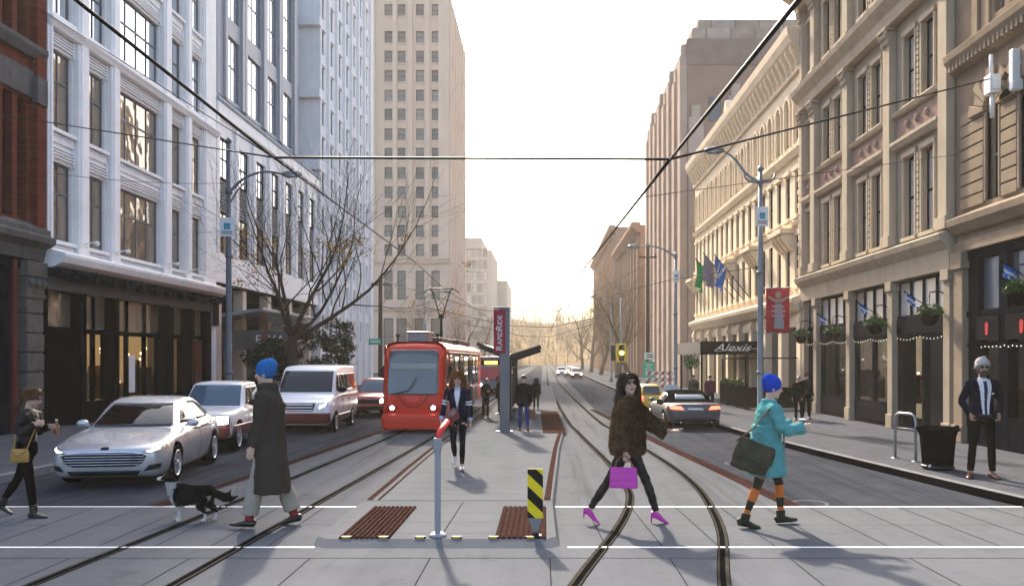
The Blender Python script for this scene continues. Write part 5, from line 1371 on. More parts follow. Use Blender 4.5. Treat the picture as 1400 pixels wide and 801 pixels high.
def bus():
    L, W, H = 7.5, .85, 2.1
    t = thing('city_bus', 'blue and white city bus with an amber destination display behind the tram', 'bus', (-2.95, 46+L/2, 0), R(-90)); f = L/2
    st = [(f, rrect(W*.86, .4, H-.25, .2)), (f-.06, rrect(W*.95, .28, H-.08, .2)), (f-.3, rrect(W, .25, H, .18)), (-f+.2, rrect(W, .25, H, .18)), (-f, rrect(W*.9, .35, H-.15, .18))]
    sh = shell(st, 4, 2); bv = bvh_of(sh); sh.build('body', M['bus_blue'], t)
    patch(bv, rect(-.72, .72, .80, 1.55), 'f', .006, .02).build('windscreen', M['car_glass_lt'], t); dp = patch(bv, rect(-.6, .6, 1.62, 1.92), 'f', .008, .02).build('destination_display', M['black'], t)
    patch(bv, rect(-.35, .35, 1.68, 1.86), 'f', .012, .01).build('lit_display', M['amber_disp'], dp)
    both(bv, t, 'headlight', rect(.5, .7, .5, .62), 'f', 'headlamp', .01); patch(bv, rect(-.8, .8, .3, .42), 'f', .02, .04).build('bumper', M['plastic'], t)
    for d in 'ls':
        patch(bv, rect(-f+.4, f-.6, 1.0, 1.7), d, .006, .02, .5).build('side_window', M['car_glass'], t)
    for x in (f-1.5, -f+1.6):
        for k in (1, -1):
            mb = MB(); mb.tube([(x, k*.6, .36), (x, k*.86, .36)], .36, 16); mb.build('wheel', M['rubber'], t)
    for k in (1, -1):
        mb = MB(); mb.box(f-.2, f-.1, k*(W+.05), k*(W+.2), 1.2, 1.65); mb.bar((f-.15, k*W*.95, 1.75), (f-.15, k*(W+.12), 1.64), .03, .03); mb.build('wing_mirror', M['black'], t)
M['amber_disp'] = lamp('amber_disp', (1, .42, .05), 2.2)
bus()
# ================================================================== street furniture
mm('pole_teal', (.20, .24, .27), .5, .15, 4, .08, 50, metal=.3); mm('wood_pole', (.10, .075, .055), .9, .25, 5, .4, 30, stretch=(3, 3, .3)); mm('sign_white', (.72, .74, .74), .5, .05, 5, 0); mm('sign_green', (0.015, 0.48, 0.27), .45, .05, 5, 0)
mm('sign_blue', (.02, .22, .45), .45, 0, bump=0); mm('banner_pale', (.5, .28, .28), .7, .3, 30, 0); mm('banner_red', (.50, .05, .055), .7, .1, 4, .1, 30); mm('rapid_red', (.27, .008, .035), .5, .05, 4, 0); mm('red_grip', (.65, .02, .02), .35, 0, bump=0)
mm('roof_olive', (.34, .30, .19), .6, .12, 3, .1, 30); mm('skin_print', (.45, .28, .2), .7, 0, bump=0); mm('grey_print', (.3, .3, .32), .7, 0, bump=0)
mm('flag_blue', (.03, .13, .45), .8, .1, 4, .1, 20); mm('flag_green', (.02, .22, .07), .8, .1, 4, .1, 20); mm('flag_grey', (.16, .17, .22), .8, .1, 4, .1, 20); mm('flag_white', (.6, .6, .62), .8, .05, 4, .1, 20)
mm('bark', (0.055, 0.042, 0.033), .9, .3, 8, .6, 30, stretch=(2, 2, .4)); mm('bark_far', (0.13, 0.098, 0.068), .9, .3, 4, .3, 20); mm('leaf_yellow', (.40, .24, .02), .7, .25, 3, 0); mm('leaf_dark', (0.012, 0.022, 0.009), .7, .4, 2, 0, tint=(.03, .045, .016)); mm('leaf_green', (.06, .12, .022), .65, .35, 3, 0)  # bark of the distant trees lightened, haze put into the colour
mm('wood_far', (0.2, 0.145, 0.08), .95, .3, .12, 0, tint=(.30,.215,.11))  # hill and wood: golden distance haze mixed into the base colour

mm('pale_blue', (.42, .55, .66), .5, .05, 5, 0); mm('stripe_red', (.5, .10, .06), .6, 0, bump=0)
def sign_emblem(t, x0, x1, z0, z1, y):
    """white bus-stop plate with a blue-green square and a dark line of print"""
    pl = MB().box(x0, x1, y-.02, y, z0, z1).build('sign_plate', M['sign_white'], t, .006)
    w, h = x1-x0, z1-z0; mb = MB()
    mb.box(x0+.30*w, x0+.72*w, y-.026, y-.0205, z0+.38*h, z0+.70*h); mb.build('sign_emblem', M['sign_blue'], pl)
    mb = MB(); mb.box(x0+.40*w, x0+.60*w, y-.031, y-.0265, z0+.45*h, z0+.58*h); mb.build('sign_emblem', M['sign_green'], pl)
    mb = MB()
    for k in range(2): mb.box(x0+.15*w, x0+.85*w, y-.026, y-.0205, z0+(.14+.1*k)*h, z0+(.18+.1*k)*h)
    mb.build('sign_lines', M['dark_grey'], pl)
def street_lamp(name, label, x, y, h, armpts, head, m, hm, sign=None, r=.085, group='street lamps along the pavements'):
    t = thing(name, label, 'street lamp', (x, y, .12), 0, group, world=True)
    mb = MB(); mb.tube([(x, y, .12), (x, y, .5), (x, y, .56), (x, y, h*.6), (x, y, h)], [r*1.7, r*1.6, r*1.05, r*.9, r*.65], 14); mb.tube([(x, y, h-.05), (x, y, h+.02), (x, y, h+.1)], [r*.95, r*.95, r*.3], 12)
    for z in (1.6, h*.6, armpts[0][2]): mb.tube([(x, y, z-.05), (x, y, z+.05)], r*1.25, 12)
    mb.build('pole', M[m], t)
    mb = MB(); P = [Vector(p) for p in armpts]; mb.tube([v for v in [Vector(p) for p in crom([list(p) for p in P], 6)]], [.045-.018*i/(6*(len(P)-1)) for i in range(6*(len(P)-1)+1)], 8); mb.build('arm', M[m], t)
    e = P[-1]; d = (P[-1]-P[-2]); d.z = 0; d = d.normalized(); mb = MB()
    mb.tube([e-d*.05, e+d*.12, e+d*.40, e+d*.52], [(.05, .035), (.11, .055), (.10, .045), (.03, .02)], 10); hd = mb.build('lamp_head', M[hm], t)
    mb = MB(); mb.ell(e+d*.24+Vector((0, 0, -.05)), (.13, .08, .035), None, 10, 6); mb.build('lens', M['lens'], hd)
    return t
L1 = street_lamp('street_lamp', 'dark street lamp pole with a white emblem sign on the left pavement', -9.02, 24, 8.2, [(-9.0, 24, 6.75), (-8.55, 24, 7.15), (-8.0, 24, 7.32), (-7.45, 24, 7.25)], 0, 'metal_pole', 'metal_grey', 1)
sign_emblem(L1, -9.24, -8.82, 5.46, 6.0, 23.9)
mb = MB(); mb.tube([(-9.0, 24, 6.4), (-8.8, 24, 6.75), (-8.5, 24, 7.1)], .025, 6); mb.build('arm_brace', M['metal_pole'], L1)
L2 = street_lamp('street_lamp', 'grey street lamp pole carrying a red banner and an emblem sign on the right pavement', 6.2, 24.2, 7.45, [(6.15, 24.2, 7.08), (5.8, 24.2, 7.3), (5.45, 24.2, 7.75), (5.1, 24.2, 7.98)], 0, 'pole_teal', 'metal_grey')
sign_emblem(L2, 6.04, 6.40, 5.78, 6.34, 24.1)
mb = MB(); mb.box(5.85, 6.5, 24.16, 24.24, 7.05, 7.13); 
for sx in (5.86, 6.5): mb.tube([(sx, 24.2, 7.1), (sx+(.1 if sx > 6 else -.1), 24.2, 7.2), (sx+(.12 if sx > 6 else -.12), 24.2, 7.32)], .03, 6)
mb.build('bracket', M['pole_teal'], L2)
bx0, bx1, bz0, bz1 = 6.36, 7.03, 2.74, 4.02
mb = MB(); n = 10
for i in range(n):
    xa, xb = bx0+(bx1-bx0)*i/n, bx0+(bx1-bx0)*(i+1)/n; f = lambda x: 24.18+.02*math.sin((x-bx0)*9)
    mb.add([(xa, f(xa), bz0), (xb, f(xb), bz0), (xb, f(xb), bz1), (xa, f(xa), bz1), (xa, f(xa)+.012, bz0), (xb, f(xb)+.012, bz0), (xb, f(xb)+.012, bz1), (xa, f(xa)+.012, bz1)], [(0, 1, 2, 3), (7, 6, 5, 4), (0, 4, 5, 1), (3, 2, 6, 7)], 0, True)
bn = mb.build('banner', M['banner_red'], L2)
mb = MB()
for z in (bz0, bz1): mb.tube([(6.2, 24.2, z), (7.06, 24.2, z)], .018, 6)
mb.build('banner_rod', M['pole_teal'], L2)
mb = MB(); y = 24.145; cx = 6.70                                       # printed figure with raised elbows, and grey print below
mb.prism([(.09*math.cos(a*PI/6), 3.82+.10*math.sin(a*PI/6)) for a in range(12)], (cx, y, 0), (1, 0, 0), (0, 0, 1), (0, .008, 0))
mb.prism([(-.3, 3.74), (-.1, 3.60), (.1, 3.60), (.3, 3.74), (.28, 3.80), (.08, 3.70), (-.08, 3.70), (-.28, 3.80)], (cx, y+.001, 0), (1, 0, 0), (0, 0, 1), (0, .008, 0)); mb.build('banner_print', M['skin_print'], bn)
mb = MB(); mb.prism([(-.13, 2.85), (.17, 2.85), (.14, 3.2), (.1, 3.58), (-.1, 3.58), (-.1, 3.2)], (cx, y, 0), (1, 0, 0), (0, 0, 1), (0, .006, 0)); mb.build('banner_print', M['grey_print'], bn)
for z, w in ((3.46, .34), (3.33, .40), (3.2, .36)):
    mb = MB(); mb.box(cx-w/2, cx+w/2, y-.004, y-.001, z, z+.06); mb.build('banner_print', M['banner_pale'], bn)
L3 = street_lamp('street_lamp', 'tall grey street lamp with an emblem sign in front of the hotel awning', 5.9, 38, 6.7, [(5.88, 38, 6.6), (5.3, 38, 6.95), (4.7, 38, 7.08), (4.25, 38, 7.05)], 0, 'pole_teal', 'metal_grey')
sign_emblem(L3, 5.75, 6.08, 5.45, 5.95, 37.9)
L4 = street_lamp('street_lamp', 'distant thin street lamp far up the right pavement, behind the traffic signal', 5.35, 68, 6.6, [(5.3, 68, 6.5), (4.8, 68, 6.9), (4.2, 68, 7.0)], 0, 'pole_teal', 'metal_grey')
L5 = street_lamp('street_lamp', 'distant street lamp on the left kerb behind the tram roof', -8.9, 62, 6.6, [(-8.9, 62, 6.4), (-8.3, 62, 6.8), (-7.4, 62, 6.9)], 0, 'pole_teal', 'metal_grey')
def util_pole(label, x, y, h, arms):
    t = thing('utility_pole', label, 'utility pole', (x, y, .12), 0, 'wooden utility poles', world=True)
    mb = MB(); mb.tube([(x, y, .12), (x, y, h)], [.13, .10], 10); mb.build('pole', M['wood_pole'], t)
    for z in arms:
        mb = MB(); mb.box(x-.5, x+.5, y-.06, y, z, z+.09)
        for k in (-.42, .42): mb.tube([(x+k, y-.03, z+.09), (x+k, y-.03, z+.2)], .03, 6)
        mb.build('crossarm', M['wood_pole'], t)
    return t
util_pole('brown utility pole on the left pavement between the tree and the tram', -8.8, 45, 6.4, (5.9,))
util_pole('brown utility pole on the right pavement beside the green sign', 5.75, 47, 8.4, (7.6,))
# green signs
def plate(name, label, px0, px1, py0, py1, Y, m, lines, post=True, zb=.12):
    a = at(px0, py0, Y); b = at(px1, py1, Y); t = thing(name, label, 'sign', ((a.x+b.x)/2, Y, zb), world=True)
    p = MB().box(a.x, b.x, Y-.02, Y, b.z, a.z).build('sign_plate', M[m], t, .01)
    if post: mb = MB(); mb.tube([((a.x+b.x)/2, Y+.04, zb), ((a.x+b.x)/2, Y+.04, a.z)], .04, 8); mb.build('post', M['metal_grey'], t)
    w, h = b.x-a.x, a.z-b.z
    for (u0, u1, v0, v1) in lines: MB().box(a.x+u0*w, a.x+u1*w, Y-.028, Y-.0205, b.z+v0*h, b.z+v1*h).build('sign_print', M['sign_white' if m != 'sign_white' else 'dark_grey'], p)
    return t, p
t, p = plate('parking_sign', 'bright green sign with white print and a left arrow on the right kerb', 879, 895, 494, 517, 45, 'sign_green', [(.2, .8, .78, .86), (.3, .7, .64, .70), (.18, .82, .5, .56)])
a = at(887, 510, 45); mb = MB(); mb.prism([(-.2, 0), (-.08, .1), (-.08, .04), (.16, .04), (.16, -.12), (.08, -.12), (.08, -.04), (-.08, -.04), (-.08, -.1)], (a.x, 44.97, a.z+.02), (1, 0, 0), (0, 0, 1), (0, .008, 0)); mb.build('sign_print', M['sign_white'], p)
plate('street_sign', 'small white sign above the bright green one', 881, 895, 482, 491, 45.3, 'sign_white', [(.2, .8, .6, .75), (.2, .8, .25, .4)])
plate('street_sign', 'small green street name sign left of the tram on the pole', 504, 521, 463, 471, 44.8, 'sign_green', [(.12, .88, .35, .65)], False, 2)
# traffic signal
def signal():
    Y = 58; x = (849-VX)*Y/F; t = thing('traffic_signal', 'yellow traffic signal showing amber over the right side of the street', 'traffic light', (x, Y, .12), world=True)
    mb = MB(); mb.tube([(x, Y, .12), (x, Y, 6.2)], [.1, .07], 10); mb.build('pole', M['pole_teal'], t)
    z0, z1 = 2+(490-495)*Y/F, 2+(490-470)*Y/F; w = .33; h = z1-z0
    hd = MB().box(x-w, x+w, Y-.5, Y-.15, z0, z1).build('signal_head', M['yellow'], t, .03)
    MB().box(x-w*.55, x+w*.55, Y-.53, Y-.495, z0+.08, z1-.08).build('signal_face', M['black'], hd)
    for k, m in ((0, 'black'), (1, 'amber_lit'), (2, 'black')):
        mb = MB(); c = z1-h*(k+.5)/3; mb.tube([(x, Y-.52, c), (x, Y-.56, c)], .15, 16); mb.build('signal_lens', M[m], hd)
        mb = MB(); n = 10; A = [(x+.17*math.cos(PI*j/n), c+.17*math.sin(PI*j/n)) for j in range(n+1)]
        mb.add([(p[0], Y-.5, p[1]) for p in A]+[(p[0], Y-.72, p[1]) for p in A], [(j, j+1, n+2+j, n+1+j) for j in range(n)]); mb.build('visor', M['yellow'], hd)
    mb = MB(); mb.box(x-.7, x-.4, Y-.1, Y+.1, z0+.1, z1-.1); mb.build('side_signal', M['black'], t, .03)
    hd = MB().box(x-.35, x+.1, Y-.4, Y-.1, z0-1.75, z0-1.25).build('pedestrian_signal', M['black'], t, .03)
    MB().box(x-.22, x-.05, Y-.43, Y-.395, z0-1.62, z0-1.38).build('hand_symbol', M['taillamp'], hd)
M['amber_lit'] = lamp('amber_lit', (1, .62, .05), 5)
signal()

# ---- gate post with a red grip, and the striped object marker
def gate_post():
    x, y, z = -1.165, 9.14, .07; t = thing('gate_post', 'slim grey post with a red grip at the nose of the island', 'post', (x, y, z))
    mb = MB(); mb.box(-.031, .031, -.031, .031, 0, 1.0); mb.box(-.042, .042, -.042, .042, .93, 1.07); mb.build('post', M['post_grey'], t, .01)
    mb = MB(); mb.tube([(0, 0, 0), (0, 0, .022), (0, 0, .045)], [.095, .095, .06], 20); mb.build('base_plate', M['post_grey'], t, .004)
    mb = MB(); mb.tube([(-.002, 0, 1.05), (.02, .05, 1.13), (.075, .24, 1.23)], [.032, .035, .032], 12); mb.build('red_grip', M['red_grip'], t)
mm('post_grey', (.26, .27, .29), .5, .06, 5, .05, 60, metal=.2)
gate_post()
def clip(poly, f):
    out = []
    for i in range(len(poly)):
        a, b = poly[i], poly[(i+1) % len(poly)]; fa, fb = f(a), f(b)
        if fa >= 0: out.append(a)
        if fa*fb < 0: k = fa/(fa-fb); out.append((a[0]+(b[0]-a[0])*k, a[1]+(b[1]-a[1])*k))
    return out
def marker():
    x, y, z = -.105, 9.13, .07; t = thing('hazard_marker', 'black and yellow striped marker plate on a tapered foot at the nose of the island', 'marker', (x, y, z))
    w, z0, z1 = .084, .20, .735
    pl = MB().box(-w, w, -.006, .006, z0, z1).build('striped_plate', M['yellow'], t)
    for s in (-1, 1):
        mb = MB()
        for k in range(-1, 4):
            c = z1+.085-k*.268
            q = [(-w, c), (w, c-.16), (w, c-.16-.134), (-w, c-.134)]
            q = clip(clip(q, lambda p: z1-.002-p[1]), lambda p: p[1]-z0-.002)
            if len(q) > 2: mb.prism(q, (0, -.0085 if s < 0 else .0065, 0), (1, 0, 0), (0, 0, 1), (0, .002, 0))
        mb.build('stripe', M['black'], pl)
    mb = MB(); mb.prism([(-.075, .20), (.075, .20), (.018, .03), (-.018, .03)], (0, -.005, 0), (1, 0, 0), (0, 0, 1), (0, .012, 0)); mb.build('stem', M['metal_grey'], t)
    mb = MB(); mb.box(-.05, .07, -.05, .05, 0, .02); mb.tube([(0, 0, .01), (0, 0, .05)], .03, 12); mb.build('foot', M['black_metal'], t, .006)
marker()
# ---- pylon sign
def pylon():
    x, y = -1.06, 22.2; t = thing('pylon_sign', 'tall grey pylon with a red vertical name panel at the tram stop', 'sign', (x, y, .07), world=True)
    mb = MB(); mb.box(-1.19, -.93, y-.07, y+.07, .07, 3.33); mb.box(-1.30, -.84, y-.13, y+.13, .07, .095); mb.build('column', M['pylon_grey'], t, .012)
    mb = MB(); mb.box(-1.36, -.93, y-.08, y+.08, 3.31, 3.36); mb.build('cap', M['pylon_grey'], t, .01)
    pn = MB().box(-1.35, -1.04, y-.095, y-.071, 2.14, 3.29).build('name_panel', M['rapid_red'], t, .006)
    z = 2.22
    for s_, sz in (('R', .235), ('APID', .175), ('R', .235), ('IDE', .175)):
        o = text(s_, sz, 'sign_letters', M['sign_white'], pn, (0, 0, 0), (PI/2, -PI/2, 0), .003, align='LEFT', sx=1.0)
        wd = max(v.co.x for v in o.data.vertices)-min(v.co.x for v in o.data.vertices)
        lo = min(v.co.y for v in o.data.vertices); 
        o.location = Vector((-1.125+lo, y-.098, z-min(v.co.x for v in o.data.vertices)))-Vector(t.location); z += wd+.016
mm('pylon_grey', (.13, .14, .155), .45, .06, 4, .04, 60, metal=.3)
pylon()
def shelter():
    t = thing('tram_shelter', 'dark butterfly roofed shelter on the island stop behind the pylon', 'shelter', (-1.1, 28.5, .07), world=True)
    ya_, yb_ = 26.0, 32.5
    for y in (26.3, 29.4, 32.0):
        mb = MB(); mb.tube([(-1.1, y, .07), (-1.1, y, 2.05)], .06, 10); mb.box(-1.2, -1.0, y-.1, y+.1, .07, .1); mb.build('column', M['shelter_dark'], t)
        mb = MB(); mb.bar((-1.1, y, 1.98), (-2.05, y, 2.38), .07, .12); mb.bar((-1.1, y, 1.98), (-.16, y, 2.30), .07, .12); mb.build('roof_beam', M['shelter_dark'], t)
    for xe, ze in ((-2.1, 2.46), (-.12, 2.37)):
        mb = MB(); s = 1 if xe > -1.1 else -1; d = Vector((xe+1.1, 0, ze-2.06)); n = Vector((-d.z, 0, d.x)).normalized()*(.03*s)
        a = Vector((-1.1+.03*s, ya_, 2.07)); b = Vector((xe, ya_, ze)); e = Vector((0, yb_-ya_, 0))
        mb.add([a, b, b+e, a+e, a+n, b+n, b+e+n, a+e+n], [(0,3,2,1),(4,5,6,7),(0,1,5,4),(1,2,6,5),(2,3,7,6),(3,0,4,7)]); mb.build('roof_panel', M['roof_olive'], t)
        mb = MB(); mb.bar(a+Vector((0, -.03, 0)), b+Vector((0, -.03, 0)), .05, .11); mb.build('roof_edge', M['shelter_dark'], t)
    for y0_, y1_ in ((26.5, 29.2), (29.6, 31.8)):
        mb = MB(); mb.box(-1.11, -1.09, y0_, y1_, .35, 1.7); mb.build('glass_panel', M['g_shopw'], t)
        mb = MB(); 
        for z in (.33, 1.7): mb.bar((-1.1, y0_, z), (-1.1, y1_, z), .04, .04)
        mb.build('panel_frame', M['shelter_dark'], t)
    mb = MB(); mb.box(-1.02, -.72, 26.8, 29.0, .40, .44); mb.box(-.98, -.76, 27.0, 27.06, .07, .4); mb.box(-.98, -.76, 28.7, 28.76, .07, .4); mb.build('bench', M['metal_grey'], t)
mm('shelter_dark', (0.01, 0.011, 0.016), .45, .1, 4, .03, 60, metal=.3)
shelter()
# ---- litter bin and cycle rack
def litter_bin():
    p = gp(1282, 641, .12); t = thing('litter_bin', 'black flared litter bin on the right pavement', 'bin', p)
    mb = MB(); mb.lathe([(.235, 0), (.24, .02), (.262, .3), (.285, .56), (.315, .65), (.335, .69), (.335, .715), (.30, .72), (.27, .66), (.25, .10)], (0, 0, 0), 28); mb.build('bin_body', M['bin_black'], t)
    mb = MB(); mb.lathe([(.338, .66), (.352, .665), (.352, .69), (.338, .695)], (0, 0, 0), 28)
    for a in (0, PI): mb.box(.33*math.cos(a)-.025, .33*math.cos(a)+.025, -.03, .03, .69, .745)
    mb.build('rim', M['bin_black'], t)
    mb = MB(); mb.lathe([(.245, .02), (.262, .03), (.262, .07), (.245, .08)], (0, 0, 0), 28); mb.build('base_ring', M['black_metal'], t)
    q = MB(); q.ell((-.2, -.155, .07), (.03, .012, .03), None, 8, 6); q.build('sticker', M['sign_white'], t)
mm('bin_black', (0.003, 0.003, 0.0032), .76, .2, 6, .1, 60)
litter_bin()
def rack():
    a, b = gp(1224, 626, .12), gp(1252, 631, .12); t = thing('cycle_rack', 'silver hoop cycle rack with a cross bar beside the black bin', 'cycle rack', (a+b)/2, world=True)
    h = .86; up = Vector((0, 0, 1)); d = (b-a)
    P = [a, a+up*(h-.14), a+up*(h-.04)+d*.06, a+up*h+d*.2, b+up*h-d*.2, b+up*(h-.04)-d*.06, b+up*(h-.14), b]
    mb = MB(); mb.tube(P, .026, 10); mb.build('hoop', M['steel'], t)
    mb = MB(); mb.tube([a+up*.58, b+up*.58], .02, 8); mb.build('cross_bar', M['steel'], t)
    for q in (a, b): mb = MB(); mb.tube([q, q+up*.012], .07, 14); mb.build('foot_plate', M['steel'], t)
mm('steel', (.34, .35, .37), .3, .05, 6, 0, metal=.8)
rack()
# ---- manhole rings
for px, py, r in ((1107, 688, .26), (1012, 634, .3)):
    p = gp(px, py); mb = MB(); n = 28
    mb.add([(p.x+a*math.cos(2*PI*j/n), p.y+a*math.sin(2*PI*j/n), .004) for a in (r, r-.05) for j in range(n)], [(j, (j+1) % n, n+(j+1) % n, n+j) for j in range(n)])
    mb.add([(p.x+(r-.05)*math.cos(2*PI*j/n), p.y+(r-.05)*math.sin(2*PI*j/n), .005) for j in range(n)], [list(range(n))], 1)
    tag(mb.build('manhole_cover', [M['conc'], M['asphalt']]), 'round pale rimmed manhole cover in the asphalt by the %s' % ('end of the brick strip' if r < .28 else 'right kerb beside the convertible'), 'manhole cover')
# ---- hanging baskets and small flags on the right shopfronts
def leafball(n, c, r, size, seed, flat=1.0):
    rnd = random.Random(seed); mb = MB()
    for i in range(n):
        d = Vector((rnd.gauss(0, 1), rnd.gauss(0, 1), rnd.gauss(0, 1))).normalized()*(rnd.random()**.4)
        p = Vector(c)+Vector((d.x*r[0], d.y*r[1], d.z*r[2])); s = size*rnd.uniform(.6, 1.3)
        a = Vector((rnd.gauss(0, 1), rnd.gauss(0, 1), rnd.gauss(0, 1))).normalized(); b = a.orthogonal().normalized(); b = Matrix.Rotation(rnd.random()*6.28, 3, a) @ b; q = a.cross(b)
        mb.add([p-b*s, p+q*s*.45, p+b*s, p-q*s*.45], [(0, 1, 2, 3)])
    return mb
BL = ['nearest the right edge, over the navy shopfront', 'over the dark shop doorway', 'over the middle shop window of the cream building', 'over the far shop window of the cream building', 'beside the hotel ground floor behind the lamp pole']
for i, (px, py) in enumerate(((1393, 402), (1271, 432), (1196, 446), (1139, 457), (1095, 461))):
    Y = Yr(px)*(1 if i else 1)-.25 if False else (XRf-.42)*F/(px-VX); p = at(px, py, Y)
    t = thing('hanging_basket', 'leafy hanging basket '+BL[i], 'hanging basket', p, 0, 'hanging baskets on the right facades')
    mb = MB(); mb.lathe([(.07, -.22), (.15, -.16), (.2, -.02), (.215, .03), (.19, .03), (.14, -.05)], (0, 0, 0), 16); mb.build('basket', M['bin_black'], t)
    leafball(420, (0, 0, .12), (.30, .28, .17), .055, 40+i).build('foliage', M['leaf_green'], t, recalc=False)
    mb = MB(); mb.tube([(0, 0, .55), (0, 0, .1)], .008, 5); mb.tube([(.42, 0, .5), (.2, 0, .58), (0, 0, .55)], .015, 6)
    for k in (0, 2.1, 4.2): mb.tube([(0, 0, .5), (.2*math.cos(k), .2*math.sin(k), .03)], .004, 4)
    mb.build('bracket', M['bin_black'], t)
def flag(name, label, base, tip, m, w, h, seed, droop=.3, stripe=None, group=None, cat='flag', fdir=None):
    """a staff from base to tip with cloth hanging in folds below its outer end"""
    t = thing(name, label, cat, base, 0, group, world=True); base, tip = Vector(base), Vector(tip); d = (tip-base).normalized()
    mb = MB(); mb.tube([base, tip], .02 if h > .5 else .012, 8); mb.ell(tip, (.03, .03, .03), None, 8, 6); mb.build('staff', M['frame_dark'], t)
    rnd = random.Random(seed); nu, nv = 12, 8; V = []; fd = fdir or Vector((0, 0, -1))
    for j in range(nv+1):
        for i in range(nu+1):
            u, v = i/nu, j/nv
            p = tip-d*(.04+w*(1-droop*v)*u)+Vector(fd)*(h*v)+Vector((.07*math.sin(u*9+v*3+seed), .08*math.sin(u*7+seed+v*2), 0))*h*(.3+v)
            V.append(p)
    mb = MB(); mb.add(V, [(j*(nu+1)+i, j*(nu+1)+i+1, (j+1)*(nu+1)+i+1, (j+1)*(nu+1)+i) for j in range(nv) for i in range(nu)], 0, True)
    if stripe: mb.m = [1 if stripe(i % nu, i//nu) else 0 for i in range(len(mb.m))]
    return mb.build('cloth', [M[m], M['flag_white']], t, recalc=False)
FL = ['nearest the right edge over the navy shopfront', 'over the dark shop doorway of the cream building', 'over the middle bay of the cream building', 'over the far bay of the cream building']
for i, (px, py, s) in enumerate(((1378, 366, 1), (1244, 406, .8), (1179, 419, .8), (1123, 434, .8))):
    Y = (XRf-.5)*F/(px-VX); p = at(px, py, Y); w = p+Vector((.5, 0, -.28))
    flag('small_flag', 'small blue and white flag '+FL[i], w, p+Vector((-.12, 0, .12)), 'flag_blue', .34*s, .26*s, i*1.7, .1, lambda a, b: b in (3, 4) or (b > 5 and a % 4 == 0), 'blue flags on the right shopfronts')
for i, (b_, t_, m, lb) in enumerate((((1003, 409, 41.6), (951, 354, 39.6), 'flag_green', 'green flag on a slanted staff at the hotel, leftmost of three'), ((1012, 407, 40.2), (962, 346, 38.6), 'flag_grey', 'grey blue flag on a slanted staff at the hotel, middle of three'), ((1023, 405, 38.8), (977, 348, 37.4), 'flag_blue', 'blue and white flag on a slanted staff at the hotel, rightmost of three'))):
    A = at(*b_); A.x = XRf; B = at(*t_); flag('hotel_flag', lb, A, B, m, .9, 1.25, i*2.1+.5, .35, (lambda a, b: (a+b) % 5 == 0) if i == 2 else None, 'flags over the hotel awning')
# ---- hotel awning with script lettering
t = thing('hotel_awning', 'flat black awning with white script lettering over the hotel entrance', 'awning', (8, 39, 2.2), world=True)
mb = MB(); mb.box(6.66, 9.36, 36.0, 42.4, 2.2, 2.74); mb.build('canopy', M['shop_black'], t, .02)
mb = MB(); mb.box(6.64, 6.659, 36.02, 42.38, 2.19, 2.745); mb.build('side_fascia', M['beam_grey'], t)
text('Alexis', .46, 'script_lettering', M['sign_white'], t, (8.0, 35.985, 2.46), (PI/2, 0, 0), .004, .45, sx=1.35)
mb = MB(); mb.tube([(7.3, 35.98, 2.30), (7.7, 35.98, 2.36), (8.6, 35.98, 2.40), (9.1, 35.98, 2.43)], .012, 5); mb.build('script_lettering', M['sign_white'], t)
for y in (36.5, 41.9): mb = MB(); mb.tube([(6.8, y, .12), (6.8, y, 2.2)], .05, 8); mb.build('post', M['frame_dark'], t)
# ---- terrace: low black fence with planters, topiary, menu board, striped barrier
t = thing('terrace_fence', 'low black terrace fence with green planters below the hotel windows', 'fence', (7.4, 33, .12), world=True)
for y in (30.8, 32.4, 34.0, 35.4): mb = MB(); mb.box(7.37, 7.43, y-.03, y+.03, .12, 1.05); mb.build('post', M['bin_black'], t)
mb = MB(); mb.box(7.385, 7.415, 30.8, 35.4, .2, .92); mb.box(7.37, 7.43, 30.8, 35.4, .93, .98); mb.box(7.4, 9.2, 30.79, 30.82, .2, .95); mb.build('panel', M['bin_black'], t)
mb = MB(); mb.tube([(7.4, 31, 2.0), (9.3, 31, 2.02)], .025, 6); mb.tube([(7.4, 31, .9), (7.4, 31, 2.0)], .03, 6); mb.tube([(7.4, 35, .9), (7.4, 35, 2.0)], .03, 6); mb.tube([(7.4, 31, 2.0), (7.4, 35, 2.0)], .025, 6); mb.build('rail', M['bin_black'], t)
for i, y in enumerate((32.2, 33.6, 34.8)): leafball(160, (7.45, y, 1.05), (.16, .3, .16), .07, 60+i).build('planter_foliage', M['leaf_green'], t, recalc=False)
p = at(945, 510, 37); t = thing('topiary_tree', 'small clipped potted tree with pale green ball top by the hotel entrance', 'potted tree', (p.x, 37, .12))
mb = MB(); mb.tube([(0, 0, .3), (.02, 0, 1.2), (0, 0, 1.5)], .035, 7); mb.build('trunk', M['bark'], t); mb = MB(); mb.lathe([(.14, 0), (.2, .4), (.17, .4)], (0, 0, 0), 14); mb.build('pot', M['bin_black'], t)
leafball(380, (0, 0, 1.75), (.36, .36, .34), .07, 71).build('foliage', M['leaf_green'], t, recalc=False)
p = gp(913, 575); t = thing('menu_board', 'folding pavement board with a pale blue face beside the yellow taxi', 'sign board', (4.95, 33, .12), R(10))
for s in (-1, 1): mb = MB(); mb.bar((0, s*.18, 0), (0, s*.03, .85), .5, .03, up=(0, s, .2)); mb.build('board', M['pale_blue'], t)
t = thing('striped_barrier', 'red and white striped barrier boards beyond the convertible on the right pavement', 'barrier', (5.35, 40, .12))
for k in range(3):
    z = .5+.3*k; bd = MB().box(-.55, .75, -.02, .02, z, z+.17).build('board', M['sign_white'], t); mb = MB()
    for i in range(4): mb.prism([(-.5+.32*i, z+.004), (-.36+.32*i, z+.004), (-.26+.32*i, z+.166), (-.4+.32*i, z+.166)], (0, -.0245, 0), (1, 0, 0), (0, 0, 1), (0, .003, 0))
    mb.build('stripe', M['stripe_red'], bd)
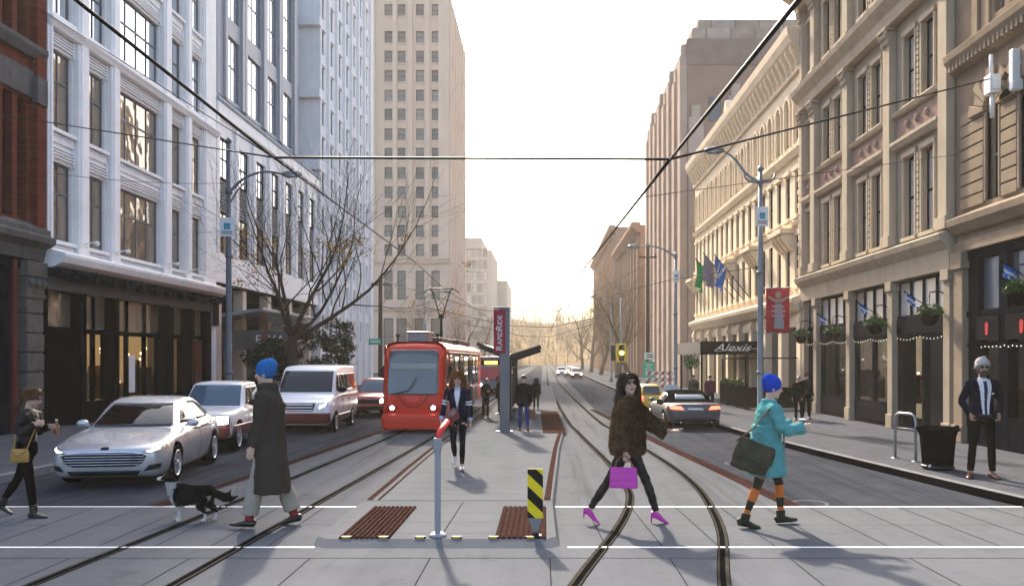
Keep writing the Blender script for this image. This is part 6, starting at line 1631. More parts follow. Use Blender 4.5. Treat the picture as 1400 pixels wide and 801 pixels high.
for x in (-.4, .6): mb = MB(); mb.box(x-.03, x+.03, .022, .07, 0, 1.35); mb.build('leg', M['metal_grey'], t)
# ---- wall-mounted antenna box where the span wire is anchored
def antenna():
    Y = 17.2; p = at(1378, 118, Y); p.x = XRf; t = thing('antenna_box', 'white antenna boxes bracketed to the sandstone wall where the wire ends', 'antenna', p, world=True)
    x, y, z = p; mb = MB(); mb.box(x-.38, x-.16, y-.17, y+.1, z-.18, z+.20); mb.box(x-.36, x-.18, y-.20, y-.17, z-.12, z+.12); mb.build('equipment_box', M['sign_white'], t, .02)
    mb = MB(); mb.tube([(x-.3, y-.05, z+.2), (x-.3, y-.05, z+.62)], .04, 8); mb.tube([(x-.28, y-.05, z-.65), (x-.28, y-.05, z-.18)], .045, 8); mb.tube([(x-.2, y+.05, z-.42), (x-.2, y+.05, z-.18)], .03, 8); mb.build('aerial', M['sign_white'], t)
    mb = MB(); mb.tube([(x, y, z), (x-.2, y, z)], .04, 8); mb.build('bracket', M['metal_grey'], t)
    mb = MB(); mb.box(x-.25, x-.03, y-.75, y-.6, z-.3, z+.5); mb.build('equipment_box', M['sign_white'], t, .02)
antenna()

# ================================================================== overhead wires: one thing each
def wire(label, pts, r, sag=0.0, cat='overhead wire'):
    P = []
    for a, b in zip(pts, pts[1:]):
        a, b = Vector(a), Vector(b); n = 10
        for i in range(n): u = i/n; q = a.lerp(b, u); q.z -= sag*4*u*(1-u); P.append(q)
    P.append(Vector(pts[-1])); mb = MB(); mb.tube(P, r, 6); return tag(mb.build('overhead_wire', M['wire']), label, cat, 'overhead tram wires')
A_ = [(-3.3, -3, 4.55), (-3.3, 5.9, 4.5), (-3.08, 9.3, 4.24), (-3.2, 28, 4.44), (-2.9, 60, 4.3), (-2.2, 150, 4.3)]
wire('thick black wire running down to the tram roof from the upper left', [(-3.35, -4, 4.9), (-3.3, 5.9, 4.52), (-3.0, 9.3, 4.22)], .016)
wire('thin black contact wire ending over the tram collector', [(-3.0, 9.3, 4.22), (-3.1, 20, 4.30), (-3.5, 29, 4.42), (-3.1, 60, 4.3)], .012)
wire('thick black wire crossing the sky from the upper right down the street', [(1.55, -4, 4.1), (1.36, 4.5, 3.92), (1.385, 9.3, 4.2)], .016)
wire('thin black contact wire over the right-hand rails', [(1.385, 9.3, 4.2), (.80, 25.3, 4.22), (.5, 60, 4.2), (.6, 140, 4.2)], .019)
wire('level span wire across the sky between the two tram wires', [(-3.0, 9.3, 4.22), (1.385, 9.3, 4.2)], .014)
wire('span wire rising right to the white antenna box', [(1.385, 9.3, 4.2), (9.05, 17.1, 7.68)], .013)
wire('span wire rising left to the brick building', [(-3.0, 9.3, 4.22), (-13.2, 20.4, 7.9)], .009)
wire('thin wire rising steeply left to the top of the brick building', [(-3.0, 9.3, 4.22), (-13.2, 21.4, 11.1)], .008)
wire('short thin wire from the white facade to the dark street lamp', [(-13.05, 22.3, 6.9), (-9.02, 24, 7.0)], .006, .1)
wire('thin span wire over the pylon between the street poles', [(-8.8, 45, 6.2), (-3.1, 42, 4.4), (.6, 41, 4.3), (5.75, 47, 7.3)], .018)
wire('second thin span wire right of the pylon', [(.5, 38, 4.3), (5.9, 38, 5.6), (9.3, 37, 6.0)], .016)
wire('distant span wire across the far street', [(-8.9, 62, 5.8), (-2.6, 62, 4.4), (.5, 62, 4.3), (5.35, 68, 5.6)], .022)
wire('most distant span wire above the far rails', [(-8.8, 90, 5.8), (-2.4, 90, 4.4), (.5, 90, 4.3), (5.6, 90, 5.8)], .028)
wire('faint wire over the right facades at cornice height', [(1.4, 12, 4.3), (9.3, 19, 6.6)], .005)

# ================================================================== trees
def grow(rnd, mbt, mbc, tips, p, d, L, r, depth, maxd, up, spread, twist=.22, nseg=5, thick=.02):
    P = [Vector(p)]; D = Vector(d).normalized(); rad = [r]
    for i in range(nseg):
        D = (D+Vector((rnd.gauss(0, twist), rnd.gauss(0, twist), rnd.gauss(0, twist)+up))*.5).normalized()
        P.append(P[-1]+D*L/nseg); rad.append(r*(1-.62*(i+1)/nseg) if depth < maxd else r*(1-.8*(i+1)/nseg))
    (mbt if depth <= 1 else mbc).tube(P, rad, 8 if depth <= 1 else 5 if depth == 2 else 3, 0, depth <= 2)
    if depth >= maxd: tips.append(P[-1]); tips.append(P[nseg//2]); return
    n = {0: 6, 1: 6, 2: 5, 3: 4}.get(depth, 4)
    for k in range(n):
        u = .30+.70*(k+rnd.random()*.8)/n; u = min(u, .99); i = min(int(u*nseg), nseg-1); q = P[i].lerp(P[i+1], u*nseg-i)
        T = (P[i+1]-P[i]).normalized(); s = T.orthogonal().normalized(); s = Matrix.Rotation(rnd.random()*2*PI, 3, T) @ s
        nd = (T*rnd.uniform(.55, .9)+s*spread*rnd.uniform(.6, 1.1)).normalized()
        grow(rnd, mbt, mbc, tips, q, nd, L*rnd.uniform(.52, .74), max(rad[i+1]*rnd.uniform(.42, .62), .0045), depth+1, maxd, up, spread, twist, nseg, thick)
    grow(rnd, mbt, mbc, tips, P[-1], D, L*.62, max(rad[-1], .006), depth+1, maxd, up, spread, twist, nseg, thick)
def left_tree():
    rnd = random.Random(12); x, y = -9.55, 31.5; t = thing('bare_tree', 'large bare spreading tree with a few yellow leaves on the left pavement behind the cars', 'tree', (x, y, .12), 0)
    a, b, tips = MB(), MB(), []
    a.tube([(0, 0, 0), (.02, 0, .3), (.05, 0, 1.6), (.1, 0, 2.7)], [.30, .23, .2, .19], 10)
    for d, L, r in (((-.22, .1, 1), 3.7, .095), ((1.0, .05, .60), 4.3, .10), ((.35, -.3, 1), 4.2, .095), ((-.1, .3, 1.1), 4.2, .09), ((.7, .35, .8), 4.0, .08), ((-.2, -.25, 1.1), 3.0, .06)):
        grow(rnd, a, b, tips, (.08, 0, 2.55), d, L, r, 1, 4, .16, .75)
    a.build('trunk', M['bark'], t); b.build('crown', M['bark'], t)
    mb = MB()
    for c in [tp for tp in tips if tp.z < 6.5 and rnd.random() < .032]:
        for k in range(14):
            p = c+Vector((rnd.gauss(0, .14), rnd.gauss(0, .14), rnd.gauss(0, .14))); u = Vector((rnd.gauss(0, 1), rnd.gauss(0, 1), rnd.gauss(0, 1))).normalized()*.06; v = u.orthogonal().normalized()*.045
            mb.add([p-u, p+v, p+u, p-v], [(0, 1, 2, 3)])
    mb.build('leaves', M['leaf_yellow'], t, recalc=False)
left_tree()
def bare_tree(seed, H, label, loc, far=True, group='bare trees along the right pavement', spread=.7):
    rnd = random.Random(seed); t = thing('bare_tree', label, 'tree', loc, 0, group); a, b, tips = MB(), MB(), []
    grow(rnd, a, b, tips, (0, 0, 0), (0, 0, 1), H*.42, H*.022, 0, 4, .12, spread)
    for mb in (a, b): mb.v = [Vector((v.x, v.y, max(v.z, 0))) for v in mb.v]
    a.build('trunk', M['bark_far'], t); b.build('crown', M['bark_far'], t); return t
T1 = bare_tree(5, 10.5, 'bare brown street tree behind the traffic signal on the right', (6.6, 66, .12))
T2 = bare_tree(9, 11.5, 'wide bare street tree farther up the right pavement', (6.9, 80, .12))
dup(T1, (6.4, 96, .12), 2.1, 'hazy bare tree third up the right pavement', None, 1.1); dup(T2, (6.4, 116, .12), 4.0, 'hazy bare tree fourth up the right pavement', None, 1.15); dup(T1, (6.2, 140, .12), 1.0, 'hazy bare tree at the far end of the right pavement', None, 1.3)
dup(T2, (-9.8, 70, .12), .7, 'hazy bare tree on the left pavement behind the tram', 'bare trees on the left pavement', .75); dup(T1, (-9.6, 92, .12), 3.1, 'hazy bare tree on the left pavement beyond the bus', 'bare trees on the left pavement', .85); dup(T2, (-9.6, 130, .12), 5.1, 'farthest hazy bare tree on the left pavement', 'bare trees on the left pavement', .9)
def evergreen(label, x, y, H, w, seed, berries):
    rnd = random.Random(seed); t = thing('evergreen_tree', label, 'tree', (x, y, .12), 0, 'evergreen trees beside the office arcade')
    mb = MB(); mb.tube([(0, 0, 0), (.05, 0, H*.5), (0, 0, H*.85)], [.09, .06, .02], 8)
    for k in range(9):
        a = rnd.random()*6.28; z = H*rnd.uniform(.35, .75); mb.tube([(0, 0, z), (w*.7*math.cos(a), w*.7*math.sin(a), z+.35)], [.03, .01], 5)
    mb.build('trunk', M['bark'], t)
    mb = MB()
    for k in range(22):
        a = rnd.random()*6.28; rr = w*math.sqrt(rnd.random())*.85; z = H*rnd.uniform(.38, .95); s = rnd.uniform(.28, .5)
        mb.merge(leafball(150, (rr*math.cos(a), rr*math.sin(a), z), (s, s, s*.7), .085, rnd.random()))
    mb.build('crown', M['leaf_dark'], t, recalc=False)
    if berries:
        mb = MB()
        for k in range(26): mb.merge(leafball(5, (rnd.uniform(-w, w)*.8, -w*rnd.uniform(.4, .95), H*rnd.uniform(.3, .7)), (.14, .1, .2), .06, rnd.random()))
        mb.build('leaves', M['leaf_yellow'], t, recalc=False)
evergreen('dark evergreen tree with yellow leaves left of the utility pole', -9.7, 40, 3.7, 1.25, 1, True); evergreen('dark evergreen tree behind the bare tree trunk', -11.0, 37, 3.4, 1.2, 2, False); evergreen('dark evergreen bush in front of the arcade', -10.9, 33.5, 2.6, .9, 3, False)
# ---- wooded hill closing the street
mb = MB(); nx, ny = 40, 14; V = []
for j in range(ny+1):
    for i in range(nx+1):
        x = -90+180*i/nx; y = 250+160*j/ny; u = j/ny
        V.append((x, y, 26*(u**.8)*(1-.25*math.exp(-((x-8)/30)**2)) + 2.5*noise.noise(Vector((x*.05, y*.05, 0)))*u-.2))
mb.add(V, [(j*(nx+1)+i, j*(nx+1)+i+1, (j+1)*(nx+1)+i+1, (j+1)*(nx+1)+i) for j in range(ny) for i in range(nx)], 0, True); struct(mb.build('hill', M['wood_far']))
rnd = random.Random(77); mb = MB()
for k in range(420):
    x = rnd.uniform(-45, 55); u = rnd.random()**1.2; y = 252+140*u; z = 26*(u**.8)*.8-1; h = rnd.uniform(5, 9)
    mb.tube([(x, y, z), (x, y, z+h*.6)], [.25, .08], 4)
    for q in range(60):
        p = Vector((x+rnd.gauss(0, 1.6), y+rnd.gauss(0, 1.6), z+h*rnd.uniform(.3, 1.0))); a = Vector((rnd.gauss(0, .6), rnd.gauss(0, .6), rnd.gauss(.6, .5)))*1.1; b = a.orthogonal().normalized()*.07
        mb.add([p-b, p+b, p+a], [(0, 1, 2)])
struct(mb.build('wood', M['wood_far'], recalc=False), 'stuff')
# ================================================================== people
def skin_m(key, col): M[key] = mat(key, col, .55, .06, 20, .05, 120); return M[key]
skin_m('skin_a', (.52, .33, .25)); skin_m('skin_b', (.40, .24, .165)); skin_m('skin_c', (.55, .36, .28))
mm('eye_dark', (.02, .015, .012), .3, 0, bump=0); mm('lips', (.32, .09, .08), .45, 0, bump=0)
mm('leather_black', (0.003, 0.003, 0.0035), .42, .2, 9, .5, 22, spec=.22); mm('cloth_black', (0.003, 0.003, 0.0035), .85, .25, 9, .4, 30); mm('coat_olive', (0.046, 0.039, 0.032), .85, .12, 4, .4, 90); mm('beige_cloth', (.30, .27, .22), .85, .12, 6, .4, 30)
mm('beanie_blue', (.02, .13, .36), .9, .15, 30, .6, 90); mm('beanie_royal', (.015, .06, .42), .9, .15, 30, .6, 90); mm('sock_red', (.25, .035, .035), .9, .1, 20, .3, 90); mm('shoe_black', (0.004, 0.004, 0.004), .4, .2, 12, .1, 40)
mm('navy_knit', (0.005, 0.008, 0.026), .9, .2, 12, .4, 60); mm('shirt_white', (.62, .63, .66), .8, .04, 12, .3, 30); mm('shirt_blue', (.35, .42, .60), .8, .06, 12, .3, 30); mm('jeans_dark', (0.006, 0.008, 0.011), .8, .25, 8, .3, 40); mm('shoe_white', (.6, .56, .5), .5, .05, 10, 0)
mm('hair_red', (.30, .11, .03), .5, .35, 14, .8, 40, stretch=(3, 3, .5)); mm('hair_dark', (0.045, 0.026, 0.017), .4, .3, 14, .6, 40, stretch=(3, 3, .5)); mm('hair_brown', (0.19, 0.105, 0.048), .5, .3, 14, .7, 40, stretch=(3, 3, .5))
mm('fur', (0.1, 0.058, 0.034), .9, .5, 16, 1.0, 45, tint=(.19,.115,.066)); mm('leather_grey', (0.006, 0.006, 0.007), .42, .2, 9, .5, 22, spec=.3); mm('magenta', (.50, .018, .34), .35, .08, 6, .1, 30); mm('aqua', (0.09, 0.29, 0.285), .8, .12, 6, .4, 24); mm('aqua_dk', (.05, .27, .29), .8, .12, 6, .4, 24)
mm('bag_olive', (0.06, 0.056, 0.036), .8, .3, 8, .5, 40); mm('orange_knit', (.52, .15, .04), .9, .1, 20, .3, 90); mm('boot_green', (0.02, 0.023, 0.012), .6, .2, 10, .2, 40); mm('turban', (.36, .35, .33), .9, .08, 10, .3, 40); mm('suit_navy', (0.008, 0.01, 0.018), .8, .15, 10, .3, 50); mm('tie', (0.012, 0.02, 0.05), .6, .1, 10, .1, 50)
mm('shoe_brown', (.11, .025, .018), .35, .2, 10, .1, 40); mm('mustard', (.40, .23, .06), .5, .1, 8, .15, 40); mm('jeans_blue', (0.03, 0.045, 0.16), .85, .15, 8, .3, 50); mm('shoe_red', (.30, .05, .04), .6, .1, 8, 0); mm('tan_bag', (.20, .10, .06), .7, .2, 8, .3, 40); mm('stripe_white', (.7, .7, .72), .8, 0, bump=0); mm('glass_bottle', (.22, .08, .015), .15, .1, 8, 0); mm('gold', (.5, .36, .12), .3, 0, bump=0, metal=.8); mm('scarf_grey', (.07, .065, .055), .9, .3, 12, .7, 40); mm('cup_white', (.6, .6, .6), .5, 0, bump=0); mm('phone', (0.003, 0.003, 0.004), .2, 0, bump=0); mm('dark_cloth', (0.004, 0.004, 0.006), .85, .2, 8, .3, 40)

def rot(axis, a): return Matrix.Rotation(a, 3, axis)
UP, FW, LF = Vector((0, 0, 1)), Vector((1, 0, 0)), Vector((0, 1, 0))
def skeleton(P):
    """joints in body axes: x forward, y to the person's left, z up, for a 1.75 m figure. Angles in degrees."""
    J = {}; lean = R(P.get('lean', 2)); sp = Vector((math.sin(lean), 0, math.cos(lean)))
    J['hip'] = Vector((0, 0, .93)); J['sp'] = sp; J['neck'] = J['hip']+sp*.53+Vector((.0, 0, 0)); tw = R(P.get('twist', 0)); ht = R(P.get('hiptwist', 0))
    sd = rot(UP, tw) @ LF; hs = rot(UP, ht) @ LF; J['sd'] = sd; J['hs'] = hs; J['ff'] = sd.cross(sp)*1.0
    for s, k in (('L', 1), ('R', -1)):
        th, kn, ou = (list(P['leg'+s])+[3])[:3]; h = J['hip']+hs*(.085*k)+Vector((0, 0, -.01)); J['hip'+s] = h
        d = Vector((math.sin(R(th)), k*math.sin(R(ou)), -math.cos(R(th)))).normalized(); J['knee'+s] = h+d*.43
        a = R(th-kn); d2 = Vector((math.sin(a), k*math.sin(R(ou))*.6, -math.cos(a))).normalized(); J['ank'+s] = J['knee'+s]+d2*.42
        J['fp'+s] = R(P.get('foot'+s, 0)); J['fy'+s] = R(P.get('toe'+s, 6))*k
        sh = J['hip']+sp*.475+sd*(.175*k); J['sh'+s] = sh
        q = P['arm'+s]
        if isinstance(q, dict): J['elb'+s] = sh+Vector(q['e']); J['wr'+s] = J['elb'+s]+Vector(q['w'])
        else:
            sw, ab, fl = q[:3]; inn = q[3] if len(q) > 3 else 0
            d = Vector((math.sin(R(sw)), k*math.sin(R(ab)), -math.cos(R(sw)))).normalized(); J['elb'+s] = sh+d*.285
            a = R(sw+fl); d2 = Vector((math.sin(a)*math.cos(R(inn)), k*(math.sin(R(ab))*.4-math.sin(R(inn))), -math.cos(a))).normalized(); J['wr'+s] = J['elb'+s]+d2*.25
    hy, hp = P.get('head', (0, 0)); Hm = rot(UP, R(hy)) @ rot(LF, R(hp)); J['Hm'] = Hm; J['head'] = J['neck']+sp*.06+Hm @ Vector((.022, 0, .125))
    heel = P.get('heel', 0); zs = []
    for s in 'LR':
        fp = J['fp'+s]; zs.append(J['ank'+s].z-.075-heel-max(0, math.sin(-fp)*0)-(math.sin(fp)*.16 if fp > 0 else math.sin(-fp)*.06))
    dz = -min(zs)
    for k in list(J):
        if isinstance(J[k], Vector) and k not in ('sp', 'sd', 'hs', 'ff'): J[k] = J[k]+Vector((0, 0, dz))
    return J
def ringtube(mb, pts, rad, ref, n=16): mb.tube(pts, rad, n, ref=ref)
def torso(mb, J, e=0.0, t0=-.16, t1=1.0, slim=1.0, shoulder=True, bust=0.0):
    T = [(-.18, .135, .105), (-.08, .168, .122), (.05, .170, .120), (.22, .150, .105), (.38, .140, .100), (.55, .152, .112+bust), (.72, .170, .116+bust*.6), (.85, .172, .102), (.93, .13, .085), (1.0, .07, .066)]
    pts, rr = [], []
    for t, a, b in T:
        if t < t0-1e-6 or t > t1+1e-6: continue
        pts.append(J['hip']+J['sp']*(.53*t)+FW*(.0 if t > .5 else .0)); rr.append((a*slim+e, b*slim+e))
    ringtube(mb, pts, rr, J['hs'].lerp(J['sd'], .6).normalized())
def arm(mb, J, s, e=0.0, end=1.0, slim=1.0, cuff=None):
    sh, el, wr = J['sh'+s], J['elb'+s], J['wr'+s]; k = 1 if s == 'L' else -1; inn = sh-J['sd']*k*.05+Vector((0, 0, .0))
    P = [inn, sh, sh.lerp(el, .35), sh.lerp(el, .9), el.lerp(wr, .12), el.lerp(wr, .4), el.lerp(wr, .99 if end >= 1 else end)]
    r = [.055, .058, .052, .042, .042, .040, cuff or .029]
    mb.tube(P, [x*slim+e for x in r], 12)
def leg(mb, J, s, e=0.0, end=1.0, slim=1.0, r_end=None, start=0.0):
    h, kn, an = J['hip'+s], J['knee'+s], J['ank'+s]
    P = [h+Vector((0, 0, .04)), h.lerp(kn, .15), h.lerp(kn, .55), h.lerp(kn, .92), kn.lerp(an, .1), kn.lerp(an, .32), kn.lerp(an, .7), kn.lerp(an, 1.0)]
    r = [.085, .092, .075, .058, .055, .056, .042, .036]
    if end < 1:
        P = P[:5]+[kn.lerp(an, end*.5), kn.lerp(an, end)]; r = r[:5]+[.056, .05]
    if r_end: r[-1] = r_end; r[-2] = max(r[-2], r_end*.98)
    mb.tube(P, [x*slim+e for x in r], 12)
def foot(mb, J, s, e=0.0, L=1.0, heel=0.0, hi=0.0, point=0):
    a = J['ank'+s]; fp = J['fp'+s]; Rm = rot(UP, J['fy'+s]) @ rot(LF, fp)
    if heel:
        Rm = rot(UP, J['fy'+s]) @ rot(LF, fp+R(24))
        S = [(-.055, -.045, .024, .030), (-.04, -.035, .032, .04), (.02, -.035, .034, .040), (.08, -.055, .038, .026), (.13, -.066, .034, .017), (.17, -.074, .02, .011), (.20, -.078, .007, .007)]
    else:
        S = [(-.075, -.042, .024, .028), (-.06, -.036, .036, .040), (.0, -.034, .036, .042), (.07, -.045, .043, .032), (.13, -.055, .045, .022), (.17, -.058, .036, .018), (.195, -.060, .016, .012)]
    mb.tube([a+Rm @ Vector((x*L, 0, z)) for x, z, _, _ in S], [(w+e, h+e) for _, _, w, h in S], 12, ref=Rm @ LF)
    if heel:
        b = a+Rm @ Vector((-.048, 0, -.05)); mb.tube([b, Vector((b.x-.005, b.y, max(a.z-.075-heel, b.z-.10)))], [.014, .007], 8)
    elif hi: mb.tube([a+Vector((0, 0, -.03)), a.lerp(J['knee'+s], hi)], [.045+e, .050+e], 12)
def hand(mb, J, s, pose='relax', target=None, palm=None):
    w, e = J['wr'+s], J['elb'+s]; k = 1 if s == 'L' else -1
    d = (w-e).normalized()
    if target: d = Vector(target).normalized()
    n = Vector(palm) if palm else J['sd']*(-k)            # palm direction
    n = (n-d*n.dot(d)).normalized(); sdv = d.cross(n)     # across the palm
    if sdv.dot(FW) < 0 and not palm: sdv = -sdv
    mb.tube([w-d*.02, w+d*.03, w+d*.075, w+d*.095], [(.025, .018), (.036, .016), (.040, .015), (.034, .011)], 10, ref=sdv)
    curl = {'relax': .35, 'grip': 1.25, 'flat': .12}[pose]; Ls = [.070, .078, .072, .056]
    for i in range(4):
        b = w+d*.085+sdv*(.029-.019*i); P = [b-d*.02]; dd = d.copy(); ax = sdv
        P.append(b)
        for q, f in enumerate((.46, .31, .23)):
            dd = rot(ax, curl*(.75 if q == 0 else .6)*(1 if ax.cross(d).dot(n) > 0 else -1)) @ dd; P.append(P[-1]+dd*Ls[i]*f)
        mb.tube(P, [.0092, .0095, .009, .008, .006], 7)
    tb = w+d*.028+sdv*.026; t1 = (sdv*.62+d*.62+n*(.35 if pose != 'grip' else .8)).normalized()
    mb.tube([tb-sdv*.012, tb, tb+t1*.032, tb+t1*.032+(d*.75+n*.5).normalized()*.028], [.012, .0125, .0105, .007], 7)
def head_shapes(mb, J, neck=True, w=1.0):
    c, H = J['head'], J['Hm']
    mb.ell(c+H @ Vector((-.012, 0, .028)), (.096, .077*w, .095), H, 18, 12)
    mb.ell(c+H @ Vector((.012, 0, -.045)), (.073, .062*w, .078), H, 16, 10); mb.ell(c+H @ Vector((.055, 0, -.098)), (.026, .030, .024), H, 10, 8)
    mb.tube([c+H @ Vector(p) for p in ((.078, 0, .020), (.098, 0, -.010), (.104, 0, -.028), (.088, 0, -.036))], [.009, .012, .015, .008], 8)
    mb.ell(c+H @ Vector((.078, 0, .040)), (.020, .055, .014), H, 10, 7)
    mb.ell(c+H @ Vector((.080, 0, -.064)), (.013, .025, .013), H, 8, 6)
    for k in (1, -1): mb.ell(c+H @ Vector((-.012, k*.077, -.008)), (.020, .010, .032), H, 8, 6); mb.ell(c+H @ Vector((.058, k*.042, -.024)), (.026, .022, .02), H, 8, 6)
    if neck: mb.tube([J['neck']-J['sp']*.05, J['neck']+J['sp']*.03, c+H @ Vector((-.025, 0, -.06))], [.066, .053, .050], 12)
def face_post(J, beard=False):
    c, Hi = J['head'], J['Hm'].transposed()
    def f(p, n):
        q = Hi @ (p-c)
        if q.length > .2 or q.x < .03: return 0
        for k in (1, -1):
            if abs(q.y-k*.033) < .0175 and abs(q.z-.008) < .0085: return 1
            if abs(q.y-k*.034) < .024 and abs(q.z-.036+abs(q.y-k*.034)*.15) < .0055: return 3
        if abs(q.y) < .026 and abs(q.z+.064) < .0095: return 2
        return 0
    return f
def person(label, P, loc, heading, height, skin, hair_m, build, hands=('relax', 'relax'), vox=.008, group=None):
    J = skeleton(P); t = thing('person', label, 'person', loc, R(heading), group); s = height/1.75*(1.0); t.scale = (s, s, s)
    mb = MB(); torso(mb, J, -.012); ht = P.get('handdir', {})
    for sd in 'LR':
        arm(mb, J, sd, -.004); leg(mb, J, sd, -.008); foot(mb, J, sd, -.006, .95, heel=1e-6 if P.get('heel') else 0)
        if hands[0 if sd == 'L' else 1]: hand(mb, J, sd, hands[0 if sd == 'L' else 1], ht.get(sd), P.get('palm', {}).get(sd))
    head_shapes(mb, J)
    remesh(mb, 'body', [M[skin], M['eye_dark'], M['lips'], M[hair_m]], vox*.75, 2, t, face_post(J))
    build(t, J); return t
def cloth(t, name, m, fn, vox=.009, smooth=5, wr=0.0, post=None, mats=None):
    mb = MB(); fn(mb)
    dp = (lambda c: wr*noise.noise(Vector((c.x*9, c.y*9, c.z*14)))+wr*.6*noise.noise(Vector((c.x*22+5, c.y*22, c.z*26)))) if wr else None
    return remesh(mb, name, [M[x] for x in (mats or [m])], vox, smooth, t, post, dp)
def pants(J, e=.008, end=1.0, r_end=None, slim=1.0):
    def f(mb):
        torso(mb, J, e*.8, -.18, .22)
        for s in 'LR': leg(mb, J, s, e, end, slim, r_end)
    return f
def shoes(t, J, m, **k):
    for s in 'LR': cloth(t, 'shoe', m, lambda mb: foot(mb, J, s, .003, 1.0, **k), .008, 3)
def jacket(J, e=.018, hem=-.1, cuff=.038, slim=1.0, bust=0, sleeve=1.0, top=1.0):
    def f(mb):
        torso(mb, J, e, hem, top, slim, True, bust)
        for s in 'LR': arm(mb, J, s, e*.8, sleeve, 1.0, cuff)
        mb.tube([J['shL'], J['neck']-J['sp']*.03, J['shR']], [.05+e*.6, .062+e*.6, .05+e*.6], 12)
    return f
def skirtrings(J, rings):
    """rings: (height z, x offset, half depth, half width)"""
    n = 22; out = []
    for z, x, a, b in rings: out.append([Vector((x+a*math.cos(2*PI*j/n), b*math.sin(2*PI*j/n), z)) for j in range(n)])
    return out
def beanie(t, J, m, slouch=0.0):
    c, H = J['head'], J['Hm']
    def f(mb):
        mb.ell(c+H @ Vector((-.020, 0, .045)), (.112, .098, .112), H, 20, 14)
        if slouch: mb.ell(c+H @ Vector((-.060, 0, .085)), (.080, .085, .080), H, 16, 10)
        mb.tube([c+H @ Vector((-.014, 0, .022)), c+H @ Vector((-.016, 0, .052))], [(.086, .103), (.094, .110)], 18, ref=H @ LF)
    cloth(t, 'beanie', m, f, .008, 3)
def longhair(t, J, m, L=.26, side=.085, seed=0, vol=1.0):
    c, H = J['head'], J['Hm']; rnd = random.Random(seed)
    def f(mb):
        mb.ell(c+H @ Vector((-.034, 0, .054)), (.108*vol, .094*vol, .092), H, 18, 12); mb.ell(c+H @ Vector((-.05, 0, -.02)), (.075*vol, .085*vol, .10), H, 14, 10)
        for k in range(16):
            b = -PI*.60+PI*1.20*k/15
            x, y = -.035-.072*math.cos(b)*vol, .084*math.sin(b)*vol
            P = [c+H @ Vector((x*.6, y*.75, .10)), c+H @ Vector((x, y, .03)), c+H @ Vector((x*1.05-.005, y*(1.08+.12*vol), -.06+rnd.uniform(-.01, .01))), c+H @ Vector((x*.95, y*1.1*vol, -.12))+Vector((0, 0, -L*.25)), c+H @ Vector((x*.8+rnd.uniform(-.02, .02), y*(1.0+rnd.uniform(-.1, .15)), -.10))+Vector((0, 0, -L*.7+rnd.uniform(-.03, .03)))]
            mb.tube(P, [.018, .024, .026*vol, .024*vol, .008], 8)
    mb = MB(); f(mb)
    for k in range(26):
        b = -PI*.62+PI*1.24*(k+rnd.random())/26; x, y = -.035-.080*math.cos(b)*vol, .094*math.sin(b)*vol; z1 = -L*rnd.uniform(.4, .95)-.08
        mb.tube([c+H @ Vector((x*.7, y*.8, .115)), c+H @ Vector((x*1.05, y*1.05, .05)), c+H @ Vector((x*1.1, y*1.22, -.04)), c+H @ Vector((x*1.15+rnd.uniform(-.02, .02), y*(1.25+rnd.uniform(-.1, .25)), -.06))+Vector((0, 0, z1*.5)), c+H @ Vector((x*1.1+rnd.uniform(-.04, .03), y*(1.1+rnd.uniform(-.2, .4)), -.06))+Vector((0, 0, z1))], [.008, .012, .013, .011, .004], 6)
    o = remesh(mb, 'hair', [M[m]], .006, 1, t, None, lambda q: .006*noise.noise(Vector((q.x*70, q.y*70, q.z*12))))
    tufts(o, 'hair_strands', t, .06, (0, 0, -1), .16, .0016, 1, seed, jit=.16)

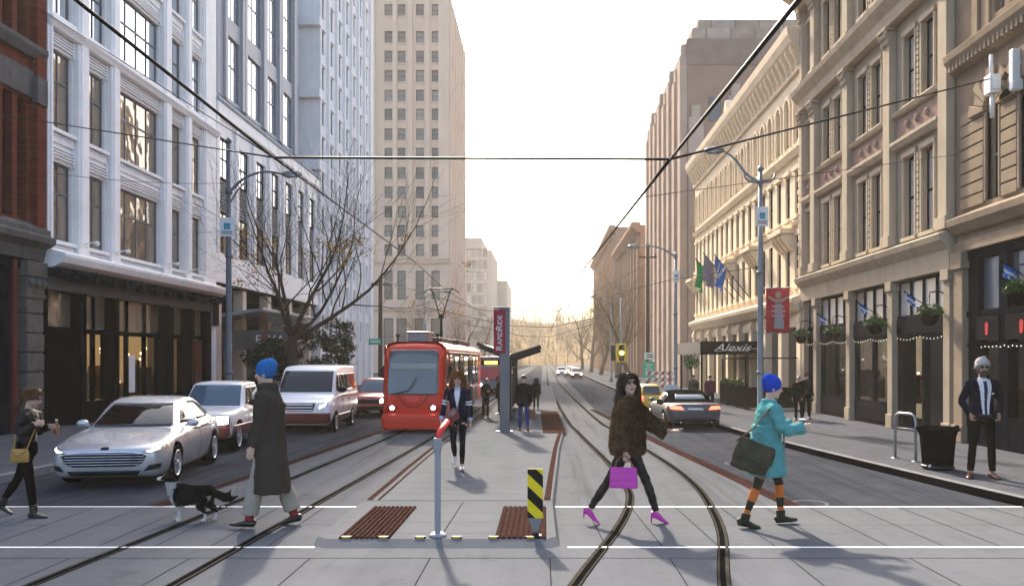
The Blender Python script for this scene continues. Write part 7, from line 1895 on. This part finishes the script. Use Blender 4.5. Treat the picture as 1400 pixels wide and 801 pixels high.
# ---- 1. woman at the left edge in a black leather jacket
def leather_woman():
    def b(t, J):
        cloth(t, 'trousers', 'cloth_black', pants(J, .006, 1.0, .040, .93), wr=.005)
        cloth(t, 'jacket', 'leather_black', jacket(J, .012, .02, .038, .92, .012), wr=.010)
        for s in 'LR': cloth(t, 'boot', 'shoe_black', lambda mb: foot(mb, J, s, .003, 1, hi=.25), .008, 3)
        c, H = J['head'], J['Hm']
        def hf(mb):
            mb.ell(c+H @ Vector((-.020, 0, .050)), (.102, .086, .085), H, 18, 12); mb.ell(c+H @ Vector((-.125, 0, .06)), (.035, .035, .035), H, 10, 8)
            mb.tube([c+H @ Vector(p) for p in ((-.12, 0, .05), (-.16, 0, .0), (-.165, .01, -.09), (-.15, .01, -.17))], [.022, .030, .028, .008], 8)
            for k in (1, -1): mb.tube([c+H @ Vector(p) for p in ((.05, k*.06, .085), (.035, k*.080, .03), (-.02, k*.085, .0), (-.06, k*.06, -.03))], [.012, .014, .02, .016], 8)
        o = cloth(t, 'hair', 'hair_brown', hf, .007, 2, .006); tufts(o, 'hair_strands', t, .05, (-.8, 0, -.6), .12, .0016, 1, 6, jit=.12)
    P = dict(lean=4, legL=(-22, 12), legR=(14, 6), footL=28, footR=0, armL=dict(e=(.0, .05, -.27), w=(.21, -.09, .09)), armR=dict(e=(-.02, -.07, -.27), w=(.19, .06, .15)), head=(-6, 22), handdir=dict(L=(1, -.1, .1), R=(1, .3, .2)), palm=dict(L=(0, -1, 0), R=(0, 1, 0)))
    p = gp(36, 706); t = person('woman in a black leather jacket with tied blond hair looking down at a bottle', P, p, 4, 1.63, 'skin_a', 'hair_brown', b, ('grip', 'grip'))
    J = skeleton(P); s = 1.63/1.75
    W = lambda v: Vector(t.location)+rot(UP, R(4)) @ (v*s)
    bt = thing('drink_bottle', 'small amber bottle with a pale cap held by the woman in black leather', 'bottle', W(J['wrL']+Vector((.10, -.03, -.10))))
    mb = MB(); mb.lathe([(.030, 0), (.032, .01), (.032, .10), (.014, .14), (.013, .17)], (0, 0, 0), 14); mb.build('glass', M['glass_bottle'], bt); mb = MB(); mb.lathe([(.015, .168), (.015, .19)], (0, 0, 0), 12); mb.build('cap', M['cup_white'], bt)
    bg = thing('shoulder_bag', 'small mustard yellow bag at the hip of the woman in black leather', 'bag', W(J['hip']+Vector((.02, -.20, -.06))), R(4))
    mb = MB(); mb.tube([(0, 0, -.09), (0, 0, -.08), (0, 0, .04), (0, 0, .08)], [(.10, .03), (.115, .045), (.11, .045), (.085, .03)], 16, ref=(1, 0, 0)); mb.build('pouch', M['mustard'], bg)
    mb = MB(); mb.tube([(-.09, -.044, .06), (0, -.052, -.02), (.09, -.044, .06)], .006, 6); mb.build('flap_edge', M['tan_bag'], bg)
    mb = MB(); mb.tube([W(v)-Vector(bg.location) for v in (J['hip']+Vector((-.05, -.19, .0)), J['hip']+Vector((-.06, -.17, .25)), J['neck']+Vector((-.06, .02, -.02)), J['neck']+Vector((.06, .06, -.04)), J['hip']+Vector((.14, -.05, .28)), J['hip']+Vector((.1, -.19, .0)))], .008, 6); mb.xf(rot(UP, -R(4)).to_4x4()); mb.build('strap', M['mustard'], bg)
leather_woman()
# ---- 2. man in a blue beanie and a long olive coat, walking left
def coat_man():
    def b(t, J):
        cloth(t, 'trousers', 'beige_cloth', pants(J, .022, .86, .068), wr=.007)
        hz_ = J['hip'].z
        def coat(mb):
            jacket(J, .028, -.18, .050, 1.0)(mb)
            mb.loft(skirtrings(J, [(hz_+.40, .01, .145, .19), (hz_+.2, .01, .150, .20), (hz_-.1, .005, .165, .215), (hz_-.32, .0, .185, .225), (hz_-.50, -.005, .205, .235), (hz_-.56, -.005, .21, .238)]))
            mb.tube([J['neck']-J['sp']*.05, J['neck']+J['sp']*.03, J['neck']+J['sp']*.085], [(.115, .12), (.098, .105), (.092, .10)], 18, ref=LF)
        mb = MB(); coat(mb)
        remesh(mb, 'long_coat', [M['coat_olive']], .0095, 4, t, None, lambda c: .016*noise.noise(Vector((c.x*11, c.y*11, c.z*2.2)))+.012*noise.noise(Vector((c.x*5, c.y*5, c.z*13+3)))*(1 if c.z > hz_ else .2))
        for s in 'LR':
            cloth(t, 'sock', 'sock_red', lambda mb: mb.tube([J['knee'+s].lerp(J['ank'+s], .80), J['ank'+s]+Vector((0, 0, -.01))], [.050, .046], 12), .008, 2)
        shoes(t, J, 'shoe_black'); beanie(t, J, 'beanie_blue', 1)
    P = dict(lean=3, legL=(15, 4), legR=(-11, 8), footL=-4, footR=12, armL=(6, 3, 10), armR=(-2, 3, 14), head=(0, 4))
    person('man in a blue beanie and long dark olive coat walking left across the rails', P, gp(370, 720), 178, 1.93, 'skin_c', 'hair_dark', b, ('relax', 'relax'))
coat_man()
# ---- 4. woman in a navy cardigan walking toward the camera
def cardigan_woman():
    def b(t, J):
        cloth(t, 'trousers', 'jeans_dark', pants(J, .003, .93, .036, .90), wr=.004)
        def shirt(mb):
            torso(mb, J, .004, -.02, .93, .93, True, .012)
            mb.tube([J['neck']-J['sp']*.06, J['neck']+J['sp']*.03], [(.085, .085), (.066, .066)], 14, ref=LF)
            for s in 'LR': mb.tube([J['elb'+s].lerp(J['wr'+s], .70), J['elb'+s].lerp(J['wr'+s], .96)], [.044, .042], 12)
        cloth(t, 'shirt', 'shirt_blue', shirt, .008, 3)
        hz_ = J['hip'].z
        def post(p, n):
            k = 0
            if p.x > .02 and abs(p.y) < .052*max(0, min(1, (p.z-hz_-.17)/.26)) and p.z > hz_+.15: k = 2
            for s in 'LR':
                a, e = J['elb'+s], J['wr'+s]; u = (p-J['sh'+s]).dot((a-J['sh'+s]).normalized())/.285
                if (p-J['sh'+s].lerp(a, max(0, min(1, u)))).length < .075 and (abs(u-.62) < .05 or abs(u-.80) < .05) and abs(p.y) > .14: k = 1
            return k
        cloth(t, 'cardigan', None, jacket(J, .014, -.06, .040, .94, .012, .75, .93), .009, 4, .006, post, ['navy_knit', 'stripe_white', 'shirt_white'])
        shoes(t, J, 'shoe_white'); longhair(t, J, 'hair_red', .22, seed=3, vol=1.12)
        mb = MB()
        for i in range(4): mb.ell(Vector((.125, .004, hz_+.02+.05*i)), (.008, .010, .010), None, 8, 5)
        mb.build('button', M['gold'], t)
    P = dict(lean=2, twist=-6, legL=(16, 4, 1), legR=(-14, 30, 1), footL=-8, footR=30, armR=dict(e=(.03, -.075, -.28), w=(.12, -.03, -.22)), armL=(-10, 8, 10), head=(0, 6), handdir=dict(R=(.4, 0, -.9)))
    p = gp(626, 641, .07); t = person('red haired woman in a navy cardigan with white sleeve stripes walking toward the viewer', P, p, -90, 1.70, 'skin_a', 'hair_brown', b, ('relax', 'grip'))
    J = skeleton(P); s = 1.70/1.75; W = lambda v: rot(UP, R(-90)) @ (v*s)
    bg = thing('shoulder_bag', 'dark red and navy shoulder bag carried in front by the red haired woman', 'bag', p+W(J['hip']+Vector((.17, -.10, .06))), R(-90))
    mb = MB(); mb.tube([(0, .06, -.10), (0, .04, -.09), (0, -.0, .06), (0, -.02, .09)], [(.03, .10), (.045, .12), (.04, .11), (.02, .08)], 14, ref=(1, 0, 0)); mb.build('pouch', M['maroon'], bg)
    mb = MB(); mb.tube([(0, -.06, .08), (-.04, -.09, .28), (-.16, -.07, .40)], .008, 6); mb.build('strap', M['tan_bag'], bg)
cardigan_woman()
# ---- 5. woman in a brown fur coat with a magenta handbag, striding right
def fur_woman():
    HL = .07
    def b(t, J):
        cloth(t, 'trousers', 'leather_grey', pants(J, .003, .95, .038, .93), wr=.008)
        hz_ = J['hip'].z
        def coat(mb):
            jacket(J, .056, -.06, .070, 1.03, .012, .80)(mb)
            mb.loft(skirtrings(J, [(hz_+.34, .005, .185, .225), (hz_+.15, .0, .200, .235), (hz_-.02, .0, .205, .24), (hz_-.08, .0, .19, .225)]))
            mb.tube([J['neck']-J['sp']*.09, J['neck']-J['sp']*.01, J['neck']+J['sp']*.055], [(.16, .15), (.135, .135), (.105, .115)], 18, ref=LF)
        mb = MB(); coat(mb)
        o = remesh(mb, 'fur_coat', [M['fur']], .0085, 3, t, None, lambda c: .011*noise.noise(Vector((c.x*16, c.y*16, c.z*10)))+.010*noise.noise(Vector((c.x*55, c.y*55, c.z*32)))+.006*noise.noise(Vector((c.x*95, c.y*95, c.z*80))))
        tufts(o, 'fur_pile', t, .032, (0, 0, -1), .45, .0026, 2, 4)
        for s in 'LR': cloth(t, 'shoe', 'magenta', lambda mb: foot(mb, J, s, .001, 1, heel=HL), .006, 2)
        longhair(t, J, 'hair_dark', .16, seed=5, vol=1.06)
        mb = MB()
        for u in (.88, .94): 
            q = J['elbR'].lerp(J['wrR'], u); d = (J['wrR']-J['elbR']).normalized(); mb.tube([q-d*.006, q+d*.006], .036, 14)
        mb.build('bracelet', M['shoe_black'], t)
    P = dict(lean=2, legL=(27, 8), legR=(-28, 5), footL=-4, footR=8, armR=(-4, 10, 8), armL=dict(e=(.20, .07, -.21), w=(.26, -.01, -.10)), head=(-60, -10), heel=HL-.02, handdir=dict(L=(1, -.2, .05)), palm=dict(L=(0, -.4, 1)))
    p = gp(858, 716); h = 1.80; t = person('dark haired woman in a brown fur coat and magenta heels striding right', P, p, -14, h, 'skin_a', 'hair_dark', b, ('relax', 'grip'))
    J = skeleton(P); s = h/1.75; W = lambda v: Vector(p)+rot(UP, R(-14)) @ (v*s)
    hb = thing('handbag', 'bright magenta handbag carried low by the woman in fur', 'handbag', W(J['wrR']+Vector((-.02, -.02, -.40))), R(-12))
    mb = MB(); a, bb, c = .165, .05, .24
    vs = [(-a, -bb*1.3, 0), (a, -bb*1.3, 0), (a, bb*1.3, 0), (-a, bb*1.3, 0), (-a*.92, -bb*.6, c), (a*.92, -bb*.6, c), (a*.92, bb*.6, c), (-a*.92, bb*.6, c)]
    mb.add(vs, [(0, 3, 2, 1), (4, 5, 6, 7), (0, 1, 5, 4), (1, 2, 6, 5), (2, 3, 7, 6), (3, 0, 4, 7)]); mb.build('pouch', M['magenta'], hb, .018, segs=3)
    mb = MB(); mb.add([(-a*.97, -bb*1.12, .10), (a*.97, -bb*1.12, .10), (a*.90, -bb*.63, c+.004), (-a*.90, -bb*.63, c+.004), (-a*.97, -bb*1.22, .10), (a*.97, -bb*1.22, .10), (a*.90, -bb*.78, c+.008), (-a*.90, -bb*.78, c+.008)], [(0, 3, 2, 1), (4, 5, 6, 7), (0, 1, 5, 4), (1, 2, 6, 5), (2, 3, 7, 6), (3, 0, 4, 7)]); mb.build('flap', M['magenta'], hb, .004)
    mb = MB(); mb.tube([(-.10, 0, c-.01), (-.085, 0, c+.07), (-.02, 0, c+.135), (.02, 0, c+.135), (.085, 0, c+.07), (.10, 0, c-.01)], .008, 8); mb.build('handle', M['tan_bag'], hb)
    ph = thing('phone', 'small dark phone in the outstretched hand of the woman in fur', 'phone', W(J['wrL']+Vector((.10, -.03, .03))), R(-15)); q = MB(); q.box(-.035, .06, -.025, .025, -.004, .006); o = q.build('phone_body', M['phone'], ph, .003)
fur_woman()
# ---- 6. person in an aqua coat with striped leggings, walking right
def aqua_person():
    def b(t, J):
        hz_ = J['hip'].z
        def lg(mb):
            for s in 'LR': leg(mb, J, s, -.002, 1.0)
        def post(p, n):
            for s in 'LR':
                kn, an = J['knee'+s], J['ank'+s]; d = (an-kn).normalized(); u = (p-kn).dot(d)
                if (p-(kn+d*u)).length < .085: k = u; break
            else: k = (hz_-.43)-p.z
            return 1 if (-.09 < k < .04 or .19 < k < .30 or k > .385) else 0
        cloth(t, 'striped_leggings', None, lg, .008, 3, 0, post, ['orange_knit', 'boot_green'])
        def coat(mb):
            jacket(J, .034, -.14, .052, 1.02)(mb)
            mb.loft(skirtrings(J, [(hz_+.28, .0, .16, .20), (hz_+.1, .0, .18, .215), (hz_-.1, .01, .205, .225), (hz_-.27, .015, .225, .235), (hz_-.31, .015, .222, .232)]))
            mb.tube([J['neck']-J['sp']*.05, J['neck']+J['sp']*.05], [(.105, .11), (.08, .085)], 18, ref=LF)
        cloth(t, 'coat', 'aqua', coat, .010, 5, .014)
        for s in 'LR': cloth(t, 'boot', 'boot_green', lambda mb: foot(mb, J, s, .006, 1.02, hi=.18), .008, 3)
        beanie(t, J, 'beanie_royal', 1)
        mb = MB(); mb.tube([J['neck']+Vector((.10, -.03, -.05)), J['hip']+Vector((.215, .0, .28)), J['hip']+Vector((.215, 0, -.2))], .012, 6); mb.build('zip', M['pole_teal'], t)
    P = dict(lean=5, legL=(26, 22), legR=(-18, 4), footL=-4, footR=10, armL=dict(e=(.10, .07, -.25), w=(.22, -.08, .03)), armR=dict(e=(.09, -.08, -.25), w=(.24, .03, .04)), head=(-4, 6), handdir=dict(L=(1, -.2, .1), R=(1, .2, .15)), palm=dict(L=(0, -1, 0), R=(0, 1, 0)))
    p = gp(1047, 719); h = 1.78; t = person('person in an aqua coat and royal blue beanie with orange and green striped leggings', P, p, 2, h, 'skin_c', 'hair_brown', b, ('grip', 'grip'))
    J = skeleton(P); s = h/1.75; W = lambda v: Vector(p)+v*s
    bg = thing('messenger_bag', 'large olive messenger bag slung behind the person in aqua', 'bag', W(J['hip']+Vector((-.22, -.27, -.06))), R(8))
    mb = MB(); tl = rot(LF, R(20)).to_4x4()
    mb.tube([tl @ Vector((0, 0, z)) for z in (-.185, -.17, -.05, .08, .15, .165)], [(.19, .04), (.225, .07), (.24, .075), (.235, .06), (.22, .045), (.19, .02)], 20, ref=tl.to_3x3() @ FW); remesh(mb, 'bag_body', [M['bag_olive']], .01, 3, bg, None, lambda c: .016*noise.noise(c*9)+.008*noise.noise(c*24))
    mb = MB(); mb.tube([tl @ Vector((0, -.03, z)) for z in (-.06, -.05, .08, .165, .175)], [(.20, .045), (.235, .058), (.245, .05), (.23, .03), (.20, .015)], 20, ref=tl.to_3x3() @ FW); remesh(mb, 'flap', [M['bag_olive']], .01, 3, bg, None, lambda c: .012*noise.noise(c*11))
    mb = MB(); o = Vector(bg.location); I = rot(UP, -R(8)); P2 = [W(J['hip']+v)-o for v in (Vector((-.40, -.25, .12)), Vector((-.19, -.24, .27)), J['sp']*.45+Vector((-.03, -.20, .06)), J['sp']*.50+Vector((.04, .04, .06)))]+[W(J['hip']+Vector((-.13, .22, .2)))-o]
    mb.tube([I @ v for v in P2[:4]], [(.025, .006)]*4, 8, ref=(0, 1, 0)); mb.build('strap', M['bag_olive'], bg)
    cp = thing('takeaway_cup', 'dark takeaway cup with a pale panel held by the person in aqua', 'cup', W(J['wrL']+Vector((.115, -.03, -.06)))); mb = MB(); mb.lathe([(.034, 0), (.046, .13)], (0, 0, 0), 16); mb.build('cup_body', M['phone'], cp); mb = MB(); mb.lathe([(.048, .128), (.048, .145), (.03, .15)], (0, 0, 0), 16); mb.build('lid', M['cup_white'], cp)
aqua_person()
# ---- 7. man in a navy suit and grey turban on the right pavement
def suit_man():
    def b(t, J):
        cloth(t, 'trousers', 'cloth_black', pants(J, .004, .93, .045, .95), wr=.003)
        hz_ = J['hip'].z
        def post(p, n):
            zc = (p.z-hz_-.04)/.42
            if p.x > .03 and p.z > hz_+.01:
                w = .045+.045*max(0, min(1, zc))
                if abs(p.y) < .020+.004*zc: return 2 if p.z < J['neck'].z-.01 else 1
                if abs(p.y) < w: return 1
                if abs(p.y-.115) < .03 and abs(p.z-hz_-.335) < .010: return 1
            return 0
        def jf(mb): jacket(J, .016, -.17, .042, .98, 0, .98)(mb); mb.ell(J['shL']+Vector((0, .01, .02)), (.07, .06, .05)); mb.ell(J['shR']+Vector((0, -.01, .02)), (.07, .06, .05))
        cloth(t, 'suit_jacket', None, jf, .0075, 4, .004, post, ['suit_navy', 'shirt_white', 'tie'])
        def col(mb): mb.tube([J['neck']-J['sp']*.03, J['neck']+J['sp']*.04], [(.078, .078), (.062, .062)], 16, ref=LF)
        cloth(t, 'shirt_collar', 'shirt_white', col, .007, 2)
        mb = MB(); mb.box(.118, .132, -.09, .09, hz_-.005, hz_+.03); mb.build('belt', M['shoe_black'], t, .004)
        shoes(t, J, 'shoe_brown')
        c, H = J['head'], J['Hm']
        def tb(mb):
            mb.ell(c+H @ Vector((-.018, 0, .062)), (.118, .102, .105), H, 20, 14)
            for k in range(5):
                P = []; tl = (-1)**k*.02
                for i in range(13):
                    a = -PI*.1+PI*1.2*i/12; r_ = 1-.15*k; z = .030+.026*k+(.045-.006*k)*math.sin(a); P.append(c+H @ Vector((-.02+.112*math.sin(a)*r_, .099*math.cos(a)*r_, z+tl*math.cos(a))))
                mb.tube(P, .017, 8)
        cloth(t, 'turban', 'turban', tb, .007, 2)
        def bd(mb):
            mb.ell(c+H @ Vector((.038, 0, -.095)), (.055, .060, .062), H, 14, 10); mb.tube([c+H @ Vector(p) for p in ((.0, .072, -.02), (.02, .068, -.06), (.06, .045, -.085), (.085, 0, -.088), (.06, -.045, -.085), (.02, -.068, -.06), (.0, -.072, -.02))], [.014, .02, .022, .022, .022, .02, .014], 8)
            mb.tube([c+H @ Vector(p) for p in ((.085, .035, -.056), (.098, 0, -.046), (.085, -.035, -.056))], .010, 6)
        cloth(t, 'beard', 'hair_dark', bd, .007, 2, .006)
        mb = MB()
        for k in (1, -1): mb.ell(c+H @ Vector((.086, k*.034, .008)), (.010, .027, .019), H, 12, 8); mb.tube([c+H @ Vector((.08, k*.058, .014)), c+H @ Vector((.0, k*.08, .012))], .005, 5)
        mb.tube([c+H @ Vector((.092, -.014, .014)), c+H @ Vector((.092, .014, .014))], .005, 5); mb.build('sunglasses', M['phone'], t)
    P = dict(lean=0, legL=(2, 3, 5), legR=(2, 3, 8), toeL=8, toeR=28, armL=dict(e=(-.05, .115, -.255), w=(.13, -.085, -.19)), armR=dict(e=(-.05, -.115, -.255), w=(.13, .085, -.19)), head=(-6, -3), handdir=dict(L=(.3, -.1, -.9), R=(.3, .1, -.9)))
    person('bearded man in a navy suit, grey turban and sunglasses with hands in pockets', P, gp(1343, 653, .12), -94, 1.84, 'skin_b', 'hair_dark', b, ('grip', 'grip'), .0075)
suit_man()
# ---- figures farther off: simple dark clothes, same bodies
def walker(label, px, py, z, heading, h, P, mats, hat=None, hair='hair_dark', coat=0, group=None, vox=.012):
    def b(t, J):
        cloth(t, 'trousers', mats[1], pants(J, .006, .96, .05), vox, 3); hz_ = J['hip'].z
        def f(mb):
            jacket(J, .030, -.14, .050, 1.02)(mb)
            if coat: mb.loft(skirtrings(J, [(hz_+.2, 0, .16, .205), (hz_, 0, .17, .215), (hz_-coat, 0, .19, .225)]))
            mb.tube([J['neck']-J['sp']*.05, J['neck']+J['sp']*.05], [(.10, .10), (.075, .08)], 14, ref=LF)
        cloth(t, 'coat', mats[0], f, vox, 4); shoes(t, J, mats[2])
        if hat: beanie(t, J, hat)
        elif hair == 'long': longhair(t, J, 'hair_dark', .2)
        else: cloth(t, 'hair', hair, lambda mb: mb.ell(J['head']+J['Hm'] @ Vector((-.022, 0, .040)), (.096, .086, .082), J['Hm'], 14, 10), .01, 2)
    return person(label, P, gp(px, py, z), heading, h, 'skin_c', 'hair_dark', b, ('relax', 'relax'), vox, group)
walk = dict(lean=3, legL=(18, 8), legR=(-16, 18), footL=-6, footR=20, armL=(-10, 8, 14), armR=(14, 8, 16), head=(0, 4)); stand = dict(lean=1, legL=(3, 4), legR=(-2, 2), armL=(4, 7, 25, 10), armR=(2, 7, 20), head=(0, 8)); text_ = dict(lean=3, legL=(2, 3), legR=(-3, 2), armL=dict(e=(.05, .05, -.27), w=(.2, -.05, .06)), armR=dict(e=(.03, -.06, -.27), w=(.2, .05, .04)), head=(0, 24))
t = walker('man in a dark coat and blue jeans walking away past the pylon', 716, 589, .07, 92, 1.50, walk, ('dark_cloth', 'jeans_blue', 'shoe_red'), hair='hair_dark', coat=.12)
J = skeleton(walk); p = Vector(t.location)+rot(UP, R(92)) @ (J['wrR']*(1.5/1.75)); bg = thing('tote_bag', 'brown tote bag hanging from the hand of the man in blue jeans', 'bag', p+Vector((.03, 0, -.47)))
mb = MB(); mb.tube([(0, 0, 0), (0, 0, .02), (0, 0, .2), (0, 0, .27)], [(.09, .04), (.11, .055), (.10, .05), (.07, .03)], 12, ref=(1, 0, 0)); mb.build('bag_body', M['tan_bag'], bg); mb = MB(); mb.tube([(-.05, 0, .26), (-.02, 0, .40), (.02, 0, .40), (.05, 0, .26)], .008, 6); mb.build('handle', M['tan_bag'], bg)
walker('person in a short black coat walking away beyond the man in jeans', 733, 559, .07, 88, 1.17, walk, ('dark_cloth', 'cloth_black', 'shoe_black'), hair='long', coat=.25, vox=.014)
walker('person in dark clothes waiting beside the tram, left of the shelter', 664, 572, .07, -40, 1.30, text_, ('dark_cloth', 'cloth_black', 'shoe_black'), vox=.014)
walker('person in a long black coat waiting at the shelter, head bent to the left', 683, 566, .07, 180, 1.30, text_, ('cloth_black', 'cloth_black', 'shoe_black'), coat=.2, vox=.014)
walker('person in black standing by the far cream pier, left of a pair', 1092, 574, .12, -120, 1.33, stand, ('cloth_black', 'cloth_black', 'shoe_black'), vox=.014)
walker('person in black standing by the far cream pier, right of a pair', 1102, 573, .12, -80, 1.42, stand, ('dark_cloth', 'cloth_black', 'shoe_black'), hat='scarf_grey', vox=.014)
walker('person with grey hair on the right pavement just beyond the convertible', 948, 556, .12, 90, 1.25, walk, ('scarf_grey', 'jeans_dark', 'shoe_black'), hair='scarf_grey', vox=.016)
mm('plum', (.10, .03, .05), .85, .1, 8, .2, 40)
walker('person in a plum jacket on the right pavement beside the convertible roof', 971, 562, .12, 90, 1.3, walk, ('plum', 'jeans_dark', 'shoe_black'), vox=.016)

# ================================================================== the dog: black and white collie, head up to the left
def dog():
    p = gp(263, 712); t = thing('dog', 'black and white border collie crossing the rail with its head raised to the left', 'dog', p, R(180))
    mb = MB(); y = (0, 1, 0)
    # trunk: deep chest narrowing to the belly (x forward)
    mb.tube([(-.27, 0, .335), (-.22, 0, .345), (-.10, 0, .34), (.02, 0, .33), (.13, 0, .325), (.20, 0, .335), (.24, 0, .35)], [(.035, .05), (.085, .095), (.088, .095), (.092, .115), (.095, .13), (.085, .115), (.05, .07)], 16, ref=y)
    mb.tube([(.17, 0, .37), (.24, 0, .44), (.285, 0, .51)], [(.075, .085), (.065, .072), (.055, .058)], 14, ref=y)     # neck
    h = Vector((.305, 0, .545)); Hm = rot(LF, R(-8))
    mb.ell(h, (.070, .058, .055), Hm, 14, 10); mb.tube([h+Vector(q) for q in ((.03, 0, -.005), (.085, 0, -.012), (.125, 0, -.016), (.142, 0, -.018))], [(.036, .034), (.028, .026), (.022, .022), (.012, .013)], 12, ref=y)
    for k in (1, -1):
        mb.tube([h+Vector((-.02, k*.040, .035)), h+Vector((-.025, k*.052, .075)), h+Vector((-.005, k*.060, .085)), h+Vector((.012, k*.064, .065))], [(.020, .012), (.020, .010), (.016, .008), (.006, .005)], 8, ref=(1, 0, 0))
    mb.ell((.23, 0, .40), (.07, .08, .10)); mb.ell((.225, 0, .30), (.045, .06, .06))          # ruff and chest fur
    # front legs: elbow, wrist, paw
    for k, dx in ((1, -.03), (-1, .035)):
        mb.tube([(.15, k*.055, .32), (.155+dx*.3, k*.062, .22), (.16+dx, k*.058, .125), (.158+dx, k*.057, .05), (.165+dx, k*.057, .022)], [.05, .032, .023, .019, .022], 10)
        mb.tube([(.15+dx, k*.057, .02), (.19+dx, k*.057, .017), (.205+dx, k*.057, .012)], [.022, .022, .010], 10)
    # hind legs: thigh, knee forward, hock back, vertical shank
    for k, dx in ((1, .05), (-1, -.045)):
        mb.tube([(-.19, k*.05, .35), (-.165+dx*.4, k*.062, .255), (-.15+dx*.6, k*.064, .205), (-.20+dx, k*.058, .150), (-.238+dx, k*.055, .115), (-.232+dx, k*.055, .06), (-.225+dx, k*.055, .022)], [.07, .062, .045, .030, .022, .019, .021], 10)
        mb.tube([(-.24+dx, k*.055, .02), (-.20+dx, k*.055, .017), (-.185+dx, k*.055, .012)], [.021, .022, .010], 10)
    mb.tube([(-.25, 0, .37), (-.32, 0, .335), (-.39, 0, .30), (-.46, 0, .30), (-.52, 0, .345), (-.545, 0, .40), (-.54, 0, .43)], [.026, .036, .046, .052, .050, .036, .012], 12)
    def post(c, n):
        q = c-h; wob = .012*noise.noise(c*40)
        if c.x < -.50+wob and c.z > .33: return 1                                   # white tail tip
        if c.x > h.x+.075+wob: return 2 if (c.x > h.x+.133) else 1                  # white muzzle, black nose
        if c.z > .40 and abs(c.y) < .014+wob and c.x > h.x+.02: return 1            # blaze
        if .42+wob < c.z < .50+wob and c.x > .19: return 1                          # collar of white fur
        if c.x > .215+wob and .22 < c.z < .5: return 1                              # chest
        if c.z < .13+wob*2 and c.x > 0: return 1
        if c.z < .10+wob*2: return 1
        if c.x > .1 and c.z < .205+wob: return 1
        if -.30 < c.x < -.22+wob and .24 < c.z < .33: return 1 if abs(c.y) > .06 else 0
        return 0
    o = remesh(mb, 'body', [M['dog_black'], M['dog_white'], M['eye_dark']], .006, 3, t, post, lambda c: (.007*noise.noise(Vector((c.x*26, c.y*26, c.z*26)))+.006*noise.noise(Vector((c.x*60, c.y*60, c.z*60)))) if c.z > .13 and c.x < .36 else 0)
    tufts(o, 'fur_pile', t, .026, (-1, 0, -.55), .5, .0020, 1, 9, lambda c: c.x > h.x+.03 or (c.z < .16 and c.x > -.4))
    for k in (1, -1): q = MB(); q.ell(h+Vector((.052, k*.032, .015)), (.007, .008, .008)); q.build('eye', M['eye_dark'], t)
    t.scale = (.98,)*3
mm('dog_black', (0.003, 0.003, 0.0035), .7, .3, 20, .8, 60); mm('dog_white', (.58, .54, .50), .8, .1, 20, .7, 60)
dog()
